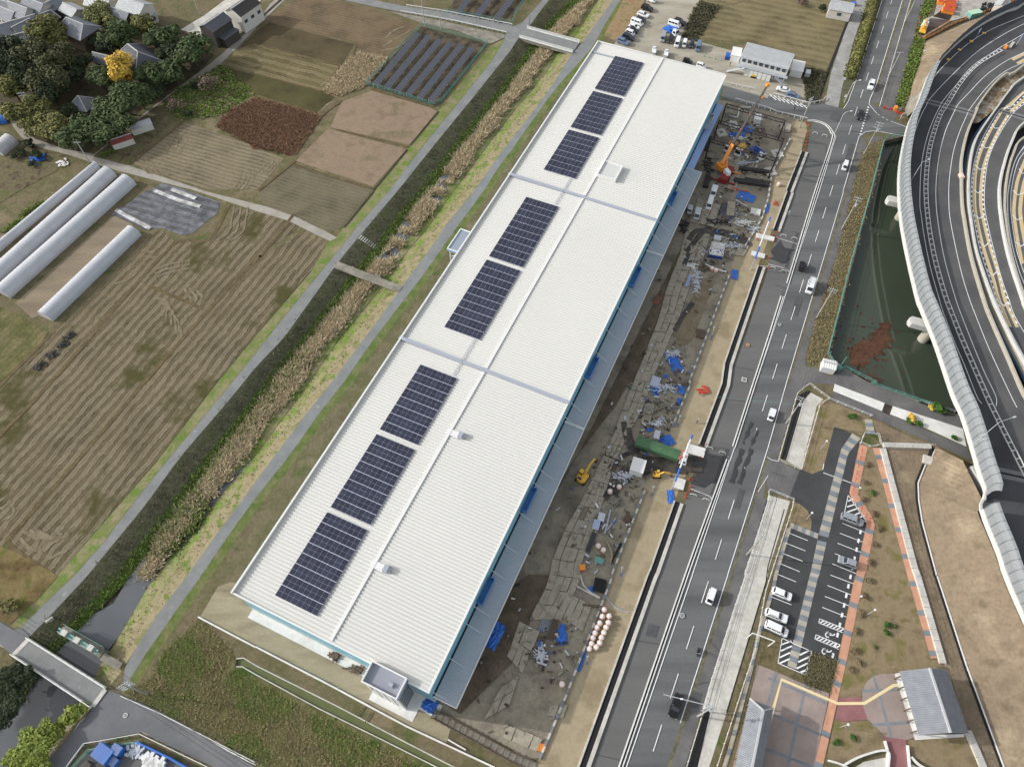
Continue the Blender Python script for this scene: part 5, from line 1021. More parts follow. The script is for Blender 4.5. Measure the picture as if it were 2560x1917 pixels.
HOLES = [[g + rot2(Vector((2.2 * (1 + .3 * math.sin(3 * a)), 0, .06)), a) for a in [i * .785 for i in range(8)]] for g in (GAPS[0], GAPS[2], GAPS[3], GAPS[5])]
struct('reed_bed', MB().strip([p + up_ for p, up_ in zip(rl, [Vector((0, 0, .06))] * len(rl))], [p + Vector((0, 0, .06)) for p in rg]), ground('reed_litter', [(.35, c(92, 76, 54)), (.65, c(136, 114, 82))], .4, .4, 1.5))
struct('canal_berm', MB().strip([p + Vector((0, 0, .08)) for p in rg], [p + Vector((0, 0, .1)) for p in rb]), m_verge)
for g in GAPS: struct('open_pool', MB().poly([g + rot2(Vector((1.9 * (1 + .35 * math.sin(3 * a + g.x)), 0, .12)), a) for a in [i * .524 for i in range(12)]]), m_water)
pts = [zup(p, WZ) for p in scatter(REED, 12500) if all((zup(p, WZ) - g).length > 1.9 for g in GAPS)]
lo = px(0, 1200)
tufts(MB(), pts, 1.1, .15, 6, .95).build('reeds', m_reed, label='tan dead reeds filling the canal bed', kind='stuff')
tufts(MB(), [zup(p, WZ) for p in scatter(ts('02:1560,1080 1700,900 1760,950 1800,1050 1650,1300 1440,1480 1300,1500 1390,1300;11:420,1380 470,1330 420,1520', WZ), 700)], 1.0, .5, 5, .8).build('weeds', m_grassleaf, kind='stuff')
def on_strip(a, b_, n, f0=0.0, f1=1.0):
    out = []
    for i in range(n):
        s = R.random() * (len(a) - 1); k = int(s); u = s - k; f = R.uniform(f0, f1); out.append(a[k].lerp(a[k + 1], u).lerp(b_[k].lerp(b_[k + 1], u), f))
    return out
tufts(MB(), on_strip(*bl, 6500, .02, .7), .22, .16, 4, 1.3).build('bank_scrub', m_scrubleaf, kind='stuff')
tufts(MB(), on_strip(*bl, 4200, .6, 1), .3, .18, 4, 1.0).build('bank_grass', m_grassleaf, kind='stuff')
tufts(MB(), on_strip(*br, 2200, .1, 1), .2, .22, 3, 1.0).build('bank_grass', m_strawleaf, kind='stuff')
W1 = ts('03:1720,400 1400,700 1330,900 1100,1010 1400,1160 2208,1580; 13:200,1650 700,1900 1540,1656 1070,1425 540,1165 0,870; 03:2208,868 2090,800 2030,780 2000,650 1900,560 1760,440')
def off_drain(pts): return [p for p in pts if min((zup(p, 0) - w).length for w in DRP) > 1.5]
DRP = resample(DR_L, 120) + resample(DR_U, 120)
tufts(MB(), off_drain(scatter(W1, 5200)), .34, .13, 5, 1.1).build('wild_grass', m_strawleaf, kind='stuff'); tufts(MB(), [p for p in off_drain(scatter(W1, 11000)) if math.sin(p.x * .35) + math.sin(p.y * .5 + p.x * .2) > .2], .3, .15, 5, 1.1).build('wild_grass', m_grassleaf, kind='stuff')
tufts(MB(), scatter(ts('30:815,1330 900,1240 990,1210 950,1400 890,1656; 31:885,0 700,640 510,1390 450,1500 330,1440 420,1090 600,560 730,0'), 6000), .32, .14, 5, 1.1).build('dry_grass', m_strawleaf, kind='stuff')
tufts(MB(), scatter(ts('00:1870,1090 1990,950 2208,850; 10:0,860 330,935 555,1010 320,1335 220,1320; 00:2208,1275'), 6500), .5, .14, 5, 1.0).build('red_stems', m_redleaf, kind='stuff')
tufts(MB(), scatter(ts('10:875,460 1140,510 960,740 720,830 565,790 690,640'), 4200), .5, .14, 5, 1.0).build('ochre_grass', m_reed, kind='stuff')
tufts(MB(), scatter(ts('20:1620,20 1800,60 1690,190 1590,360 1470,330 1560,100;'.rstrip(';')), 900), .6, .2, 6, .8).build('scrub', m_scrubleaf, kind='stuff'); tufts(MB(), scatter(ts('30:300,590 500,620 430,880 340,890 320,780'), 700), .6, .2, 6, .8).build('scrub', m_scrubleaf, kind='stuff')
tufts(MB(), scatter(ts('00:1540,760 1900,560 2200,800 1900,1000 1560,1040 1400,920'), 1500), .35, .4, 4, 1.0).build('scrub', m_grassleaf, kind='stuff')
tufts(MB(), scatter(ts('20:1360,0 1300,300 1200,700 1150,900;'.rstrip(';')) if False else ts('30:1360,0 1430,0 1330,180 1290,340 1345,340 1220,800 1140,930 1110,900 1200,580'), 1800), .6, .35, 4, .7).build('hedge_grass', m_grassleaf, kind='stuff')
# the clipped hedge between side path and main road
hd = MB(); q = random.Random(5)
HP = ts('30:930,-60 850,230 760,520 700,690')
for i in range(5200):
    p, d = along(HP, q.uniform(0, length(HP))); n_ = Vector((-d.y, d.x, 0)); k = q.gauss(0, .75); h_ = max(.1, 1.7 - k * k * .55) * q.uniform(.55, 1.1); s = q.uniform(.16, .34)
    p = p + n_ * k * 1.25 + Vector((0, 0, h_)); u = Vector((q.gauss(0, 1), q.gauss(0, 1), q.gauss(0, .5))).normalized(); v = u.orthogonal().normalized(); hd.add([p - u * s - v * s, p + u * s - v * s, p + u * s + v * s, p - u * s + v * s], [(0, 1, 2, 3)])
hd.build('hedge', LEAF['olive'], label='long olive hedge between the concrete side path and the main road', cat='hedge')
sh = [(x, y, .95, '32', d) for x, y, d in ((865, 690, 'nearest the white rail box'), (840, 830, 'second below the rail box'), (830, 990, 'at the upper bend of the brick path'), (920, 1110, 'outside the sharp bend of the brick path'), (960, 1240, 'below the sharp bend'), (930, 1390, 'across from the empty marked bays'), (890, 1530, 'across from the lone silver compact car'))] + \
     [(x, y, .95, '33', d) for x, y, d in ((870, 40, 'level with the white hatchback'), (845, 180, 'beside a grey band next to the bay lines'), (805, 330, 'just above the upper wheelchair bay'), (775, 480, 'level with the upper wheelchair symbol'), (745, 650, 'level with the lower wheelchair symbol'), (715, 820, 'lowest of the row beside the brick path'))]
many('shrub', 'low brown shrub on the lawn', sh, 'brown', 'bush', 'shrubs along the brick path', 1.2)
many('shrub', 'bright green shrub', [(1040, 430, .95, '33', 'largest of three in the middle of the lawn'), (1030, 492, .85, '33', 'lower of three in the middle of the lawn'), (1098, 438, .6, '33', 'smallest of three in the middle of the lawn'), (930, 622, .45, '33', 'tiny and alone on the lawn'), (745, 1400, .9, '33', 'on the round bed by the red paving'), (590, 1440, .8, '33', 'at the left side of the bed by the red paving'), (910, 935, .8, '32', 'beside the brick path bend'), (730, 270, 1.2, '32', 'on the lawn under the long white rail'), (1480, 200, 2.2, '32', 'growing over the pond wall beside the noise wall'), (1320, 350, 1.3, '32', 'on the pale concrete apron'), (1230, 310, 1.2, '32', 'left on the pale concrete apron'), (1620, 470, 1.1, '32', 'right end of the pale concrete apron'), (2005 - 1920 + 20, 640, .01, '33', 'hidden')][:-1], 'green', 'bush', 'green shrubs in the service area', 1.2)
many('shrub', 'yellow flowering shrub', [(1420, 192, 1.1, '32', 'beside the pond fence end'), (1255, 285, 1.6, '32', 'on the pale concrete apron')], 'yellow', 'bush', None, 1.2)
many('shrub', 'reddish shrub', [(795, 752, .9, '33', 'alone near the worn lawn path')], 'brown', 'bush', None, 1.3)
tufts(MB(), scatter(ts('33:375,680 580,750 530,1000 330,940 320,870'), 1500), .22, .2, 5, 1.0).build('shrub_bed', leafy('shrub_leaves', c(108, 102, 72), .65, 1.35), kind='stuff')
for x, y, d in ((600, 1240, 'nearest the single tunnel'), (540, 1318, 'second from the tunnel'), (450, 1405, 'largest, third from the tunnel'), (350, 1500, 'farthest from the tunnel')):
    p = t('01', x, y); q = random.Random(x); n = 8; V_ = [[Vector(((i / n - .5) * 3.0 + q.gauss(0, .15), (j / n - .5) * 2.2 + q.gauss(0, .15), max(.0, .45 * (1 - abs(i / n - .5) * 1.9) * (1 - abs(j / n - .5) * 1.9) + q.gauss(0, .1)))) for i in range(n + 1)] for j in range(n + 1)]
    o = MB().add([v for r in V_ for v in r], [(j * (n + 1) + i, j * (n + 1) + i + 1, (j + 1) * (n + 1) + i + 1, (j + 1) * (n + 1) + i) for j in range(n) for i in range(n) if q.random() > .22]).build('straw_heap', flat('burnt_straw', c(52, 50, 47), .95, var=.3, vs=2), label='dark burnt straw heap in the western paddy, ' + d, cat='straw heap', group='burnt straw heaps'); o.location = zup(p, .12); o.rotation_euler = (0, 0, .7)
# ================================================================== houses, sheds, greenhouses
m_tile = flat('grey_roof_tile', c(122, 126, 132), .6, spec=.4, var=.12, vs=.8); m_tile_d = flat('dark_roof_tile', c(84, 86, 92), .6, var=.12, vs=.8); m_ridge = flat('roof_ridge', c(176, 176, 176), .7)
m_plaster = flat('white_plaster', c(196, 192, 182), .8, var=.05, vs=.5); m_timber = flat('timber_wall', c(98, 82, 66), .85, var=.1, vs=.6); m_dkwall = flat('dark_brown_wall', c(64, 58, 54), .7); m_sheet = flat('corrugated_sheet', c(176, 178, 178), .45, .2, var=.08, vs=.5); m_redroof = flat('red_sheet_roof', c(150, 72, 62), .6, var=.08, vs=.8)
def slope_ribs(mb, a, b_, c_, d_, pitch=.55, h=.07):
    """tiled slope: eave a-b, ridge d-c, ribs running up the slope"""
    n = max(2, int((b_ - a).length / pitch)); nr = (b_ - a).cross(d_ - a).normalized(); lo, hi = [], []
    for i in range(n + 1):
        for k, f in ((0, 0), (.35, 1), (.65, 1), (.999, 0)):
            u = min(1, (i + k) / n)
            if i == n and k > 0: continue
            lo.append(a.lerp(b_, u) + nr * h * f); hi.append(d_.lerp(c_, u) + nr * h * f)
    m = len(lo); return mb.add(lo + hi, [(i, i + 1, m + i + 1, m + i) for i in range(m - 1)])
def house(name, label, tile, x, y, L_, W_, rz, wh_, rh, roof=None, wall=None, hip=0.0, eave=.6, wins=3, cat='house', group=None, ribs=True, pit=.55, z=0.0):
    roof = roof or m_tile; wall = wall or m_plaster; p = t(tile, x, y, wh_ + rh * .5); o = thing(name, label, cat, (p.x, p.y, z), rz, group)
    MB().box((0, 0, wh_ / 2), (L_, W_, wh_)).build('wall', wall, o)
    for s_ in (-1, 1):
        if hip <= 0.01: MB().add([(s_ * L_ / 2, -W_ / 2, wh_), (s_ * L_ / 2, W_ / 2, wh_), (s_ * L_ / 2, 0, wh_ + rh)], [(0, 1, 2) if s_ > 0 else (2, 1, 0)]).build('gable', wall, o)
    l, w, zz = L_ / 2 + eave, W_ / 2 + eave, wh_ - rh * eave / (W_ / 2 + eave) * .6; k = l - hip * w
    E_ = [Vector((-l, -w, zz)), Vector((l, -w, zz)), Vector((l, w, zz)), Vector((-l, w, zz))]; r0, r1 = Vector((-k, 0, wh_ + rh)), Vector((k, 0, wh_ + rh))
    for q in ((E_[0], E_[1], r1, r0), (E_[2], E_[3], r0, r1)): slope_ribs(MB(), *q, pitch=pit).build('roof', roof, o)
    if hip > .01:
        for q in ((E_[1], E_[2], r1), (E_[3], E_[0], r0)): MB().add(q, [(0, 1, 2)]).build('roof', roof, o)
    rc = MB(); rc.beam(r0 + Vector((0, 0, .1)), r1 + Vector((0, 0, .1)), .34, .3)
    if hip > .01:
        for e_, r_ in ((E_[0], r0), (E_[3], r0), (E_[1], r1), (E_[2], r1)): rc.beam(e_ + Vector((0, 0, .1)), r_ + Vector((0, 0, .1)), .26, .2)
    rc.build('ridge', m_ridge, o)
    for i in range(wins):
        for s_ in (-1, 1): MB().box((-L_ / 2 + (i + .5) * L_ / max(wins, 1), s_ * (W_ / 2 + .02), wh_ * .6), (1.5, .08, 1.1)).build('window', m_glass, o)
    return o
a0 = .45
house('temple_hall', 'large grey hipped temple hall roof behind the yellow ginkgo', '00', 1170, 470, 13, 10, -.75, 4.5, 4.5, m_tile_d, m_timber, .75, 1.5, 3, 'temple')
house('temple_wing', 'small grey gabled roof just left of the yellow ginkgo', '00', 880, 490, 6, 4, -.35, 3, 1.6, m_tile_d, m_timber, 0, .6, 2, 'outbuilding')
p = t('00', 1150, 660); q_ = t('00', 1400, 490); o = thing('temple_wall', 'long white plaster wall with a tiled cap beside the temple hall', 'wall', p); MB().wall([p, q_], 2.2, .35).build('wall', m_plaster, o, world=True)
m_ = MB(); m_.wall([p, q_], .22, 1.2, 2.2); m_.build('wall_cap', m_conc_w, o, world=True)
house('pavilion', 'small pyramid roofed temple pavilion in the grove', '00', 690, 860, 5.2, 5.0, -.2, 3, 2.4, m_tile, m_timber, .98, 1.0, 1, 'pavilion'); house('lean_to', 'pale sheet roofed lean-to beside the pyramid roofed pavilion', '00', 745, 925, 3.4, 2.6, .45, 2.2, .5, m_sheet, m_timber, 0, .3, 0, 'shed')
for L_, W_, rz, x, y, wh_, rh, rf, wl_, hp, lab in ((11, 8.5, -.52, 660, 215, 5.2, 2.6, m_tile, m_timber, .4, 'large grey tiled house at the top edge of the grove'), (16, 6, .55, 100, 215, 3.6, 2.2, m_tile, m_plaster, 0, 'long tiled roof running to the left edge above the grove'), (9, 6, -.5, 165, 70, 5, 2.2, m_tile, m_plaster, 0, 'white gabled house with one dark window near the top left'), (8, 6, -.5, 60, 100, 4, 1.8, m_tile, m_plaster, 0, 'low tiled house at the left edge below the top corner'),
        (9, 6, -.5, 300, 30, 5, 2, m_tile, m_plaster, 0, 'tiled house cut by the top edge, third from the left'), (8, 5, .9, 420, 40, 4, 1.8, m_tile, m_timber, 0, 'narrow tiled roof between two larger ones at the top'), (7, 5, -.6, 610, 70, 4, 1.2, m_sheet, m_plaster, 0, 'pale flat roofed house left of the bamboo'), (6, 5, .7, 400, 130, 3.4, 1.8, m_tile_d, m_timber, .5, 'small dark tiled roof beside the big brownish tree'), (7, 6, -.4, 30, 30, 5, 2, m_tile_d, m_plaster, 0, 'dark tiled house in the top left corner'),
        (9, 7, -.45, 1030, 110, 3.6, 2.2, m_tile, m_timber, 0, 'grey tiled house right of the bamboo'), (10, 7, -.45, 1150, 30, 6.2, 1.8, m_sheet, m_plaster, 0, 'tall pale house at the top edge right of the bamboo'), (8, 4, .55, 1230, 120, 3, 1.0, m_sheet, m_plaster, 0, 'long pale sheet roofed annex below the tall pale house'), (9, 5, -.3, 850, 5, 4, 1.6, m_sheet, m_plaster, 0, 'pale roof cut by the top edge above the bamboo'), (10, 6, .5, 110, 330, 2.8, 1.6, m_tile_d, m_timber, 0, 'dark shaded roof at the left edge inside the grove'), (6, 4.5, .9, 190, 220, 4.2, 1.6, m_tile, m_plaster, 0, 'small white gabled storehouse behind the long left roof')):
    house('house', lab, '00', x, y, L_, W_, rz, wh_, rh, rf, wl_, hp, .6, 3, 'house', 'village houses at the top left')
# modern house in dark cladding and its neighbour
o = house('modern_house', 'modern dark brown clad house with dark roof on a pale concrete plot', '00', 1850, 180, 9, 6.4, -.55 + 1.57, 6.0, 1.6, m_tile_d, m_dkwall, 0, .3, 3); o2 = house('modern_house', 'white and brown modern house cut by the top edge', '00', 2090, 40, 10, 7, -.55 + 1.57, 6.2, 1.8, m_dkwall, m_plaster, 0, .3, 3)
MB().box((.5, -4.6, 1.6), (7.0, 2.8, 3.2)).build('lower_wing', m_dkwall, o); MB().box((.5, -4.7, 3.3), (7.4, 3.2, .2)).build('lower_roof', m_tile_d, o)
sheet('concrete_plot', '00:1560,260 1760,140 2000,-40 2208,-200; 10:60,-60 20,80; 00:2208,190 1950,390 1760,330', m_conc)
for i, x in enumerate((1790, 1845)):
    pass
# sheds on the plots
house('shed', 'small white shed on the dark vegetable plot', '00', 1205, 1065, 6.6, 3.4, .52, 2.1, .7, m_sheet, m_plaster, 0, .15, 0, 'shed', None, True, .8); house('shed', 'white shed with a rusty red roof by the lane', '00', 1040, 1190, 6.4, 3.4, .52, 2.1, .7, m_redroof, m_plaster, 0, .15, 0, 'shed', None, True, .8)
# plastic tunnels
m_poly = flat('tunnel_film', c(178, 180, 184), .35, spec=.5, var=.06, vs=.4); m_poly2 = flat('dirty_film', c(172, 172, 172), .35, spec=.5, var=.1, vs=.5); m_bluet = flat('blue_tarp', c(32, 104, 204), .5, var=.12, vs=1.5)
def tunnel(label, a, b_, w, h, mt, cat='greenhouse', hoop=1.0, name='greenhouse', group=None, ends=True):
    p, q = ts(a)[0], ts(b_)[0]; d = (q - p); L_ = d.length; o = thing(name, label, cat, p, math.atan2(d.y, d.x), group); n = 14; fr = MB(); cv = MB(); k = int(L_ / hoop)
    ar = [(math.cos(math.pi * i / n) * w / 2, math.sin(math.pi * i / n) ** .8 * h) for i in range(n + 1)]
    for j in range(k):
        x0, x1 = L_ * j / k, L_ * (j + 1) / k; sag = .012
        for xa, sa, xb, sb in ((x0, 0, (x0 + x1) / 2, sag), ((x0 + x1) / 2, sag, x1, 0)):
            cv.strip([Vector((xa, y * (1 - sa), z * (1 - sa))) for y, z in ar], [Vector((xb, y * (1 - sb), z * (1 - sb))) for y, z in ar])
    cv.build('film_cover', mt, o)
    for j in range(0, k + 1):
        x = L_ * j / k; fr.path([Vector((x, y * 1.012, z * 1.012)) for y, z in ar[::2]], .022, 4)
    fr.build('hoops', m_steel, o, kind='stuff')
    if ends:
        for x in (.02, L_ - .02): MB().add([(x, y, z) for y, z in ar], [tuple(range(n + 1))]).build('end_wall', mt, o)
        MB().box((0, 0, 1.0), (.12, 1.6, 2.0)).build('door', m_poly2, o)
    return o
gh = 'plastic tunnel greenhouses by the big paddies'
tunnel('long plastic tunnel greenhouse, middle one of the three side by side', '00:955,1500', '01:-420,1090', 5.2, 2.7, m_poly, group=gh); tunnel('long plastic tunnel greenhouse nearest the film covered plot', '00:1120,1570', '01:30,890', 5.4, 2.8, m_poly, group=gh)
tunnel('single plastic tunnel greenhouse standing apart beside the paddy', '01:1165,350', '01:400,1090', 4.9, 2.6, m_poly, group=gh); tunnel('narrow half covered tunnel, leftmost of the three side by side', '00:840,1440', '01:-500,900', 2.6, 1.9, m_poly, group=gh)
tunnel('bright blue arched tarpaulin shelter at the left edge', '00:75,1030', '00:-160,1060', 4.2, 2.4, m_bluet, 'shelter', name='tarp_shelter'); tunnel('grey arched tunnel shed beside the garden shrubs', '00:110,1220', '00:-20,1330', 5.4, 2.8, m_poly2, 'shed', name='tunnel_shed')
for x, y, lab in ((330, 1380, 'crumpled blue sheet on the garden plot'), (560, 1420, 'heap of white scraps by the lane')):
    p = t('00', x, y); m_ = MB(); q = random.Random(x)
    for i in range(26): m_.box((p.x + q.gauss(0, 1.1), p.y + q.gauss(0, .8), .2 + abs(q.gauss(0, .18))), (q.uniform(.4, 1.3), q.uniform(.3, .8), .12), q.uniform(0, 3))
    m_.build('sheet_heap', m_bluet if x == 330 else m_conc_w, label=lab, cat='rubbish heap')
# vegetable beds
for i, (a, b_, lab) in enumerate((('01:195,200', '01:370,90', 'leafy green vegetable bed beside the narrow tunnel'), ('01:50,350', '01:170,250', 'shorter vegetable bed at the left edge'), ('00:890,1340', '00:1000,1290', 'dark green vegetable rows below the red roofed shed'))):
    p, q = ts(a)[0], ts(b_)[0]; pts_ = [p.lerp(q, R.random()) + Vector((R.gauss(0, .3), R.gauss(0, .3), 0)) for _ in range(220)]
    tufts(MB(), pts_, .35, .3, 4, .9).build('vegetable_bed', m_grassleaf, label=lab, cat='vegetable bed', group='vegetable beds')
# ------------------------------------------------------------------ solar farm between paddy and path
m_pvl = flat('farm_cell', c(84, 86, 94), .35, spec=.4, var=.05, vs=.6)
m_fence = flat('teal_fence', c(92, 152, 140), .6)
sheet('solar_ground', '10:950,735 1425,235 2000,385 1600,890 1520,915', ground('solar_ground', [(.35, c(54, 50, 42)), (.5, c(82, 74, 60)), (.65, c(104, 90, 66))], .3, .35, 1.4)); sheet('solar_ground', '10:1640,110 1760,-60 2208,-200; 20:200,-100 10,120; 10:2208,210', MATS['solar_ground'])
pm = MB().box((0, 0, 0), (1.0, 1.06, .05)).mesh('solar_panel', m_pvl)
def solar_row(label, a, b_, group, n=24):
    p, q = ts(a, 1.2)[0], ts(b_, 1.2)[0]; d = q - p; o = thing('solar_row', label, 'solar row', (p.x, p.y, 0), math.atan2(d.y, d.x), group); L_ = d.length; pw = L_ / n
    MB().add([(0, -1.08, 1.08), (L_, -1.08, 1.08), (L_, 1.08, 1.54), (0, 1.08, 1.54)], [(0, 1, 2, 3)]).build('backing_sheet', m_steel, o)
    for i in range(n):
        for j in (-1, 1):
            c_ = inst('solar_panel', pm, o, (pw * (i + .5), j * .55, 1.35 + j * .55 * math.tan(rad(12)) * 1)); c_.rotation_euler = (rad(12), 0, 0); c_.scale = (pw * .93, 1, 1)
    m_ = MB()
    for i in range(0, n + 1, 4):
        for y in (-.8, .8): m_.beam((pw * i, y, 0), (pw * i, y, 1.3 + y * .2), .09)
    m_.beam((0, -.8, 1.12), (L_, -.8, 1.12), .08); m_.beam((0, .8, 1.46), (L_, .8, 1.46), .08); m_.build('support_frame', m_steel, o); return o
for i, (x0, y0, x1, y1, d) in enumerate(((1030, 735, 1400, 290, 'first of the six, nearest the paddies'), (1125, 762, 1493, 315, 'second from the paddy side'), (1218, 790, 1588, 343, 'third from the paddy side'), (1315, 815, 1682, 366, 'third from the canal path'), (1412, 845, 1772, 390, 'second from the canal path'), (1508, 873, 1866, 415, 'last of the six, nearest the canal path'))):
    solar_row('tilted ground solar row inside the green fence, ' + d, '10:%d,%d' % (x0, y0), '10:%d,%d' % (x1, y1), 'ground solar rows by the canal path')
for i, (x0, y0, x1, y1, d) in enumerate(((1745, 108, 1900, -90, 'left one'), (1905, 140, 2060, -60, 'middle one'), (2065, 172, 2250, -60, 'right one'))):
    solar_row('solar row at the top edge beyond the guard railed road, ' + d, '10:%d,%d' % (x0, y0), '10:%d,%d' % (x1, y1), 'solar rows at the top edge', 14)
def mesh_fence(label, spec, h, m, pitch=2.0, z=0.0, cat='fence', name='fence', rails=3, bars=0.0):
    pl = ts(spec, z) if isinstance(spec, str) else spec; o = thing(name, label, cat, pl[0]); m_ = MB(); up = Vector((0, 0, 1)); L_ = length(pl); k = 0
    while k <= L_:
        p = along(pl, k)[0]; m_.beam(p, p + up * h, .09); k += pitch
    m_.build('posts', m, o, world=True, kind='stuff'); rl = MB()
    for i in range(rails):
        zz = h * (i + 1) / rails - .03
        for a, b_ in zip(pl[:-1], pl[1:]): rl.beam(a + up * zz, b_ + up * zz, .05, .07)
    rl.build('rails', m, o, world=True)
    if bars:
        bb = MB(); k = 0
        while k <= L_: p, d = along(pl, k); bb.beam(p + up * .1, p + up * (h - .05), .03); k += bars
        bb.build('bars', m, o, world=True, kind='stuff')
    return o
mesh_fence('green mesh fence around the six ground solar rows', '10:950,735 1425,235 2000,385 1600,890 1520,915 950,735', 1.6, m_fence, 2.0, bars=.35); mesh_fence('green mesh fence along the top edge solar rows', '10:1620,110 2208,215; 20:30,120 200,-90', 1.6, m_fence, 2.0, bars=.4)
# ------------------------------------------------------------------ roads, bridges and rails on the west side
sheet('road', '10:730,0 650,-60 860,-120 980,0 1300,62 1620,105 2208,218; 20:0,232 85,205 150,130 145,235 60,330 0,420; 10:2208,430 2140,340 2160,290 1700,188 1250,108 1000,60', m_path); sheet('concrete_slope', '10:1160,105 1430,150 2150,305 2140,330 2020,385 1750,275 1430,205', m_conc_d)
guard_rail('white beam guard rail on the far side of the top road', ts('10:1300,62 1620,110 2208,225; 20:0,235'), 0, .8, 2.0, m_trim, 0); guard_rail('white beam guard rail on the near side of the top road above the concrete slope', ts('10:1250,112 1700,192 2160,295'), 0, .8, 2.0, m_trim, 0)
def deck_bridge(label, spec, z, th, m, rails=(), name='bridge', girder=None):
    q = ts(spec, z); o = thing(name, label, 'bridge', zup(q[0], 0)); MB().prism(q, z - th, z).build('deck', m, o, world=True)
    for a, b_ in rails:
        pl = [zup(q[a], z), zup(q[b_], z)]; m_ = MB(); m_.wall(offset(pl, 0), .25, .4); m_.build('kerb', m_conc_w, o, world=True)
        m_ = MB(); up = Vector((0, 0, 1))
        for zz in (.95, .55): m_.beam(pl[0] + up * zz, pl[1] + up * zz, .14, .16)
        m_.build('railing', m_trim, o, world=True); m_ = MB(); L_ = length(pl); k = 0
        while k <= L_: p = along(pl, k)[0]; m_.beam(p, p + up * .95, .13); k += 1.6
        m_.build('railing_posts', m_trim, o, world=True, kind='stuff')
    if girder:
        for a, b_ in rails: MB().wall([zup(q[a], z - th - .7), zup(q[b_], z - th - .7)], .75, .4).build('girder', m_conc_d, o, world=True)
    return o
deck_bridge('small road bridge with white railings over the canal at the warehouse far end', '20:65,325 130,245 582,370 522,455', .25, .4, m_path, ((1, 2), (0, 3)), girder=1); deck_bridge('old dark concrete slab footbridge across the reed filled canal', '11:660,645 712,600 1268,815 1228,862', .12, .5, m_conc_d); deck_bridge('white railed road bridge over the river at the lower left', '03:108,690 242,548 915,975 792,1142', .3, .5, m_path, ((1, 2), (0, 3)), girder=1)
pr = MB()
for f in (.33, .66):
    p = t('11', 660 + 608 * f, 640 + 190 * f, WZ); pr.box((p.x, p.y, -1.4), (.5, 2.0, 2.4), .9)
pr.build('pier', m_conc_d, bpy.data.objects['bridge.001'], world=True)
for a in ('03:118,685 240,558', '03:800,1132 908,985'):
    b0 = ts(a, .3); MB().ribbon(b0, .9, .33).build('expansion_joint', m_conc, bpy.data.objects['bridge.002'], world=True)
m_road2 = ground('lower_road_asphalt', [(.35, c(102, 103, 105)), (.65, c(116, 116, 118))], .15, .1, 1.6, bump=.04, spec=.3)
sheet('road', '03:-300,270 0,400 120,475 185,455 255,525 245,550 108,690 0,600 -300,420', m_road2); sheet('road', '03:800,1150 915,980 1050,1035 1400,1180 2208,1660 2400,1760 2100,1850 1860,1660 1230,1355 850,1420 740,1450 590,1660 300,2000 100,2000 370,1656', m_road2)
line('03:-250,270 0,405 100,475', .14); line('03:-200,480 0,600 100,672', .14); line('03:120,480 235,548', .14); line('03:925,1005 1050,1052 1380,1200 2208,1640', .16); line('03:880,1412 1220,1348 1860,1656', .16); line('03:805,1160 690,1270 470,1590', .14)
guard_rail('white pipe rail along the inner bend above the river bushes', ts('03:750,1160 620,1300 370,1656 200,1900'), 0, .8, 2.0, m_trim, 0, r=.06); guard_rail('white beam rail on the far side of the lower road', ts('03:1060,1050 1400,1200 2208,1615'), 0, .8, 2.0, m_trim, 0); guard_rail('white beam rail around the scrap yard corner', ts('03:590,1656 740,1455 880,1432 1215,1372 1800,1656'), 0, .8, 2.0, m_trim, 0)
# river sluice: walkway, three hoists and teal frames
o = thing('sluice_gate', 'teal sluice gate with three hoists across the canal', 'sluice gate', t('03', 690, 570)); A_, B_ = t('03', 525, 478, .5), t('03', 865, 672, .5); D_ = (B_ - A_).normalized(); N_ = Vector((-D_.y, D_.x, 0)); up = Vector((0, 0, 1)); m_teal2 = flat('sluice_teal', c(98, 156, 150), .6)
m_ = MB(); m_.prism([A_ - N_ * .7, B_ - N_ * .7, B_ + N_ * 1.1, A_ + N_ * 1.1], .1, .35); m_.build('walkway', m_conc_d, o, world=True)
for f in (0, .33, .66, 1): MB().box((*(A_.lerp(B_, f)).xy, -1.0), (.6, 1.6, 2.6), math.atan2(D_.y, D_.x)).build('pier', m_conc_d, o, world=True)
for f in (.18, .5, .84):
    p = A_.lerp(B_, f); MB().box((p.x, p.y, 1.6), (1.2, 1.1, .9), math.atan2(D_.y, D_.x)).build('hoist', m_conc, o, world=True); m_ = MB()
    for s_ in (-.8, .8): m_.beam(p + D_ * s_ + up * -.2, p + D_ * s_ + up * 1.3, .3); 
    m_.beam(p - D_ * 1.3 + up * .75, p + D_ * 1.5 + up * .75, .34); m_.build('hoist_frame', m_teal2, o, world=True); MB().box((p.x, p.y, -1.5), (2.4, .15, 1.8), math.atan2(D_.y, D_.x)).build('gate_leaf', m_teal2, o, world=True)
MB().beam(A_ + N_ * .2 + up * 1.05, B_ + N_ * .2 + up * 1.05, .3).beam(A_ - N_ * .4 + up * .8, B_ - N_ * .4 + up * .8, .2).build('drive_beam', m_teal2, o, world=True)
mesh_fence('teal handrail on the upstream side of the sluice walkway', [A_ + N_ * 1.2 - up * .1, B_ + N_ * 1.2 - up * .1], 1.0, m_teal2, 1.2, rails=2, cat='railing', name='railing')
m_ = MB(); p, q = t('03', 880, 700, .25), t('03', 1040, 790, .25); m_.ribbon([p, q], 1.5, .3); m_.build('catwalk', m_conc_d, label='grey metal catwalk from the sluice to the path', cat='catwalk')
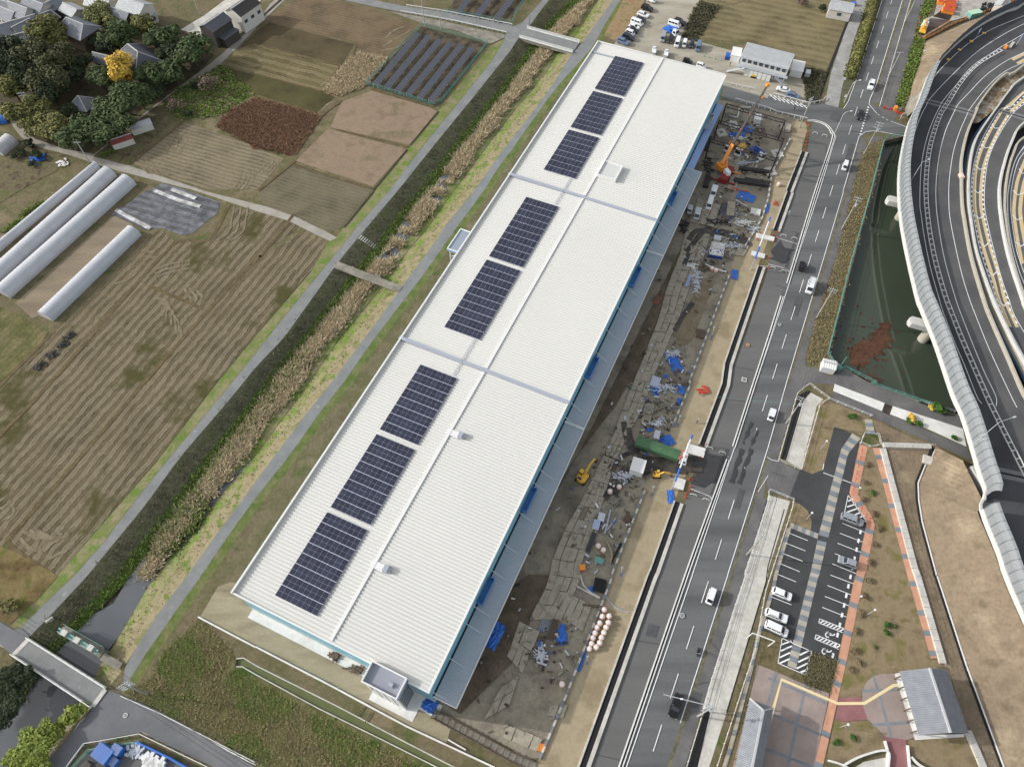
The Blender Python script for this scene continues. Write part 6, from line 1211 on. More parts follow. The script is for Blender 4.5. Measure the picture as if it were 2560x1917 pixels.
# stone steps on the banks
for lab, pts_ in (('concrete steps down the west canal bank above the footbridge', ('11:893,385', '11:1045,490')), ('concrete steps beside the sluice gate', ('03:420,380', '03:490,445'))):
    a = ts(pts_[0], 0)[0]; b_ = ts(pts_[1], -2.0)[0]; o = thing('bank_steps', lab, 'steps', a); d = (b_ - a); dh = Vector((d.x, d.y, 0)).normalized()
    for i in range(9): p = a.lerp(b_, (i + .5) / 9); MB().box((p.x, p.y, p.z + .12), (.3, 1.5, .2), math.atan2(dh.y, dh.x)).build('step', m_conc, o, world=True)
# scrap yard at the bottom edge
sheet('yard', '03:650,1660 800,1505 1200,1440 1690,1700 1500,1900 600,1900', m_should); mesh_fence('grey green sheet fence round the scrap yard', '03:650,1660 790,1510 1185,1445', 1.6, m_fence, 1.5, rails=4)
m_ = MB(); m_.wall(ts('03:1195,1442 1480,1580 1660,1680'), 1.5, .3); m_.build('tarp_fence', m_bluet, label='bright blue tarpaulin fence along the scrap yard', cat='fence')
for k, (x, y, s, m, lab, cat) in enumerate(((925, 1545, (3.4, 2.6, 2.0), m_bluet, 'blue slatted container in the scrap yard', 'container'), (1000, 1610, (1.6, 1.5, 1.2), m_bluet, 'small blue crate below the slatted container', 'crate'), (1040, 1510, (2.0, 1.6, 1.8), m_bluet, 'blue machine beside the slatted container', 'machine'), (885, 1640, (1.6, 1.2, .5), m_timber, 'stack of brown pallets at the bottom edge', 'pallet stack'), (770, 1640, (1.4, 1.0, .9), m_timber, 'brown heap at the yard corner', 'crate'))):
    p = t('03', x, y); o = thing(cat.replace(' ', '_'), lab, cat, zup(p, .1), -.5); MB().box((0, 0, s[2] / 2), s).build('body', m, o); m_ = MB()
    for i in range(8): m_.box((-s[0] / 2 + s[0] * (i + .5) / 8, 0, s[2] + .02), (.06, s[1], .08))
    m_.build('slats', m_steel if m is not m_timber else m_conc_d, o, kind='stuff')
q = random.Random(3); gm = MB().box((0, 0, .45), (.7, 1.7, .8)).mesh('white_appliance', m_trim)
for i in range(16):
    p = t('03', 1275 + (i % 4) * 42 + q.uniform(-9, 9), 1560 + (i // 4) * 34 + (i % 4) * 16 + q.uniform(-7, 7)); o = inst('white_appliance', gm, None, zup(p, .1), -.5 + q.gauss(0, .25)); tag(o, 'discarded white appliance by the blue fence, ' + ('first', 'second', 'third', 'last')[i % 4] + ' from the left in the ' + ('topmost', 'second', 'third', 'lowest')[i // 4] + ' row', 'appliance', 'white appliances in the scrap yard')
m_ = MB()
for i in range(60): p = t('03', q.gauss(1190, 40), q.gauss(1520, 28)); m_.box((p.x, p.y, q.uniform(.1, .6)), (q.uniform(.3, 1.0), q.uniform(.2, .6), q.uniform(.2, .5)), q.uniform(0, 3))
m_.build('scrap_heap', m_steel, label='grey metal scrap heap in the yard', cat='scrap heap')
# ================================================================== the building site
m_plate = ground('site_plate', [(.35, c(142, 134, 117)), (.5, c(164, 155, 136)), (.65, c(152, 143, 125))], .35, .16, 1.6, clump=(c(116, 106, 90), .5, .58, .72))
m_wet = ground('wet_mud', [(.35, c(50, 46, 42)), (.5, c(66, 60, 54)), (.65, c(88, 79, 68))], .3, .3, 1.2, rough=.6, spec=.4); m_wetroad = flat('wet_asphalt', c(62, 61, 62), .35, spec=.5, var=.15, vs=.8)
m_trench = ground('damp_soil', [(.35, c(88, 78, 64)), (.65, c(112, 99, 80))], .25, .28, 1.3)
sheet('damp_ground', '13:1560,1060 1760,1200; 23:0,760 330,0 150,0 0,100; 22:330,1000 560,620 900,180 1000,0; 21:1040,1656 1230,1240 1420,640 1500,420 1420,560; 22:600,560', m_trench)
for a, w_ in (('22:1560,740 1300,700 1100,690 960,760 860,880 800,1000', 1.5), ('22:1560,680 1250,660 1060,600 990,480 960,330', 1.4), ('22:1640,640 1400,650 1200,655 1090,610 1030,500 1000,380', 1.2), ('22:1500,760 1200,740 1000,800 880,960', 1.2), ('22:1640,740 1500,720 1380,690 1100,650', 1.6), ('22:1100,560 930,640 860,760', 1.0), ('21:1560,960 1480,1060 1400,1200', 1.2), ('21:2060,460 1800,380 1600,340 1520,420', 1.6), ('21:2040,420 1820,340 1640,330', 1.2), ('21:1700,300 1560,460 1480,640', 1.2), ('21:1640,330 1500,520', 1.0)):
    pl = smooth(ts(a), 5); _layer[0] += 1; struct('wheel_track', MB().ribbon(pl, w_, .31 + .004 * (_layer[0] % 9)), m_wet)
sheet('wet_track', '22:1180,640 1400,640 1640,640 1640,700 1560,750 1300,730 1150,700', m_wet)
sheet('wet_patch', '', m_wetroad, pts=rough(ts('22:1650,600 1850,620 1830,760 1720,870 1640,885 1550,865 1560,720'), .6)); sheet('wet_patch', '', m_wetroad, pts=rough(ts('31:100,400 140,480 225,500 160,570 130,630 60,590 20,580 60,470'), .6))
for a, w_ in (('22:2060,330 1990,520', .5), ('22:1980,560 1890,850', .9), ('22:2060,560 1955,860', .7), ('22:2110,400 2040,580', .4)):
    sheet('wet_streak', '', m_wetroad, pts=rough((lambda pl: offset(pl, w_ / 2) + offset(pl, -w_ / 2)[::-1])(ts(a)), .28, 1.0, len(a)))
sheet('mound', '21:1640,760 1730,740 1735,800 1560,1260 1500,1330 1400,1310 1390,1220 1500,1000', ground('mound_soil', [(.35, c(118, 106, 84)), (.65, c(136, 122, 98))], .3, .2, 1.5), lift=.12)
def plates(Ls, Rs, rows, cols, drop=.0, seed=1):
    L_, R_ = resample(ts(Ls), rows + 1), resample(ts(Rs), rows + 1); q = random.Random(seed); o = bpy.data.objects['site_ground']
    for i in range(rows):
        for j in range(cols):
            if q.random() < drop: continue
            f = lambda k, u: L_[k].lerp(R_[k], u); g = .018
            w = [f(i, (j + .03) / cols).lerp(f(i + 1, (j + .03) / cols), g), f(i, (j + .97) / cols).lerp(f(i + 1, (j + .97) / cols), g), f(i, (j + .97) / cols).lerp(f(i + 1, (j + .97) / cols), 1 - g), f(i, (j + .03) / cols).lerp(f(i + 1, (j + .03) / cols), 1 - g)]
            w = [p + Vector((q.gauss(0, .05), q.gauss(0, .05), 0)) for p in w]; MB().prism(w, .1, .30 + q.uniform(-.02, .03)).build('site_plate', m_plate, o)
plates('21:1500,330 1440,560 1330,830 1265,1090 1130,1440 1040,1656; 22:960,200 880,420 800,610', '21:1720,330 1660,560 1520,850 1470,1020 1290,1440 1200,1640; 22:1140,190 1010,420 900,650', 24, 3, .0)
plates('22:790,620 600,1000 430,1310 330,1560; 23:320,60 150,380', '22:890,660 790,1000 690,1300 600,1540; 23:590,50 420,400', 12, 4, .02, 2); plates('23:480,150 380,330', '23:690,260 600,490', 1, 4, 0, 3); plates('23:60,400 -40,700', '23:240,480 90,860', 2, 3, .1, 4)
plates('13:2120,960 1960,1250', '23:60,870 -20,1120', 2, 2, .1, 5); plates('13:1920,1250', '23:140,1490', 1, 1, 1, 6) if False else None
plates('20:1860,1280 1770,1600', '20:2010,1340 1930,1656', 3, 2, .0, 7); plates('21:1600,60 1530,260', '21:1800,120 1740,310', 2, 3, .1, 8); plates('21:1790,380 1740,520', '21:2060,440 2000,560', 2, 3, .1, 9); plates('23:330,1130 300,1210', '23:480,1110 440,1240', 1, 2, 0, 10); plates('23:-40,1290 -80,1400', '23:270,1410 210,1530', 1, 4, .0, 11)
# the block wall with its chequered top
def block_wall(label, spec, m2=(None, None)):
    pl = ts(spec); L_ = length(pl); n = int(L_ / 1.25); o = thing('block_wall', label, 'wall', pl[0], group='chequered block walls')
    for i in range(n):
        a, d = along(pl, i * 1.25 + .02); b_, _ = along(pl, i * 1.25 + 1.23); MB().wall([zup(a, 0), zup(b_, 0)], .5 + .02 * (i % 2), .42).build('block', m_conc if i % 2 else m_band2, o, world=True)
block_wall('chequered block wall along the southern tan strip', '23:235,1590 450,1080 870,0; 22:860,1640 1160,880'); block_wall('chequered block wall along the northern tan strip', '22:1380,370 1540,0; 21:1520,1656 1880,700'); block_wall('chequered block wall beside the steel frame', '21:1990,500 2150,240 2208,60; 30:30,1500 190,1200')
m_ = MB(); m_.wall(ts('03:1715,365 2208,625; 13:0,620 600,930 1300,1305 2060,1660'), .5, .3); m_.build('boundary_wall', m_conc_w, label='low white concrete wall along the south edge of the graded ground', cat='wall')
o = thing('formwork', 'long timber formwork trench at the south edge of the site', 'formwork', t('13', 1540, 1190)); pl = ts('13:1530,1195 2208,1570; 23:0,1570 200,1656')
for s_, m in ((-.8, m_timber), (.8, m_timber)):
    m_ = MB(); m_.wall(offset(pl, s_), .6, .12); m_.build('board', m, o, world=True)
MB().ribbon(pl, 1.4, .14).build('trench_floor', m_conc_d, o, world=True); m_ = MB(); k = 0
while k < length(pl): p, d = along(pl, k); n_ = Vector((-d.y, d.x, 0)); m_.beam(p - n_ * 1.1 + up * .55, p + n_ * 1.1 + up * .55, .1); k += 1.3
m_.build('cross_ties', m_timber, o, world=True, kind='stuff')
# bulk bags
m_bag = flat('bulk_bag', c(222, 190, 172), .8, var=.06, vs=2); m_bagtop = flat('bag_lining', c(226, 224, 226), .7)
b_ = MB(); q = random.Random(2); loft(b_, [[Vector((math.cos(a) * r * (1 + .05 * math.sin(3 * a)), math.sin(a) * r * (1 + .05 * math.cos(2 * a)), z)) for a in [i * .5236 for i in range(12)]] for r, z in ((.5, 0), (.6, .2), (.6, .8), (.5, 1.0), (.42, 1.05))]); bag_me = b_.mesh('bag', m_bag)
b_ = MB(); loft(b_, [[Vector((math.cos(a) * r, math.sin(a) * r, z + .06 * math.sin(5 * a))) for a in [i * .5236 for i in range(12)]] for r, z in ((.4, 1.0), (.3, 1.14), (.12, 1.16))]); top_me = b_.mesh('lining', m_bagtop)
bags = [('23', x, y, d) for x, y, d in ((795, 300, 'topmost of the double row by the chequered wall'), (778, 358, 'second in the inner row'), (838, 355, 'first in the outer row'), (757, 415, 'third in the inner row'), (832, 410, 'second in the outer row'), (732, 452, 'fourth in the inner row'), (812, 452, 'third in the outer row'), (716, 500, 'fifth in the inner row'), (793, 497, 'fourth in the outer row'), (697, 542, 'sixth in the inner row'), (772, 540, 'fifth in the outer row'), (686, 592, 'seventh in the inner row'), (757, 585, 'sixth in the outer row'), (668, 635, 'lowest of the inner row'), (727, 622, 'lowest of the outer row'), (432, 940, 'alone inside the chequered wall near the plates'))] + [('22', 845, 925, 'alone beside the plate road below the yellow excavator'), ('22', 925, 885, 'open, by the grey pipe heap'), ('22', 745, 1395, 'upper of two beside the curved hose'), ('22', 787, 1430, 'lower of two beside the curved hose'), ('21', 1725, 660, 'left of two beside the pale timber'), ('21', 1760, 675, 'right of two beside the pale timber'), ('30', 92, 1590, 'at the north end of the tan strip')]
for tl, x, y, d in bags:
    o = thing('bulk_bag', 'pink white bulk bag ' + d, 'bulk bag', zup(t(tl, x, y, .6), .05), R.uniform(0, 6), 'pink bulk bags on the site'); inst('bag', bag_me, o); inst('lining', top_me, o)
# tarpaulins: crumpled sheets
def tarp(label, tile, x, y, w, l, rz, h=.35, m=None, seed=1, name='tarpaulin', cat='tarpaulin'):
    p = t(tile, x, y, .2); q = random.Random(seed); n = 9; V_ = [[Vector(((i / n - .5) * w * (1 + q.gauss(0, .05)) + q.gauss(0, w * .02), (j / n - .5) * l * (1 + q.gauss(0, .05)), max(.04, h * (1 - abs(i / n - .5) * 1.7) * (1 - abs(j / n - .5) * 1.5) + q.gauss(0, h * .22)))) for i in range(n + 1)] for j in range(n + 1)]
    mb = MB().add([v for r in V_ for v in r], [(j * (n + 1) + i, j * (n + 1) + i + 1, (j + 1) * (n + 1) + i + 1, (j + 1) * (n + 1) + i) for j in range(n) for i in range(n)]); o = mb.build(name, m or m_bluet); o.location = zup(p, .12); o.rotation_euler = (0, 0, rz); tag(o, label, cat, None if m else 'blue tarpaulins about the site'); return o
for k, (tl, x, y, w, l, rz, d) in enumerate((('20', 2030, 1118, 3.6, 3.0, .3, 'hood shaped, under the steel frame'), ('20', 1940, 1165, 5.0, 1.8, -.1, 'flat one with pale bundles under the crane boom'), ('21', 2020, 42, 5.0, 3.4, -.5, 'covering beams near the black steel stack'), ('21', 1405, 1480, 3.0, 5.2, .3, 'largest, draped beside the plate road'), ('21', 1325, 1585, 1.0, .8, 0, 'tiny scrap south of the largest sheet'), ('21', 1920, 710, 1.8, 3.6, -.25, 'in the trestle by the wooden gate'), ('22', 1250, 60, 1.4, 2.6, -.4, 'beside the white rack'), ('22', 1455, 50, 1.8, 2.4, -.3, 'shiny pale one at the block wall'), ('22', 1440, 150, 1.0, 2.0, -.3, 'strip on the block wall'), ('22', 1345, 485, 2.8, 2.8, .4, 'crumpled by the green truck'), ('22', 1370, 970, 1.5, 3.2, 0, 'lying below the white portal beam'), ('22', 1190, 392, 1.6, 1.0, .3, 'small one by the white box'),
        ('23', 425, 530, 2.2, 3.2, .2, 'lone hood on the dark soil at the south'), ('23', 440, 448, 1.2, 1.2, -.3, 'square dark one above the lone hood'), ('23', 690, 122, 1.3, 1.3, .4, 'on the timber shaft'), ('23', 245, 580, .9, 1.4, 0, 'small strip beside the white sack'), ('13', 2065, 520, 2.4, 5.4, -.45, 'half under the canopy edge'), ('13', 1500, 1120, 2.8, 2.4, -.5, 'at the foot of the stair tower'), ('23', 605, 745, .5, 4.2, -.38, 'long roll beside the pink bags'), ('21', 2200, 140, 1.0, 4.0, -.35, 'draped on the wall end by the upper gate'))):
    tarp('blue tarpaulin ' + d, tl, x, y, w, l, rz, .5 if w > 2 else .25, None, k + 1)
# machines
m_yel = flat('machine_yellow', c(226, 172, 40), .45); m_org = flat('crane_orange', c(238, 140, 40), .45); m_crred = flat('carrier_red', c(142, 32, 34), .5); m_trblue = flat('truck_blue', c(36, 70, 150), .45); m_boom = flat('boom_grey', c(58, 54, 52), .5); m_greent = flat('green_cover', c(64, 104, 66), .7, var=.06, vs=.8); m_pink = flat('faded_red', c(206, 98, 88), .6)
def excavator(label, tile, x, y, rz, s=1.0, body=None, swing=0.0, reach=1.0):
    o = thing('excavator', label, 'excavator', zup(t(tile, x, y, 1.0), .1), rz); body = body or m_yel
    for y_ in (-.95, .95):
        m_ = MB(); pr = [(-1.6, .25), (-1.3, .0), (1.3, .0), (1.6, .25), (1.6, .5), (1.3, .75), (-1.3, .75), (-1.6, .5)]; n = len(pr); m_.add([(a * s, (y_ - .25) * s, b * s) for a, b in pr] + [(a * s, (y_ + .25) * s, b * s) for a, b in pr], [tuple(range(n))[::-1], tuple(range(n, 2 * n))] + [(i, (i + 1) % n, n + (i + 1) % n, n + i) for i in range(n)]); m_.build('track', m_tyre, o)
    h_ = thing('upper', None, None) if False else None; rt = lambda p: rot2(Vector(p) * s, swing)
    m_ = MB(); ring = [rt((x_, y_, 0)) for x_, y_ in ((.9, -1.1), (.9, 1.1), (-.9, 1.15), (-1.5, .75), (-1.65, 0), (-1.5, -.75), (-.9, -1.15))]; m_.prism(ring, .85 * s, 1.65 * s); m_.build('house', body, o)
    m_ = MB(); m_.prism([rt((x_, y_, 0)) for x_, y_ in ((-.1, .25), (1.0, .25), (1.0, 1.1), (-.1, 1.1))], 1.65 * s, 2.6 * s); cb = m_.build('cab', m_carglass, o); m_ = MB(); m_.prism([rt((x_, y_, 0)) for x_, y_ in ((-.15, .2), (.85, .2), (.85, 1.15), (-.15, 1.15))], 2.6 * s, 2.7 * s); m_.build('roof', body, cb)
    k = [rt((.7, -.1, 1.5)), rt((2.3 * reach, -.1, 3.3)), rt((4.6 * reach, -.1, 2.6)), rt((5.4 * reach, -.1, .9))]
    MB().beam(k[0], k[1], .42 * s, .5 * s).beam(k[1], k[2], .36 * s, .42 * s).build('boom', body, o); MB().beam(k[2], k[3], .28 * s, .34 * s).build('arm', body, o); m_ = MB(); m_.box(k[3] + Vector((0, 0, -.25 * s)), (.8 * s, .9 * s, .7 * s), swing, .7); m_.build('bucket', m_boom, o); MB().box(rt((-1.1, .3, 1.75)), (.5 * s, .9 * s, .2 * s), swing).build('engine_cover', m_boom, o); return o
excavator('yellow excavator with its arm stretched out, on dark soil beside the canopy', '22', 612, 800, .95, 1.0); excavator('small yellow black excavator with a teal hose by the white portal beam', '22', 1252, 775, 0.0, .62); excavator('small yellow excavator parked in front of the site office', '20', 2090, 645, -.35, .62)
def lorry(label, tile, x, y, fx, fy, L_, cab, bed, kind, name='truck'):
    p, q = t(tile, x, y, 1.4), t(tile, fx, fy, 1.4); o = thing(name, label, 'truck', zup(p, .1), math.atan2(q.y - p.y, q.x - p.x)); h = L_ / 2; W_ = 2.1 if L_ < 8 else 2.45
    MB().box((0, 0, .75), (L_ - .3, W_ * .5, .3)).build('chassis', m_boom, o); c_ = MB(); loft(c_, [rr(h - 1.75, h, W_, .2, .55), rr(h - 1.75, h, W_, .2, 1.4), rr(h - 1.7, h - .3, W_ - .16, .2, 2.45), rr(h - 1.55, h - .45, W_ - .4, .2, 2.55)]); cb = c_.build('cab', cab, o)
    MB().quad((h + .02, -W_ * .42, 1.42), (h + .02, W_ * .42, 1.42), (h - .25, W_ * .38, 2.3), (h - .25, -W_ * .38, 2.3)).build('windshield', m_carglass, cb)
    for s_ in (-1, 1): MB().quad((h - 1.4, s_ * (W_ / 2 + .01), 1.45), (h - .3, s_ * (W_ / 2 + .01), 1.45), (h - .5, s_ * (W_ / 2 - .06), 2.2), (h - 1.4, s_ * (W_ / 2 - .06), 2.2)).build('side_window', m_carglass, cb)
    ax = [h - 1.1, -h + 1.2] + ([-h + 2.4] if L_ > 8 else [])
    for a in ax:
        for s_ in (-1, 1): MB().tube((a, s_ * W_ * .32, .45), (a, s_ * W_ * .5, .45), .45, n=12).build('wheel', m_tyre, o)
    x0, x1 = -h, h - 1.95
    if kind == 'cover':
        m_ = MB(); loft(m_, [rr(x0, x1, W_ + .05, .1, .9), rr(x0, x1, W_ + .05, .1, 2.3)], False); m_.build('body_side', bed, o); n = 12; m_ = MB(); m_.strip([Vector((x0 + (x1 - x0) * i / n, -W_ / 2 - .04, 2.3)) for i in range(n + 1)], [Vector((x0 + (x1 - x0) * i / n, 0, 2.62 + .05 * math.sin(i * 2))) for i in range(n + 1)]); m_.strip([Vector((x0 + (x1 - x0) * i / n, 0, 2.62 + .05 * math.sin(i * 2))) for i in range(n + 1)], [Vector((x0 + (x1 - x0) * i / n, W_ / 2 + .04, 2.3)) for i in range(n + 1)]); m_.build('cover', bed, o)
        MB().beam((x1 + .1, -W_ / 2 - .2, 2.5), (x1 + .1, W_ / 2 + .2, 2.5), .3).beam((h - .7, .2, 2.75), (x1 - .2, -1.1, 2.75), .28).build('loader_arm', m_pink, o)
    elif kind == 'crane':
        MB().box(((x0 + x1) / 2, 0, 1.05), (x1 - x0, W_, .2)).build('load_bed', bed, o); MB().box((-.2 * h, 0, 1.5), (1.2, 1.3, .9)).build('turret', bed, o); MB().beam((-.7 * h, .3, 2.1), (h - .4, .3, 2.9), .4).beam((-.6 * h, -.4, 1.9), (x1, -.4, 2.2), .25).build('crane_arm', bed, o)
    else:
        m_ = MB(); m_.box(((x0 + x1) / 2, 0, 1.0), (x1 - x0, W_, .12))
        for s_ in (-1, 1): m_.box(((x0 + x1) / 2, s_ * W_ / 2, 1.3), (x1 - x0, .06, .5))
        m_.box((x0, 0, 1.3), (.06, W_, .5)); m_.build('load_bed', bed, o)
    return o
lorry('long dump truck with a green covered body and white cab, turning into the site', '22', 1290, 575, 1500, 650, 12.5, PAINT['white'], m_greent, 'cover')
lorry('white cab crane truck half hidden under the orange boom', '20', 1885, 1255, 1840, 1310, 5.6, PAINT['white'], m_org, 'crane'); lorry('white cab truck with an orange loader crane beside the big boom', '20', 1970, 1285, 1930, 1345, 5.6, PAINT['white'], m_yel, 'crane'); lorry('blue crane truck with a white cab on the bare soil', '20', 2120, 1315, 2175, 1370, 5.8, PAINT['white'], m_trblue, 'crane'); lorry('blue covered truck with a white cab on the gravel lot', '20', 1370, 262, 1440, 300, 6.2, PAINT['white'], m_bluet, 'crane')
# the big mobile crane
p = t('20', 1850, 1500, 1.5); o = thing('mobile_crane', 'large mobile crane with an orange base section and long dark telescopic boom', 'crane', zup(p, 0)); d1 = (t('20', 1960, 1590, 1.2) - t('20', 1730, 1530, 1.2)); d1.z = 0; d1.normalize(); cdir = rot2(d1, 1.45)
m_ = MB(); m_.box((p.x, p.y, 1.2), (2.6, 7.5, .9), math.atan2(cdir.y, cdir.x) - 1.57); m_.box((*(p + cdir * -2.6).xy, 2.0), (2.4, 2.2, 1.0), math.atan2(cdir.y, cdir.x) - 1.57); m_.build('carrier', m_crred, o, world=True)
for s_ in (-2.6, 2.6): MB().beam(p - d1 * 3.6 + cdir * s_ + up * -.9, p + d1 * 3.6 + cdir * s_ + up * -.9, .35).build('outrigger', m_crred if s_ < 0 else m_org, o, world=True)
for s_ in (-2.2, -.8, 1.6): 
    for k in (-1.2, 1.2): q = p + cdir * s_ + d1 * k; MB().tube(Vector((q.x, q.y, .5)) - d1 * .25, Vector((q.x, q.y, .5)) + d1 * .25, .5, n=10).build('wheel', m_tyre, o, world=True)
piv = t('20', 1815, 1415, 3.2); kn = t('20', 1905, 1245, 8.0); tip = t('20', 2205, 735, 21.0); MB().box((piv.x, piv.y, 2.3), (2.4, 2.8, 1.6), .5).build('slewing_body', m_org, o, world=True); cab_p = t('20', 1855, 1490, 2.8); MB().box((cab_p.x, cab_p.y, 2.9), (1.2, 2.0, 1.5), .4).build('cab', PAINT['white'], o, world=True); MB().box((cab_p.x + .1, cab_p.y - .1, 3.3), (1.25, 1.5, .5), .4).build('cab_window', m_carglass, o, world=True)
MB().beam(piv, kn, 1.0, 1.1).build('boom_base', m_org, o, world=True); MB().beam(piv + Vector((1.2, -1.2, -.6)), piv.lerp(kn, .5), .3).build('lift_cylinder', m_org, o, world=True)
for i in range(4): a, b_ = kn.lerp(tip, i / 4 - .01), kn.lerp(tip, (i + 1) / 4); MB().beam(a, b_, .72 - .09 * i, .8 - .1 * i).build('boom_section', m_boom, o, world=True); MB().box(b_, (.7 - .08 * i, .4, .7 - .08 * i)).build('boom_collar', m_pink, o, world=True)
MB().box(tip, (1.0, .8, .8), .4).build('boom_head', m_org, o, world=True); hk = tip + Vector((-.3, .2, -4.2)); MB().beam(tip, hk, .06).build('hoist_rope', m_boom, o, world=True); MB().ball(hk, .45).build('hook_block', m_org, o, world=True)
# unfinished steel frame
m_st = flat('frame_steel', c(50, 44, 44), .6); s4 = lambda x, y, z=0: px(1640 + x / 6.9, 220 + y / 6.9, z); o = thing('building_skeleton', 'unfinished dark steel frame of columns and lattice trusses beyond the crane', 'steel frame', s4(1600, 800)); HZ = 7.5
tr_ = [(s4(1215, 275, HZ), s4(2230, 560, HZ)), (s4(1090, 560, HZ), s4(2205, 880, HZ)), (s4(945, 880, HZ), s4(2070, 1215, HZ))]
for a, b_ in tr_:
    m_ = MB(); m_.beam(a, b_, .2); m_.beam(a - up * 1.1, b_ - up * 1.1, .2); n = 22
    for i in range(n): m_.beam(a.lerp(b_, i / n) - up * (1.1 if i % 2 else 0), a.lerp(b_, (i + 1) / n) - up * (0 if i % 2 else 1.1), .1)
    m_.build('truss', m_st, o, world=True)
    for e in (a, b_): MB().beam(zup(e, .1), e, .34).build('column', m_st, o, world=True)
for k in (0, .3, .62, 1.0):
    for (a, b_), (c2, d2) in zip(tr_[:-1], tr_[1:]): MB().beam(a.lerp(b_, k), c2.lerp(d2, k), .13).build('purlin', m_st, o, world=True)
b0 = s4(1975, 1465, 0); MB().beam(b0, zup(b0, 8.6), .34).build('column', m_st, o, world=True)
for x, y, lab in ((2085, 1150, 'pale square concrete footing nearer the road'), (1970, 1460, 'pale square concrete footing under the tall lone column'), (1120, 790, 'pale concrete slab at the left foot of the steel frame'), (1330, 660, 'pale concrete slab in the middle of the steel frame')):
    q = s4(x, y); m_ = MB(); m_.box((q.x, q.y, .3), (3.0, 3.4, .5), .2); o = m_.build('footing', m_conc, label=lab, cat='footing', group='concrete footings of the frame'); MB().box((q.x, q.y, .62), (1.0, 1.0, .2), .2).build('pedestal', m_conc_d, o)
for x, y, w, l, rz, m, lab, hh in ((2085, 1475, 9, 1.1, -.2, m_st, 'upper stack of long black beams', .9), (2060, 1580, 10, 1.6, -.2, m_st, 'lower stack of long black beams beside the red crane carrier', .9), (2120, 1560, 8, .8, -.25, m_st, 'narrow bundle of black beams near the block wall', .5), (1695, 1240, .9, 7, -.35, m_st, 'dark pipes lying along the shed wall', .5), (1680, 1560, 1.6, 6, -.3, m_st, 'stack of dark grating beside the canopy end', .8)):
    q = t('20', x, y, .3); o = thing('beam_stack', lab, 'beam stack', zup(q, .1), rz); n = 5; ln = w > l
    for i in range(n):
        f = (i - 2) / n; MB().box((0 if ln else f * w, f * l if ln else 0, hh * .5), (w if ln else w / n * .8, l / n * .8 if ln else l, hh)).build('beam', m, o)
# portal beams over the two gates
for A_, B_, lab in ((('22', 1555, 440), ('22', 1408, 838), 'white portal beam with blue ends over the lower site gate'), (('21', 2228, 222), ('21', 2098, 575), 'white portal beam with blue ends over the upper site gate')):
    a, b_ = t(*A_, 4.6), t(*B_, 4.6); o = thing('portal_beam', lab, 'portal', zup(a, 0), group='portal beams over the site gates'); MB().tube(a.lerp(b_, .1), a.lerp(b_, .72), .2).build('beam', m_trim, o, world=True); MB().tube(a, a.lerp(b_, .1), .22).build('blue_end', m_bluet, o, world=True); MB().tube(a.lerp(b_, .72), b_, .22).build('blue_end', m_bluet, o, world=True)
    for e in (a, b_): MB().tube(zup(e, 0), e, .14).build('post', m_steel, o, world=True)
# arched pipe barriers and cones
ab = MB(); ab.path([Vector((math.cos(a) * .75, 0, .8 * min(1, math.sin(a) * 1.6))) for a in [math.pi * i / 8 for i in range(9)]], .07, 6); ab_me = ab.mesh('arch_barrier', m_trim)
for tl, x, y, d in (('22', 1705, 550, 'upper gate side, nearer the kerb wall'), ('22', 1815, 592, 'upper side of the wet patch, nearer the road'), ('22', 1565, 957, 'lower side of the wet patch, nearer the trench'), ('22', 1675, 997, 'lower side of the wet patch, nearer the road'), ('31', 135, 378, 'above the upper gate, nearer the trench'), ('31', 228, 402, 'above the upper gate, nearer the road'), ('31', 40, 655, 'below the upper gate, nearer the trench'), ('31', 135, 683, 'below the upper gate, nearer the road'), ('30', 407, 1152, 'at the top of the layby, nearer the site'), ('30', 488, 1172, 'at the top of the layby, nearer the road')):
    tag(inst('arch_barrier', ab_me, None, zup(t(tl, x, y, .4), .05), -.35), 'white arched pipe barrier ' + d, 'barrier', 'white arched barriers on the layby')
m_cone = flat('cone_red', c(206, 58, 36), .6); cn = MB(); cn.box((0, 0, .03), (.42, .42, .06)); cn.tube((0, 0, .05), (0, 0, .75), .17, .04, 10); cn_me = cn.mesh('traffic_cone', m_cone)
for i, (tl, pts_) in enumerate((('22', ((1675, 520), (1655, 588), (1640, 640), (1612, 636), (1557, 825), (1530, 818), (1546, 880), (1537, 915), (1507, 945), (1500, 978))), ('31', ((3, 565), (45, 370), (82, 345), (75, 395), (50, 425), (10, 650))), ('30', ((356, 1080), (346, 1140), (340, 1172), (336, 1222), (326, 1252), (322, 1292), (330, 1056))), ('21', ((2125, 380), (2140, 355), (2120, 410), (2180, 560), (1905, 735), (1580, 820), (1710, 180), (1690, 170)))))  :
    for x, y in pts_: tag(inst('traffic_cone', cn_me, None, zup(t(tl, x, y, .3), .05), R.uniform(0, 1)), 'small red cone ' + ('around the lower site gate, ', 'around the upper site gate, ', 'in the line at the layby top, ', 'inside the site, ')[i] + ORD(sorted(pts_, key=lambda k: k[1]).index((x, y)), len(pts_)), 'traffic cone', 'red cones ' + ('at the lower site gate', 'at the upper site gate', 'at the top of the layby', 'inside the site')[i])
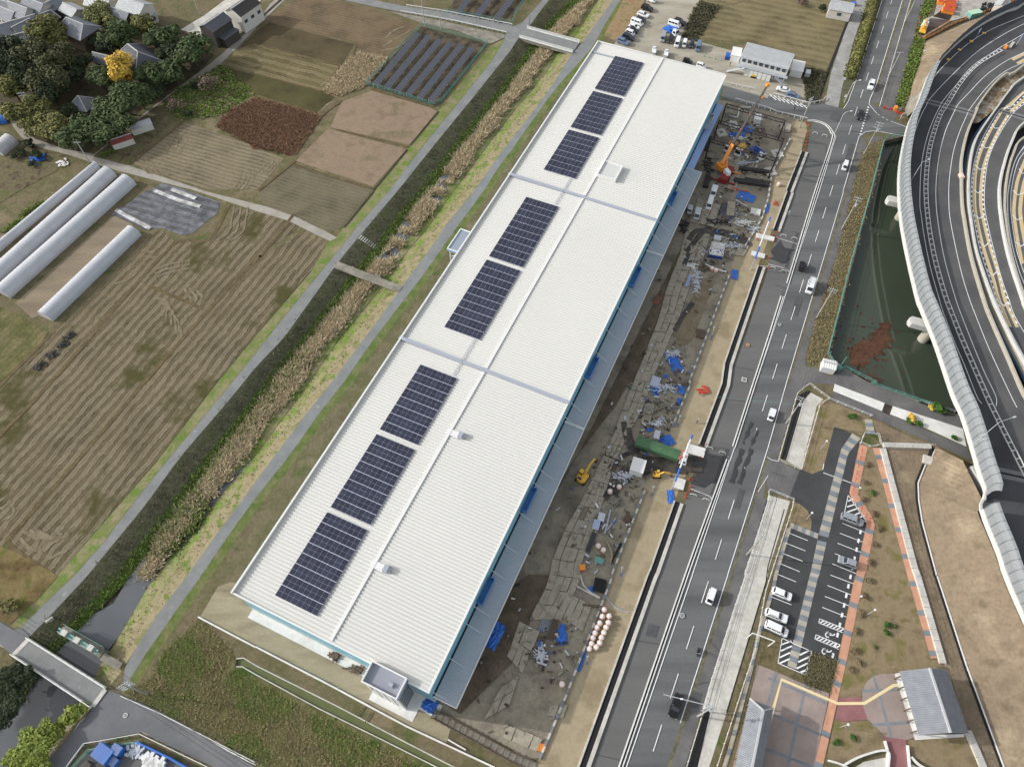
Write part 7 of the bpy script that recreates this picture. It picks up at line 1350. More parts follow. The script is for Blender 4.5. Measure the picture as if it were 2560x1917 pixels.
# stores, tents, skips and heaps lying about
def boxthing(name, lab, cat, tile, x, y, s, rz, m, detail=None, z=.1, dm=None, group=None):
    o = thing(name, lab, cat, zup(t(tile, x, y, s[2] * .5), z), rz, group); MB().box((0, 0, s[2] / 2), s, taper=.97).build('body', m, o)
    if detail == 'lid': MB().box((0, 0, s[2] + .04), (s[0] * 1.04, s[1] * 1.04, .08)).build('lid', dm or m_steel, o)
    if detail == 'slats':
        m_ = MB(); n = 6
        for i in range(n): m_.box((-s[0] / 2 + s[0] * (i + .5) / n, 0, s[2] + .04), (s[0] / n * .6, s[1] * 1.02, .08))
        m_.build('slats', dm or m_conc_d, o)
    if detail == 'open':
        m_ = MB(); k = random.Random(int(x))
        for i in range(50): m_.box((k.uniform(-.46, .46) * s[0], k.uniform(-.46, .46) * s[1], s[2] + k.uniform(0, .2)), (k.uniform(.2, .9), k.uniform(.15, .6), .08), k.uniform(0, 3))
        m_.build('rubbish', dm or m_conc_w, o, kind='stuff'); m_ = MB()
        for sx, sy, w_, l_ in ((-.5, 0, .1, 1), (.5, 0, .1, 1), (0, -.5, 1, .1), (0, .5, 1, .1)): m_.box((sx * s[0], sy * s[1], s[2] + .15), (w_ * s[0] if w_ == 1 else .1, l_ * s[1] if l_ == 1 else .1, .4))
        m_.build('rim', m_trim, o)
    return o
boxthing('site_tent', 'white roofed tent with open sides beside the dump truck', 'tent', '22', 1082, 720, (3.0, 3.4, 2.4), -.35, m_trim, 'lid', dm=m_trim); boxthing('skip', 'white rubbish skip full of blue and white scraps, upper one', 'skip', '21', 1772, 480, (3.6, 2.0, 1.2), -.25, m_trim, 'open'); boxthing('skip', 'blue rimmed rubbish skip full of scraps, lower one', 'skip', '21', 1758, 535, (3.8, 2.4, 1.3), -.25, m_trblue, 'open'); boxthing('white_box', 'pale metal box beside the two rubbish skips', 'box', '21', 1770, 405, (1.9, 1.7, .8), -.25, m_conc_w, 'lid')
boxthing('white_rack', 'white lattice rack on the plate road edge', 'rack', '21', 1235, 1640, (2.2, 3.0, .5), -.4, m_cblue, 'slats', dm=m_steel); boxthing('steel_box', 'small white box by the dump truck rear', 'box', '22', 1248, 445, (1.3, 2.2, 1.0), -.3, m_trim, 'lid'); boxthing('timber_plate', 'flat brown timber mat beside the plate road', 'mat', '22', 1170, 255, (2.2, 6.0, .25), -.3, m_plate, 'slats', dm=m_plate); boxthing('pallet', 'pinkish pallet stack under the canopy edge, upper', 'pallet', '21', 1252, 930, (1.3, 2.6, .7), -.4, m_pink, 'slats', dm=m_timber); boxthing('pallet', 'brown pallet on the dark soil, lower', 'pallet', '21', 985, 1490, (1.2, 2.2, .5), -.3, m_timber, 'slats', dm=m_timber); boxthing('orange_sheet', 'bright orange board at the south tip of the site', 'board', '23', 252, 1485, (1.9, 1.3, .12), -.1, m_org, 'slats', dm=m_org)
boxthing('long_panel', 'long pale blue panel lying on the plates', 'panel', '21', 1520, 770, (.7, 4.4, .3), -.4, m_cblue, 'slats', dm=m_cblue); boxthing('timber_shaft', 'square timber lined shaft beside the block wall', 'shaft', '23', 755, 92, (2.4, 2.8, .5), -.25, m_timber, 'lid', dm=m_black); boxthing('timber_shaft', 'slatted timber shaft on the northern block wall', 'shaft', '21', 1625, 1225, (2.2, 2.6, .4), -.25, m_timber, 'slats', dm=m_timber); boxthing('plank_stack', 'stack of brown planks beside the blue hood', 'plank stack', '23', 352, 470, (1.4, 4.2, .5), -.35, m_timber, 'slats', dm=m_timber); boxthing('grey_mat', 'square grey mat on the plates', 'mat', '23', 292, 440, (2.4, 2.6, .2), -.3, m_band2, 'slats', dm=m_band2)
boxthing('panel_stack', 'stack of pale panels beside the northern block wall', 'panel stack', '21', 2100, 175, (2.8, 2.2, .6), -.3, m_conc_w, 'slats', dm=m_conc_w); boxthing('timber_bed', 'long muddy timber platform between the stacks', 'platform', '21', 1885, 150, (2.2, 5.6, .5), -.25, m_plate, 'lid', dm=m_plate); boxthing('pipe_bundle', 'dark bundle of pipes beside the muddy platform', 'pipe bundle', '21', 1825, 150, (1.8, 4.6, .6), -.25, m_band2, 'slats', dm=m_st); boxthing('wood_crate', 'pale timber crate under the steel frame', 'crate', '30', 150, 1105, (3.2, 3.0, 1.0), -.3, m_blk, 'slats', dm=m_blk); boxthing('white_unit', 'white machine unit under the steel frame', 'machine', '20', 2120, 1030, (2.2, 3.0, 1.6), -.2, m_trim, 'lid', dm=m_trim)
boxthing('grey_pipes', 'bundle of grey pipes at the plate road edge', 'pipe bundle', '22', 680, 1365, (1.1, 4.6, .4), -.4, m_band2, 'slats', dm=m_st); boxthing('white_pallet', 'white wrapped pallet beside the plates', 'pallet', '22', 770, 1150, (1.5, 1.9, .7), -.3, m_cblue, 'slats', dm=m_trim); boxthing('white_pallet', 'second white wrapped pallet, next to long pipes', 'pallet', '22', 727, 1215, (1.5, 2.2, .6), -.3, m_trim, 'slats', dm=m_cblue); boxthing('green_tank', 'grey green tank near the curved hose', 'tank', '22', 750, 1525, (1.8, 1.2, .8), -.4, m_band2, 'lid', dm=m_fence); boxthing('orange_machine', 'orange red machine at the end of the plates', 'machine', '22', 605, 1585, (1.2, 1.2, .8), 0, m_cone, 'lid', dm=m_org); boxthing('gate_slab', 'pale concrete slab at the upper side of the lower gate', 'slab', '22', 1580, 575, (4.2, 2.4, .3), -.35, m_conc_w, 'lid', dm=m_conc_w); boxthing('gate_slab', 'pale concrete slab at the lower side of the lower gate', 'slab', '22', 1440, 860, (2.4, 2.6, .3), -.35, m_conc_w, 'lid', dm=m_conc_w); boxthing('gate_slab', 'pale concrete strip at the upper gate', 'slab', '21', 2180, 395, (5.0, 1.6, .3), -.3, m_conc_w, 'lid', dm=m_conc_w); boxthing('gate_slab', 'pale concrete step below the upper gate', 'slab', '21', 2120, 545, (3.6, 1.6, .3), -.35, m_conc_w, 'lid', dm=m_conc_w)
for tl, x, y, n, sx, sy, m, lab in (('22', 945, 800, 46, 60, 34, m_steel, 'heap of grey pipes and fittings by the white tent'), ('22', 1250, 345, 40, 50, 30, m_steel, 'heap of hoses and drums above the dump truck'), ('22', 1330, 190, 26, 60, 40, m_conc_d, 'scattered boards beside the timber mat'), ('22', 1130, 770, 20, 40, 25, m_st, 'dark machine parts right of the white tent'), ('21', 1650, 660, 44, 70, 25, m_timber, 'tangle of scaffold poles and timber'), ('21', 1590, 760, 60, 30, 110, m_steel, 'long scatter of scaffold tubes beside the plates'), ('21', 1990, 270, 50, 60, 24, m_conc_w, 'heap of white scaffold frames'), ('21', 1900, 470, 26, 60, 20, m_steel, 'row of tools beside the rubbish skips'), ('21', 1390, 1400, 30, 60, 22, m_steel, 'poles beside the largest blue sheet'), ('23', 250, 690, 50, 36, 60, m_steel, 'scattered pipes and sacks on the dark soil'), ('13', 680, 700, 40, 46, 26, m_timber, 'heap of brown boards by the south wall'), ('13', 880, 815, 40, 60, 24, m_timber, 'heap of boards and a yellow hose by the stair tower'), ('22', 1320, 40, 40, 90, 30, m_steel, 'stores and tools above the timber mat'), ('20', 1960, 1200, 30, 60, 20, m_conc_w, 'white bundles under the boom'), ('22', 1650, 60, 12, 26, 36, m_cone, 'orange and brown fence parts on the tan strip'), ('31', 60, 110, 7, 14, 16, m_cone, 'orange tools on the tan strip by the upper gate'), ('21', 1760, 260, 40, 120, 30, m_st, 'dark hoses and cables across the soil'), ('21', 1480, 300, 40, 30, 50, m_st, 'dark reels and pipes under the canopy edge by the vans'), ('21', 2080, 330, 26, 50, 20, m_steel, 'steel frames beside the upper gate path'), ('21', 1560, 640, 26, 40, 20, m_conc_w, 'white sacks and tubes above the scaffold scatter'), ('20', 2140, 1130, 30, 40, 30, m_timber, 'formwork timber under the steel frame'), ('20', 1880, 1000, 30, 50, 24, m_conc_d, 'paving offcuts at the far end of the steel frame'), ('20', 1990, 1420, 30, 60, 20, m_steel, 'chains and shackles beside the crane'), ('22', 900, 1030, 34, 30, 34, m_conc_d, 'broken concrete heap below the two pink bags'), ('22', 1000, 1180, 26, 20, 60, m_timber, 'roots and timber beside the trench'), ('20', 1700, 1450, 40, 40, 90, m_st, 'dark steel bits along the shed wall')):
    q = random.Random(int(x + y)); m_ = MB()
    for i in range(n):
        p = t(tl, x + q.gauss(0, sx * .55), y + q.gauss(0, sy * .55)); a = q.gauss(-.4, .7); l = q.uniform(.4, 2.2); d = Vector((math.cos(a), math.sin(a), 0)); z = q.uniform(.14, .45); m_.beam(zup(p, z) - d * l / 2, zup(p, z + q.uniform(0, .15)) + d * l / 2, q.uniform(.07, .35), q.uniform(.06, .2))
    m_.build('material_heap', m, label=lab, cat='material heap')
for lab, spec, m, r in (('long pale pipes lying crossways below the white pallets', '22:850,1085 800,1290', m_band, .22), ('grey pipe pair below the white pallets', '22:895,1155 820,1260', m_band, .15), ('tan curved hose on the soil beside the block wall', '22:800,1330 840,1400 862,1470 850,1550', m_tan, .2), ('long black pipe beside the block wall', '22:940,1370 855,1545', m_black, .22), ('curved grey hose pair by the timber shaft', '23:590,0 620,90 680,150 760,195', m_conc, .2), ('second curved grey hose by the timber shaft', '23:560,95 640,140 755,200', m_conc, .18), ('plank laid across the block wall', '23:610,255 770,275', m_timber, .25), ('long white plank bridging to the pink bags', '21:1665,625 1780,670 1850,690', m_conc_w, .25), ('thin blue hose across the tan strip', '23:800,160 850,240 930,295 1000,320 1035,315', m_cblue, .06), ('orange cable across the soil', '20:1880,1620 2040,1656', m_cone, .15), ('grey concrete duct in the steel frame', '20:1870,1000 1945,1010 1965,935 2060,930', m_conc, .3), ('ladder pair with red feet', '21:1930,70 2030,125', m_steel, .2), ('pale timber on the graded strip', '13:1655,1415 1810,1505', m_conc_w, .15), ('timber strut across the drain edge', '13:925,1130 870,1215', m_timber, .1), ('second timber strut over the green drain', '13:990,1180 940,1270', m_timber, .1)):
    pl = ts(spec, .3); MB().path(smooth(pl, 4) if len(pl) > 2 else pl, r, 7).build('pipe', m, label=lab, cat='pipe')
# small flagged posts on the tan strip
for tl, x, y, x2, y2, d in (('21', 1745, 1165, 1715, 1275, 'level with the timber shaft'), ('22', 1450, 275, 1425, 370, 'above the lower gate'), ('22', 1220, 885, 1200, 970, 'below the lower gate'), ('23', 650, 700, 645, 770, 'below the pink bags'), ('22', 950, 1580, 935, 1656, 'halfway down the tan strip')):
    a, b_ = t(tl, x, y, .6), t(tl, x2, y2, .15); m_ = MB(); m_.tube(b_, a, .05); m_.box(a, (.5, .3, .1)); o = m_.build('survey_post', m_steel, label='thin grey post with a blue foot on the tan strip, ' + d, cat='post', group='posts on the tan strip'); MB().tube(b_, b_.lerp(a, .4), .11).build('blue_foot', m_bluet, o)
# small debris nobody could count
q = random.Random(44); sp_ = ts(SITE)
for m, n, nm in ((m_conc_d, 420, 'rubble'), (m_timber, 300, 'timber_offcuts'), (m_steel, 120, 'steel_offcuts'), (m_st, 220, 'dark_offcuts'), (m_conc_w, 70, 'pale_scraps'), (m_bluet, 30, 'blue_scraps')):
    m_ = MB(); hot = [t('21', 1900, 150), t('21', 1650, 600), t('21', 1850, 420), t('22', 1280, 200), t('22', 950, 800), t('22', 780, 1250), t('23', 300, 640), t('20', 2000, 1150), t('20', 2050, 1450), t('21', 1380, 1500), t('22', 1300, 380)]
    for i in range(n):
        h_ = q.choice(hot) if q.random() < .8 else q.choice(scatter(sp_, 1, q) or hot); p = Vector((h_.x + q.gauss(0, 3.2), h_.y + q.gauss(0, 4.0), 0))
        if not inside(p, sp_): continue
        m_.box((p.x, p.y, .32), (q.uniform(.15, 1.3), q.uniform(.1, .5), q.uniform(.06, .4)), q.gauss(-.4, .9))
    m_.build(nm, m, kind='stuff')
# ================================================================== poles, wires, lamps, rails, fences and buildings east and north
m_pole = flat('pole_concrete', c(160, 158, 150), .85, var=.06, vs=1); m_wire = flat('cable', c(60, 62, 64), .6)
def pole(label, base, h=12.0, arms=2, rz=0.0, trans=True, name='utility_pole', group='utility poles'):
    o = thing(name, label, 'utility pole', base, rz, group); MB().tube((0, 0, 0), (0, 0, h), .19, .11, 10).build('shaft', m_pole, o)
    for i in range(arms):
        m_ = MB(); z = h - .35 - i * .9; m_.beam((-1.1, 0, z), (1.1, 0, z), .1)
        for x in (-1.0, -.5, .5, 1.0): m_.tube((x, 0, z), (x, 0, z + .28), .07, n=6)
        m_.build('crossarm', m_steel, o)
    if trans: MB().tube((.35, 0, h - 3.2), (.35, 0, h - 2.3), .3, n=10).build('transformer', m_steel, o)
    return o
pb = [px(2104.6, 572), px(2041, 794.5), px(1965, 1058.5), px(1867, 1386), px(1744, 1790)]
for b_, d, tr_ in zip(pb, ('on the verge at the upper end of the pond', 'on the sidewalk beside the middle of the pond', 'beside the dark channel above the car park entrance', 'beside the pale pavement level with the car park', 'next to the overhanging signal arm at the bottom'), (1, 0, 1, 0, 1)): pole('grey concrete utility pole ' + d, zup(b_, 0), 12, 2, -.4, tr_)
p6 = t('30', 825, 1335); pole('grey pole with many crossarms at the junction corner', zup(p6, 0), 12, 3, -.5, True); p7 = t('30', 272, 1100); pole('grey pole on the cross street corner of the site', zup(p7, 0), 11, 2, .6, True)
p8 = t('30', 975, 880); pole('slim pole beside the white pipe rail north of the junction', t('30', 1040, 660), 9, 1, 0, False); pole('slim pole high on the north road beside the rail', t('30', 1175, 200), 9, 1, 0, False)
pole('pole with stacked crossarms beside the lower canal bridge', zup(px(370, 1735), 0), 11, 4, .6, True); p9 = px(370, 1735); pole('tall dark pole at the top road guard rail, left one', t('10', 1452, 210), 10, 1, 0, False); pole('shorter pole at the solar fence corner', t('10', 1594, 255), 7, 0, 0, False); pole('pole on the farm lane corner below the grove', t('00', 775, 1405), 8, 1, 0, False); pole('pole among the yellowing trees at the lane bend', t('00', 330, 1030), 10, 2, .3, False); pole('pole beside the modern dark house', t('00', 1725, 135), 9, 1, .3, False)
def wires(label, A_, B_, za=11.6, zb=11.6, n=3, sag=.6, sp=.7, m=None):
    d = (B_ - A_); nn = Vector((-d.y, d.x, 0)).normalized(); m_ = MB()
    for k in range(n):
        o_ = nn * (k - (n - 1) / 2) * sp; pts_ = [A_.lerp(B_, i / 10) + o_ + Vector((0, 0, za + (zb - za) * i / 10 - sag * 4 * (i / 10) * (1 - i / 10))) for i in range(11)]; m_.path(pts_, .028, 4)
    return m_.build('overhead_wires', m or m_wire, label=label, cat='wires')
for a, b_, d in zip(pb[:-1], pb[1:], ('along the upper pond', 'along the lower pond', 'above the car park entrance', 'above the pale pavement')): wires('thin overhead wires ' + d, zup(a, 0), zup(b_, 0))
wires('thin overhead wires from the junction corner south', zup(p6, 0), zup(pb[0], 0)); wires('thin overhead wires across the cross street mouth', zup(p7, 0), zup(p6, 0)); wires('bundle of wires over the sluice gate', zup(p9, 0), zup(px(-60, 1480), 0), 10.5, 10.5, 5); wires('bundle of wires over the wild grass south of the drain', zup(p9, 0), zup(px(760, 1990), 0), 10.5, 10, 5)
m_teal = wires('teal cable across the main road', zup(pb[2], 0), px(1560, 1000), 9, 6, 1, .3, .5, m_fence)
def lamp(label, base, h, arm, m=None, name='street_lamp', curved=True, r=.09):
    o = thing(name, label, 'street lamp', base); m = m or m_trim; a = Vector(arm); up_ = Vector((0, 0, 1)); MB().tube((0, 0, 0), (0, 0, h - (1.2 if curved else 0)), r, r * .7).build('post', m, o)
    pts_ = [up_ * (h - 1.2), up_ * (h - .4) + a * .15, up_ * h + a * .5, up_ * (h + .05) + a] if curved else [up_ * h, up_ * h + a]; MB().path(pts_, r * .6, 6).build('arm', m, o); MB().box(up_ * (h + .02) + a, (.7, .35, .16), math.atan2(a.y, a.x)).build('lamp_head', m, o); return o
lamp('white street lamp curving over the road at the side path end', t('30', 655, 890), 8, (2.2, .6, 0)); lamp('white street lamp curving over the junction from the layby corner', t('30', 575, 1150), 8, (2.2, .3, 0)); lamp('tall lamp on the viaduct edge beside the pond', t('e1', 415, 1400, ZD), 9, (2.2, 1.2, 0), m_steel, 'viaduct_lamp', False); lamp('tall lamp on the viaduct edge above the concrete apron', t('e4', 1400, 945, ZD), 11, (3.6, 1.2, 0), m_steel, 'viaduct_lamp', False)
for tl, x, y, d in (('32', 452, 562, 'on the dry lawn at the car park top'), ('32', 325, 1170, 'on the planted corner by the parking rows'), ('33', 850, 345, 'in the middle of the lawn'), ('33', 620, 1312, 'beside the red paving'), ('33', 790, 195, 'beside the brick path, small'), ('32', 780, 910, 'at the brick path bend, small')):
    b_ = t(tl, x, y); h = 4.0 if 'small' not in d else .9; o = thing('path_lamp', 'slim globe lamp ' + d, 'lamp', b_, group='globe lamps in the service area'); MB().tube((0, 0, 0), (0, 0, h), .06).build('post', m_steel, o); MB().ball((0, 0, h + .16), .26, .8).build('globe', m_lamp, o)
# signal arm reaching over the road
b_ = px(1755, 1776); o = thing('signal_arm', 'long thin signal arm reaching over the black people carrier', 'signal arm', zup(b_, 0)); e = t('23', 1305, 1028, 6.2); MB().tube((b_.x, b_.y, 0), (b_.x, b_.y, 6.6), .16).build('post', m_steel, o, world=True); MB().tube((b_.x, b_.y, 6.3), e, .08).build('arm', m_steel, o, world=True); MB().box(e.lerp(b_ + Vector((0, 0, 6.3)), .4), (.5, .3, .3)).build('signal_head', m_trim, o, world=True)
b_ = t('33', -20, 560); o = thing('sign_board', 'white overhead sign frame beside the shrub bed', 'sign', t('23', 2075, 500)); a, e = t('23', 2075, 500, 4.5), t('33', 60, 570, 4.5); m_ = MB(); m_.beam(a, e, .2, .14); m_.tube(zup(a, 0), a, .1); m_.tube(zup(e, 0), e, .1); m_.build('frame', m_trim, o, world=True)
# pipe rails
def rail(label, spec, h=1.0, name='railing', m=None, rails=2, pitch=2.0, r=.05):
    return mesh_fence(label, spec, h, m or m_trim, pitch, 0.0, 'railing', name, rails, 0)
rail('white railing between shoulder and pale pavement along the lower road', '23:1400,2000 1500,1656 1650,1150 1700,950 1920,260 2010,0; 22:2000,1640 2208,990; 32:0,930 12,918'); rail('white railing along the hedge side of the pale pavement', '32:12,918 215,1000 200,1080 15,1656; 33:-30,150; 23:2090,640 1760,1656'); rail('white railing round the dark channel beside the car park entrance', '32:85,660 240,110 255,80 350,5 520,130 440,185 280,745 85,660'); rail('white railing along the farm path above the lawn', '32:525,135 895,285'); rail('white box railing around the culvert mouth at the brick path top', '32:790,512 825,428 945,440 968,528 880,548 790,512'); rail('white railing along the north road and side path', '30:1235,-200 1228,0 1110,400 955,930', 1.1)
guard_rail('white beam guard rail in front of the site office', ts('30:40,820 350,905 470,880 490,850'), 0, .8, 2.0, m_trim, 0); guard_rail('short white beam rail behind the warehouse corner', ts('20:1835,725 2090,780'), 0, .8, 2.0, m_trim, 0); guard_rail('white panel fence between the cross street and the steel frame', ts('20:1920,875 2208,955; 30:60,985 330,1045'), 0, 1.2, 2.0, m_trim, 0)
mesh_fence('teal fence along the pond, road side', '30:1175,1172 1010,1200 985,1250 880,1656; 31:880,0 700,640 510,1395', 1.5, m_fence, 2.0, bars=.3); mesh_fence('teal fence along the pond, lower side', '31:510,1395 600,1560 650,1520 930,1656; 32:880,0 1300,150 1420,185', 1.3, m_fence, 2.0, bars=.35); mesh_fence('grey fence above the pond wall beside the noise wall', '32:1310,150 1420,190 1610,245', 1.0, m_steel, 2.0)
house('pump_shed', 'small white shed at the lower corner of the pond', '31', 535, 1480, 3.2, 2.6, -.3, 2.2, .5, m_trim, m_trim, 0, .12, 0, 'shed', None, True, .5)
o = thing('pond_valve', 'teal valve stand and gangway at the pond corner', 'valve', t('31', 615, 1510)); m_ = MB(); a = t('31', 585, 1500, .3); b_ = t('31', 640, 1520, .3); m_.beam(a, b_, 1.2, .1); m_.beam(t('31', 625, 1500, .6), t('31', 680, 1420, .6), .16); m_.box(t('31', 615, 1515, .8), (.6, .6, .8)); m_.build('gangway', m_fence, o, world=True)
# retaining walls with jointed panels
def coping(label, spec, w=1.3, h=.5, pitch=2.2):
    pl = ts(spec); o = thing('retaining_wall', label, 'wall', pl[0], group='retaining walls of the service area'); L_ = length(pl); n = int(L_ / pitch)
    for i in range(n): a, b_ = along(pl, i * pitch + .03)[0], along(pl, (i + 1) * pitch - .03)[0]; MB().wall([zup(a, 0), zup(b_, 0)], h, w).build('panel', m_conc, o, world=True)
    m_ = MB()
    for i in range(n + 1): p = along(pl, i * pitch)[0]; m_.beam(zup(p, h), zup(p, h + 1.0), .07)
    for zz in (h + .5, h + 1.0): 
        for a, b_ in zip(pl[:-1], pl[1:]): m_.beam(zup(a, zz), zup(b_, zz), .04)
    m_.build('handrail', m_steel, o, world=True); return o
coping('pale jointed retaining wall beside the outer brick path', '32:985,560 1275,1656; 33:1280,0 1510,790'); coping('pale jointed retaining wall below the tiled pavilion', '33:1715,1345 1850,1656 1900,1800'); coping('pale retaining wall running across above the brown field', '32:985,535 1415,548', 1.2, .9)
for lab, spec, w_, m in (('channel', '32:1420,550 1370,670', .9, m_black), ('channel', '32:1340,690 1275,850 1280,1000 1310,1190 1435,1656; 33:1435,0 1690,785 2010,1656 2100,1900', .55, m_black)):
    pl = ts(spec); o = struct('drain_channel', MB().ribbon(pl, w_, .22), m); q_ = MB(); q_.wall([zup(p, 0) for p in offset(pl, w_ / 2 + .12)], .34, .25); q_.build('channel_edge', m_conc_w, o)
pp = t('32', 1370, 660); m_ = MB(); m_.box((pp.x, pp.y, .3), (2.0, 2.2, .5), -.4); m_.build('catch_basin', m_conc, label='square concrete catch basin on the brown field', cat='basin')
for a, z0, lab in (('32:1318,1183 1770,1128', .5, 'upper'), ('33:1695,785 2208,702', .5, 'lower')):
    pl = ts(a); pl = [zup(p, .15 + 2.2 * i) for i, p in enumerate(pl)]; m_ = MB(); m_.ribbon(pl, 1.0); o = m_.build('slope_drain', m_conc_d, label='pale concrete slope drain on the brown bank, ' + lab, cat='drain', group='slope drains'); MB().ribbon([p + up * .03 for p in pl], .25).build('channel', m_black, o)
o = thing('bank_drain', 'narrow concrete drain at the foot of the upper brown slope', 'drain', t('30', 1330, 360)); MB().ribbon(ts('30:1335,345 1230,700 1215,850 1130,960', .1), .8).build('channel', m_conc_d, o, world=True); MB().ribbon(ts('30:1340,440 1510,430', 1.0), .5).build('branch', m_conc, o, world=True)
# tiled buildings of the rest area
r0, r1 = t('33', 1405, 800, 5.8), t('33', 1587, 1357, 5.8); d = r1 - r0; mid = (r0 + r1) / 2
def at_roof(name, label, mid, ang_, L_, W_, wh_, rh, hip=0.0):
    tile_xy = None; o = thing(name, label, 'building', (mid.x, mid.y, 0), ang_, 'tiled rest area buildings'); MB().box((0, 0, wh_ / 2), (L_ - 2.4, W_ - 3.2, wh_)).build('wall', m_plaster, o)
    l, w = L_ / 2, W_ / 2; k = l - hip * w; E_ = [Vector((-l, -w, wh_)), Vector((l, -w, wh_)), Vector((l, w, wh_)), Vector((-l, w, wh_))]; a, b_ = Vector((-k, 0, wh_ + rh)), Vector((k if hip == 0 or True else l, 0, wh_ + rh))
    for q in ((E_[0], E_[1], b_, a), (E_[2], E_[3], a, b_)): slope_ribs(MB(), *q, pitch=.36, h=.07).build('roof', m_tile, o)
    if hip:
        for q in ((E_[1], E_[2], b_), (E_[3], E_[0], a)):
            n = 16; m_ = MB()
            for i in range(n): u0, u1 = i / n, (i + .6) / n; m_.add([q[0].lerp(q[1], u0), q[0].lerp(q[1], u1), (q[0].lerp(q[1], u1)).lerp(q[2], .999 - abs(u1 - .5) * 0), q[0].lerp(q[1], u0).lerp(q[2], .999)], [(0, 1, 2, 3)])
            m_.add([p - up * .03 for p in q], [(0, 1, 2)]); m_.build('roof', m_tile, o)
    rc = MB(); rc.beam(a + up * .1, b_ + up * .1, .4, .3)
    if hip:
        for e, r_ in ((E_[0], a), (E_[3], a), (E_[1], b_), (E_[2], b_)): rc.beam(e + up * .1, r_ + up * .1, .3, .2)
    rc.build('ridge', m_ridge, o)
    if not hip:
        for s_ in (-1, 1): MB().add([(s_ * (l - .3), -w * .8, wh_ - .1), (s_ * (l - .3), w * .8, wh_ - .1), (s_ * (l - .3), 0, wh_ + rh - .2)], [(0, 1, 2)]).build('gable', m_plaster, o)
    for i in range(6):
        for s_ in (-1, 1): MB().beam((-l + .8 + i * (L_ - 1.6) / 5, s_ * (w - .35), 0), (-l + .8 + i * (L_ - 1.6) / 5, s_ * (w - .35), wh_), .22).build('post', m_timber, o)
    for i in range(4): MB().box((-l + 3 + i * (L_ - 6) / 3, -(W_ - 3.2) / 2 - .02, wh_ * .45), (1.6, .06, 2.0)).build('window', m_glass, o)
    return o
e_l, e_r = t('33', 1217, 1107, 3.6), t('33', 1632, 1075, 3.6); Wd_ = (e_r - e_l).length; at_roof('tiled_pavilion', 'grey tiled gabled rest building beside the round plaza', (e_l + e_r) / 2, math.atan2(d.y, d.x), d.length, Wd_, 3.6, 2.4)
sheet('pavement', '33:1088,852 1150,838 1300,1380 1690,1370 1690,1395 1265,1422', m_conc_w, lift=.14)
a, b_ = t('23', 2130, 1190, 5.8), t('23', 2036, 1656, 5.8); d = (b_ - a).normalized(); el, er = t('23', 2050, 1060, 3.6), t('33', 45, 1150, 3.6); W2 = (er - el).length; ce = (el + er) / 2; at_roof('tiled_hall', 'long grey hipped tile roof cut by the bottom edge', zup(ce + d * 13, 0), math.atan2(-d.y, -d.x), 26, W2, 3.6, 2.3, .75)
m_ = MB(); m_.wall(smooth(ts('33:515,1600 640,1640 760,1720'), 4), .7, .3); m_.wall(smooth(ts('33:640,1642 800,1560 1015,1515 1025,1660'), 4), .8, .35); m_.wall(ts('33:1000,1430 1025,1520 1020,1680'), .7, .3); m_.wall(ts('33:1195,1470 1215,1680'), .7, .3); m_.wall(smooth(ts('33:1225,1570 1300,1640 1420,1700'), 4), .7, .3); m_.build('curved_wall', m_conc_w, label='white curved walls around the sunken court at the bottom edge', cat='wall')
sheet('court', '33:700,1690 820,1610 1015,1570 1030,1656 1200,1656 1240,1630 1420,1740 1300,1900 700,1900', m_conc)
# bicycle stands along the brick path
bs = MB(); bs.path([Vector((-.35, 0, 0)), Vector((-.35, 0, .75)), Vector((.35, 0, .75)), Vector((.35, 0, 0))], .05, 6); bs_me = bs.mesh('bicycle_stand', m_cone)
for x, y, d in ((805, 580, 'first from the culvert railing'), (790, 645, 'second from the culvert railing'), (775, 708, 'just below the first grey band'), (762, 768, 'fourth along the brick path'), (748, 830, 'just above the second grey band'), (735, 895, 'just below the second grey band'), (722, 940, 'at the upper bend'), (800, 1080, 'beside the hatched triangle'), (840, 1135, 'lower one beside the hatched triangle'), (872, 1175, 'at the outer tip of the bend')): tag(inst('bicycle_stand', bs_me, None, zup(t('32', x, y), .1), 1.2), 'thin red hoop stand ' + d, 'stand', 'hoop stands on the brick path')
# ------------------------------------------------------------------ north: site office, grey house, contractor yard
c0 = [t('20', 2015, 372, 5.6), t('30', 232, 470, 5.6), t('30', 180, 605, 5.6), t('20', 1985, 490, 5.6)]; mid = sum(c0, Vector()) / 4; d = ((c0[1] - c0[0]) + (c0[2] - c0[3])) / 2; L_ = d.length; W_ = (((c0[3] - c0[0]) + (c0[2] - c0[1])) / 2).length
o = thing('site_office', 'two storey white prefab site office with a grey ribbed roof and outside stairs', 'building', zup(mid, 0), math.atan2(d.y, d.x)); MB().box((0, .4, 2.7), (L_ - .4, W_ - 1.2, 5.4)).build('wall', m_trim, o)
slope_ribs(MB(), Vector((-L_ / 2, -W_ / 2, 5.3)), Vector((L_ / 2, -W_ / 2, 5.3)), Vector((L_ / 2, W_ / 2, 5.8)), Vector((-L_ / 2, W_ / 2, 5.8)), .5, .08).build('roof', m_sheet, o); MB().box((0, -W_ / 2 - .3, 2.75), (L_ + 1, 1.3, .15)).build('gallery', m_steel, o)
for i in range(8): MB().box((-L_ / 2 + 1.4 + i * (L_ - 2.8) / 7, -W_ / 2 + .95, 4.1), (1.2, .08, 1.1)).build('window', m_glass, o); MB().box((-L_ / 2 + 1.4 + i * (L_ - 2.8) / 7, -W_ / 2 + .95, 1.4), (1.4, .08, 1.2)).build('window', m_glass, o)
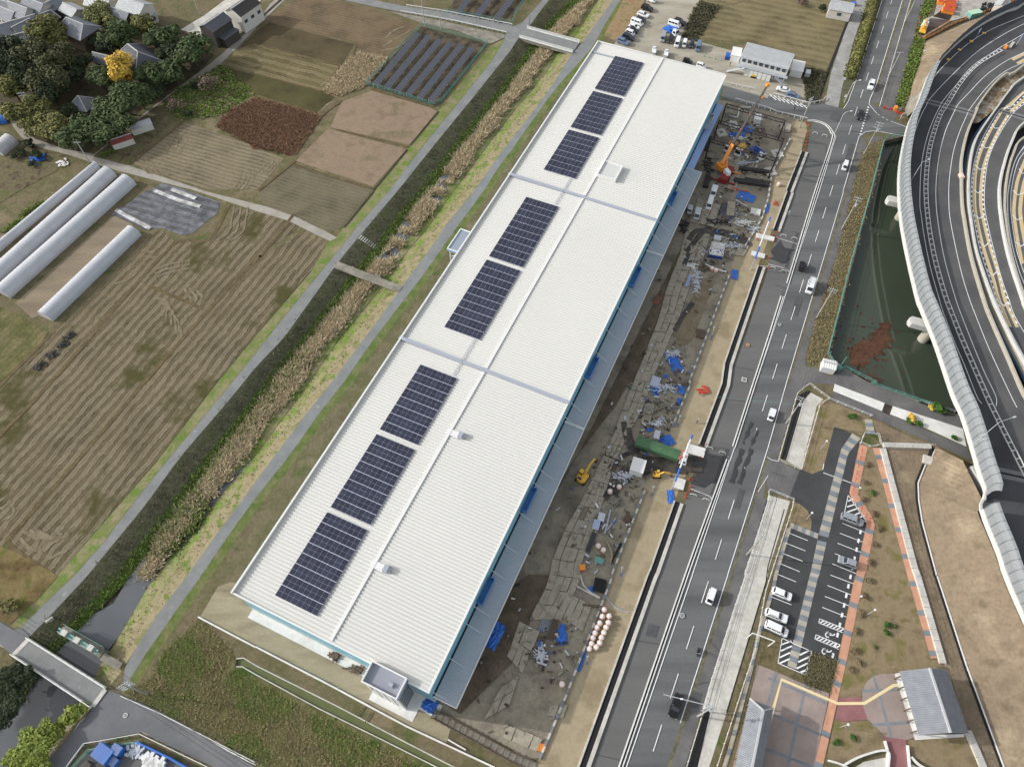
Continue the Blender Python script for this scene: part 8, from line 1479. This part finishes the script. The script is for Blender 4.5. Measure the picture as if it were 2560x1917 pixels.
for x0, x1 in ((L_ / 2 - 3.5, L_ / 2 + .6), (-L_ / 2 + 2.5, -L_ / 2 - 3.0)):
    m_ = MB(); m_.beam((x0, -W_ / 2 - 1.3, 2.8), (x1, -W_ / 2 - 1.3, .1), .9, .16)
    for y_ in (-.45, .45): m_.beam((x0, -W_ / 2 - 1.3 + y_, 3.7), (x1, -W_ / 2 - 1.3 + y_, 1.0), .06)
    m_.build('staircase', m_steel, o)
m_ = MB()
for i in range(6): m_.box((-L_ / 2 + 3.5 + i * 1.5, -W_ / 2 - .95, 1.3), (1.35, .06, 2.4))
m_.build('screen_panels', m_trim, o); boxthing('white_tent', 'white tent at the left end of the site office', 'tent', '20', 1930, 480, (3.2, 5.0, 2.6), -.3, m_trim, 'lid', dm=m_trim); boxthing('white_shelter', 'white flat roofed shelter at the right end of the site office', 'shelter', '30', 250, 600, (4.0, 6.0, 2.4), -.35, m_trim, 'lid', dm=m_trim); boxthing('blue_stack', 'heap of blue sheeting at the left tent', 'sheet heap', '20', 1860, 490, (1.6, 2.6, 1.2), -.3, m_trblue, 'slats', dm=m_bluet); boxthing('vending', 'white machines between stairs and shelter', 'machine', '30', 105, 665, (1.6, 1.0, 1.8), -.3, m_trim, 'lid'); boxthing('small_shed', 'small grey box at the scrub edge beside the office shelter', 'box', '30', 340, 640, (1.6, 2.2, 1.6), -.3, m_steel, 'lid')
gc = ((1672, 468), (1655, 488), (1702, 500), (1752, 515), (1803, 526))
for x, y in gc: tag(inst('traffic_cone', cn_me, None, zup(t('20', x, y), .05), 0, m_fence), 'green cone in the short line across the gravel lot, ' + ORD(sorted(gc).index((x, y)), 5, 'leftmost', 'rightmost', 'from the left'), 'traffic cone', 'green cones on the gravel lot')
house('grey_house', 'grey sheet roofed farm store at the top beside the concrete path', '30', 640, 40, 8, 6.5, -.35, 3.4, 1.2, m_sheet, m_plaster, 0, .3, 1, 'building'); boxthing('blue_bin', 'bright blue crates by the grey farm store', 'crate', '30', 738, 38, (1.8, 1.2, 1.0), -.3, m_trblue, 'lid', dm=m_bluet)
many('shrub', 'dark green shrub', [(480, 55, 2.4, '30', 'in front of the grey farm store')], 'dark', 'bush', None, 1.3); many('shrub', 'bare brown shrub', [(300, 5, 2.2, '30', 'cut by the top edge left of the farm store')], 'bare', 'bush', None, 1.3)
sheet('contractor_yard', '30:1430,140 1490,-100 2208,-160 2080,20 1850,115 1570,190 1345,330 1290,330 1300,180', ground('yard_gravel', [(.35, c(150, 145, 136)), (.65, c(180, 174, 164))], .3, .15, 1.6)); sheet('rust_plates', '30:1500,95 1590,125 1560,185 1420,150', m_mud, lift=.3)
sheet('plates', '30:1400,165 1565,185 1300,330 1290,270', ground('brown_plates', [(.35, c(74, 66, 64)), (.65, c(98, 88, 84))], .3, .15, 1.6), lift=.32)
for x, y, d in ((1485, 20, 'apart on the left'), (1545, 15, 'upper left of the cluster'), (1590, 25, 'upper right of the cluster'), (1540, 60, 'middle left of the cluster'), (1590, 65, 'middle right of the cluster'), (1525, 95, 'lower left of the cluster'), (1575, 105, 'lower right of the cluster')): boxthing('orange_crate', 'orange steel frame crate in the upper yard, ' + d, 'crate', '30', x, y, (2.0, 2.4, 1.3), -.35, m_org, 'slats', dm=m_cone, group='orange frame crates')
lorry('white cab truck with a yellow tank body in the upper right yard', '30', 1345, 240, 1365, 180, 6.2, PAINT['white'], m_yel, 'crane'); boxthing('mint_container', 'mint green container beside the orange edged fence', 'container', '30', 1775, 128, (4.6, 2.4, 2.0), .3, m_fence, 'lid', dm=flat('mint', c(170, 206, 176), .6)); house('yard_office', 'pale ribbed roof hut at the top right corner', '30', 2030, 20, 6, 4, .9, 2.6, .8, m_sheet, m_plaster, 0, .2, 1, 'building')
mesh_fence('orange edged fence along the upper yard, inner line', '30:1285,335 1350,330 1570,185', 1.0, m_org, 2.5, rails=2); mesh_fence('orange edged fence along the upper yard, outer line', '30:1345,350 1600,215 1850,120 2208,-20', 1.0, m_org, 2.5, rails=2); sheet('yard_track', '30:1345,340 1600,200 1850,105 2208,-40 2208,0 1850,135 1600,230 1350,360', m_mud)
q = random.Random(9); m_ = MB()
for i in range(30): p = t('30', q.uniform(1830, 1990), 95 - (q.random()) * 60 + 10); m_.box((p.x, p.y, .5), (q.uniform(.5, 1.4), q.uniform(.4, 1.0), q.uniform(.4, 1.0)), q.uniform(0, 3))
m_.build('yard_store', m_dark, label='dark and red stores along the yard fence', cat='stores')
yc = ((1305, 165), (1295, 215), (1290, 255), (1285, 300), (1470, 75), (1480, 105), (1600, 110), (1625, 75), (1635, 20), (1710, 155))
for x, y in yc: tag(inst('traffic_cone', cn_me, None, zup(t('30', x, y), .3), 0), 'red and white cone round the upper right yard, ' + ORD(sorted(yc).index((x, y)), len(yc), 'leftmost', 'rightmost', 'from the left'), 'traffic cone', 'cones of the upper right yard')
m_ = MB()
for x, y in ((1000, 940), (1050, 950), (1110, 980), (1150, 995)): p = t('30', x, y); m_.box((p.x, p.y, .5), (.9, .3, .8), -.4)
m_.build('road_closure', m_cone, label='orange and green road closure boards across the side path', cat='barrier'); o = m_yel
bd = t('30', 1090, 955); MB().box((bd.x, bd.y, .8), (.9, 1.2, 1.4), -.3).build('orange_board', m_org, label='tall orange board in the middle of the road closure', cat='board')
sp = t('30', 1145, 1030); o = thing('information_sign', 'white tilted information sign beside the abutment', 'sign', sp, .6); MB().box((0, 0, 1.7), (1.8, .12, 1.2)).build('board', m_trim, o); MB().tube((-.5, 0, 0), (-.5, 0, 1.2), .06).tube((.5, 0, 0), (.5, 0, 1.2), .06).build('legs', m_steel, o)
for x, y, d in ((640, 690, 'upper one at the hedge end'), (648, 840, 'lower one at the hedge end')): o = thing('road_sign', 'small white road sign, ' + d, 'sign', t('30', x, y + 40), -.3, 'small signs at the hedge end'); MB().tube((0, 0, 0), (0, 0, 2.2), .05).build('post', m_steel, o); MB().box((0, -.05, 2.2), (.7, .06, .9)).build('plate', m_trim, o)
# yellow marker plates on the far noise wall, median end gear
for x, y, d in ((1600, 505, 'topmost'), (1405, 630, 'second from the top'), (1225, 760, 'middle'), (1055, 910, 'second from the bottom'), (835, 1150, 'lowest, at the wall end')): p = t('e0', x, y, ZD + 1.0); o = MB().box(p - up * .1, (1.1, .9, .12), -.6).build('marker_plate', m_yel, label='yellow square marker on the curved deck, ' + d, cat='marker', group='yellow markers on the deck'); MB().tube(p - up * 1.0, p - up * .15, .06).build('post', m_steel, o)
for tl, x, y, w, l, h, m, lab in (('e0', 1930, 720, .8, 1.0, 1.1, m_org, 'orange crash cushion at the median nose'), ('e0', 2020, 690, 3.4, .9, .7, m_conc, 'grey concrete block row behind the median nose'), ('e1', 1250, 1230, .9, 2.2, 1.0, m_bag, 'pinkish barrier end with pale blocks on the inner barrier')):
    p = t(tl, x, y, ZD + h / 2); m_ = MB(); m_.box((p.x, p.y, ZD + h / 2), (w, l, h), .9 if tl == 'e0' else 0, .9); m_.build('crash_cushion', m, label=lab, cat='barrier')
for x, y, d in ((2150, 600, 'nearer the median nose'), (1525, 490, 'standing on the far wall')): p = t('e0', x, y, ZD + 2.5); o = thing('deck_sign', 'blue and white sign pole on the deck, ' + d, 'sign', zup(p, ZD)); MB().tube((0, 0, 0), (0, 0, 2.4), .07).build('post', m_steel, o); MB().box((0, 0, 2.9), (.9, .12, 1.3), .8).build('plate', m_cblue, o)
# manholes and hatch covers
for tl, x, y, m, r_, lab in (('22', 2035 - 2208 + 2208, 360, m_org, .45, ''), ):
    pass
for tl, x, y, m, r_, lab in (('21', 2032, 1322, m_org, .5, 'round orange rimmed manhole on the layby'), ('23', 1465, 350, m_steel, .55, 'round dark manhole at the road edge line'), ('31', 97, 1148, m_steel, .5, 'round dark manhole beside the pond road'), ('03', 1085, 1210, m_steel, .45, 'round pale manhole on the lower road')):
    p = t(tl, x, y); o = thing('manhole', lab, 'manhole', zup(p, .22)); _layer[0] += 1; MB().tube((0, 0, 0), (0, 0, .02), r_, n=16).build('rim', m, o); MB().tube((0, 0, .02), (0, 0, .03), r_ * .7, n=16).build('lid', m_conc_d, o)
p = t('21', 2000, 1622); o = thing('hatch_cover', 'square white framed hatch on the layby', 'hatch', zup(p, .22), -.3); MB().box((0, 0, 0), (1.2, 1.2, .03)).build('frame', m_paint, o); MB().box((0, 0, .02), (.9, .9, .03)).build('lid', m_conc_d, o)
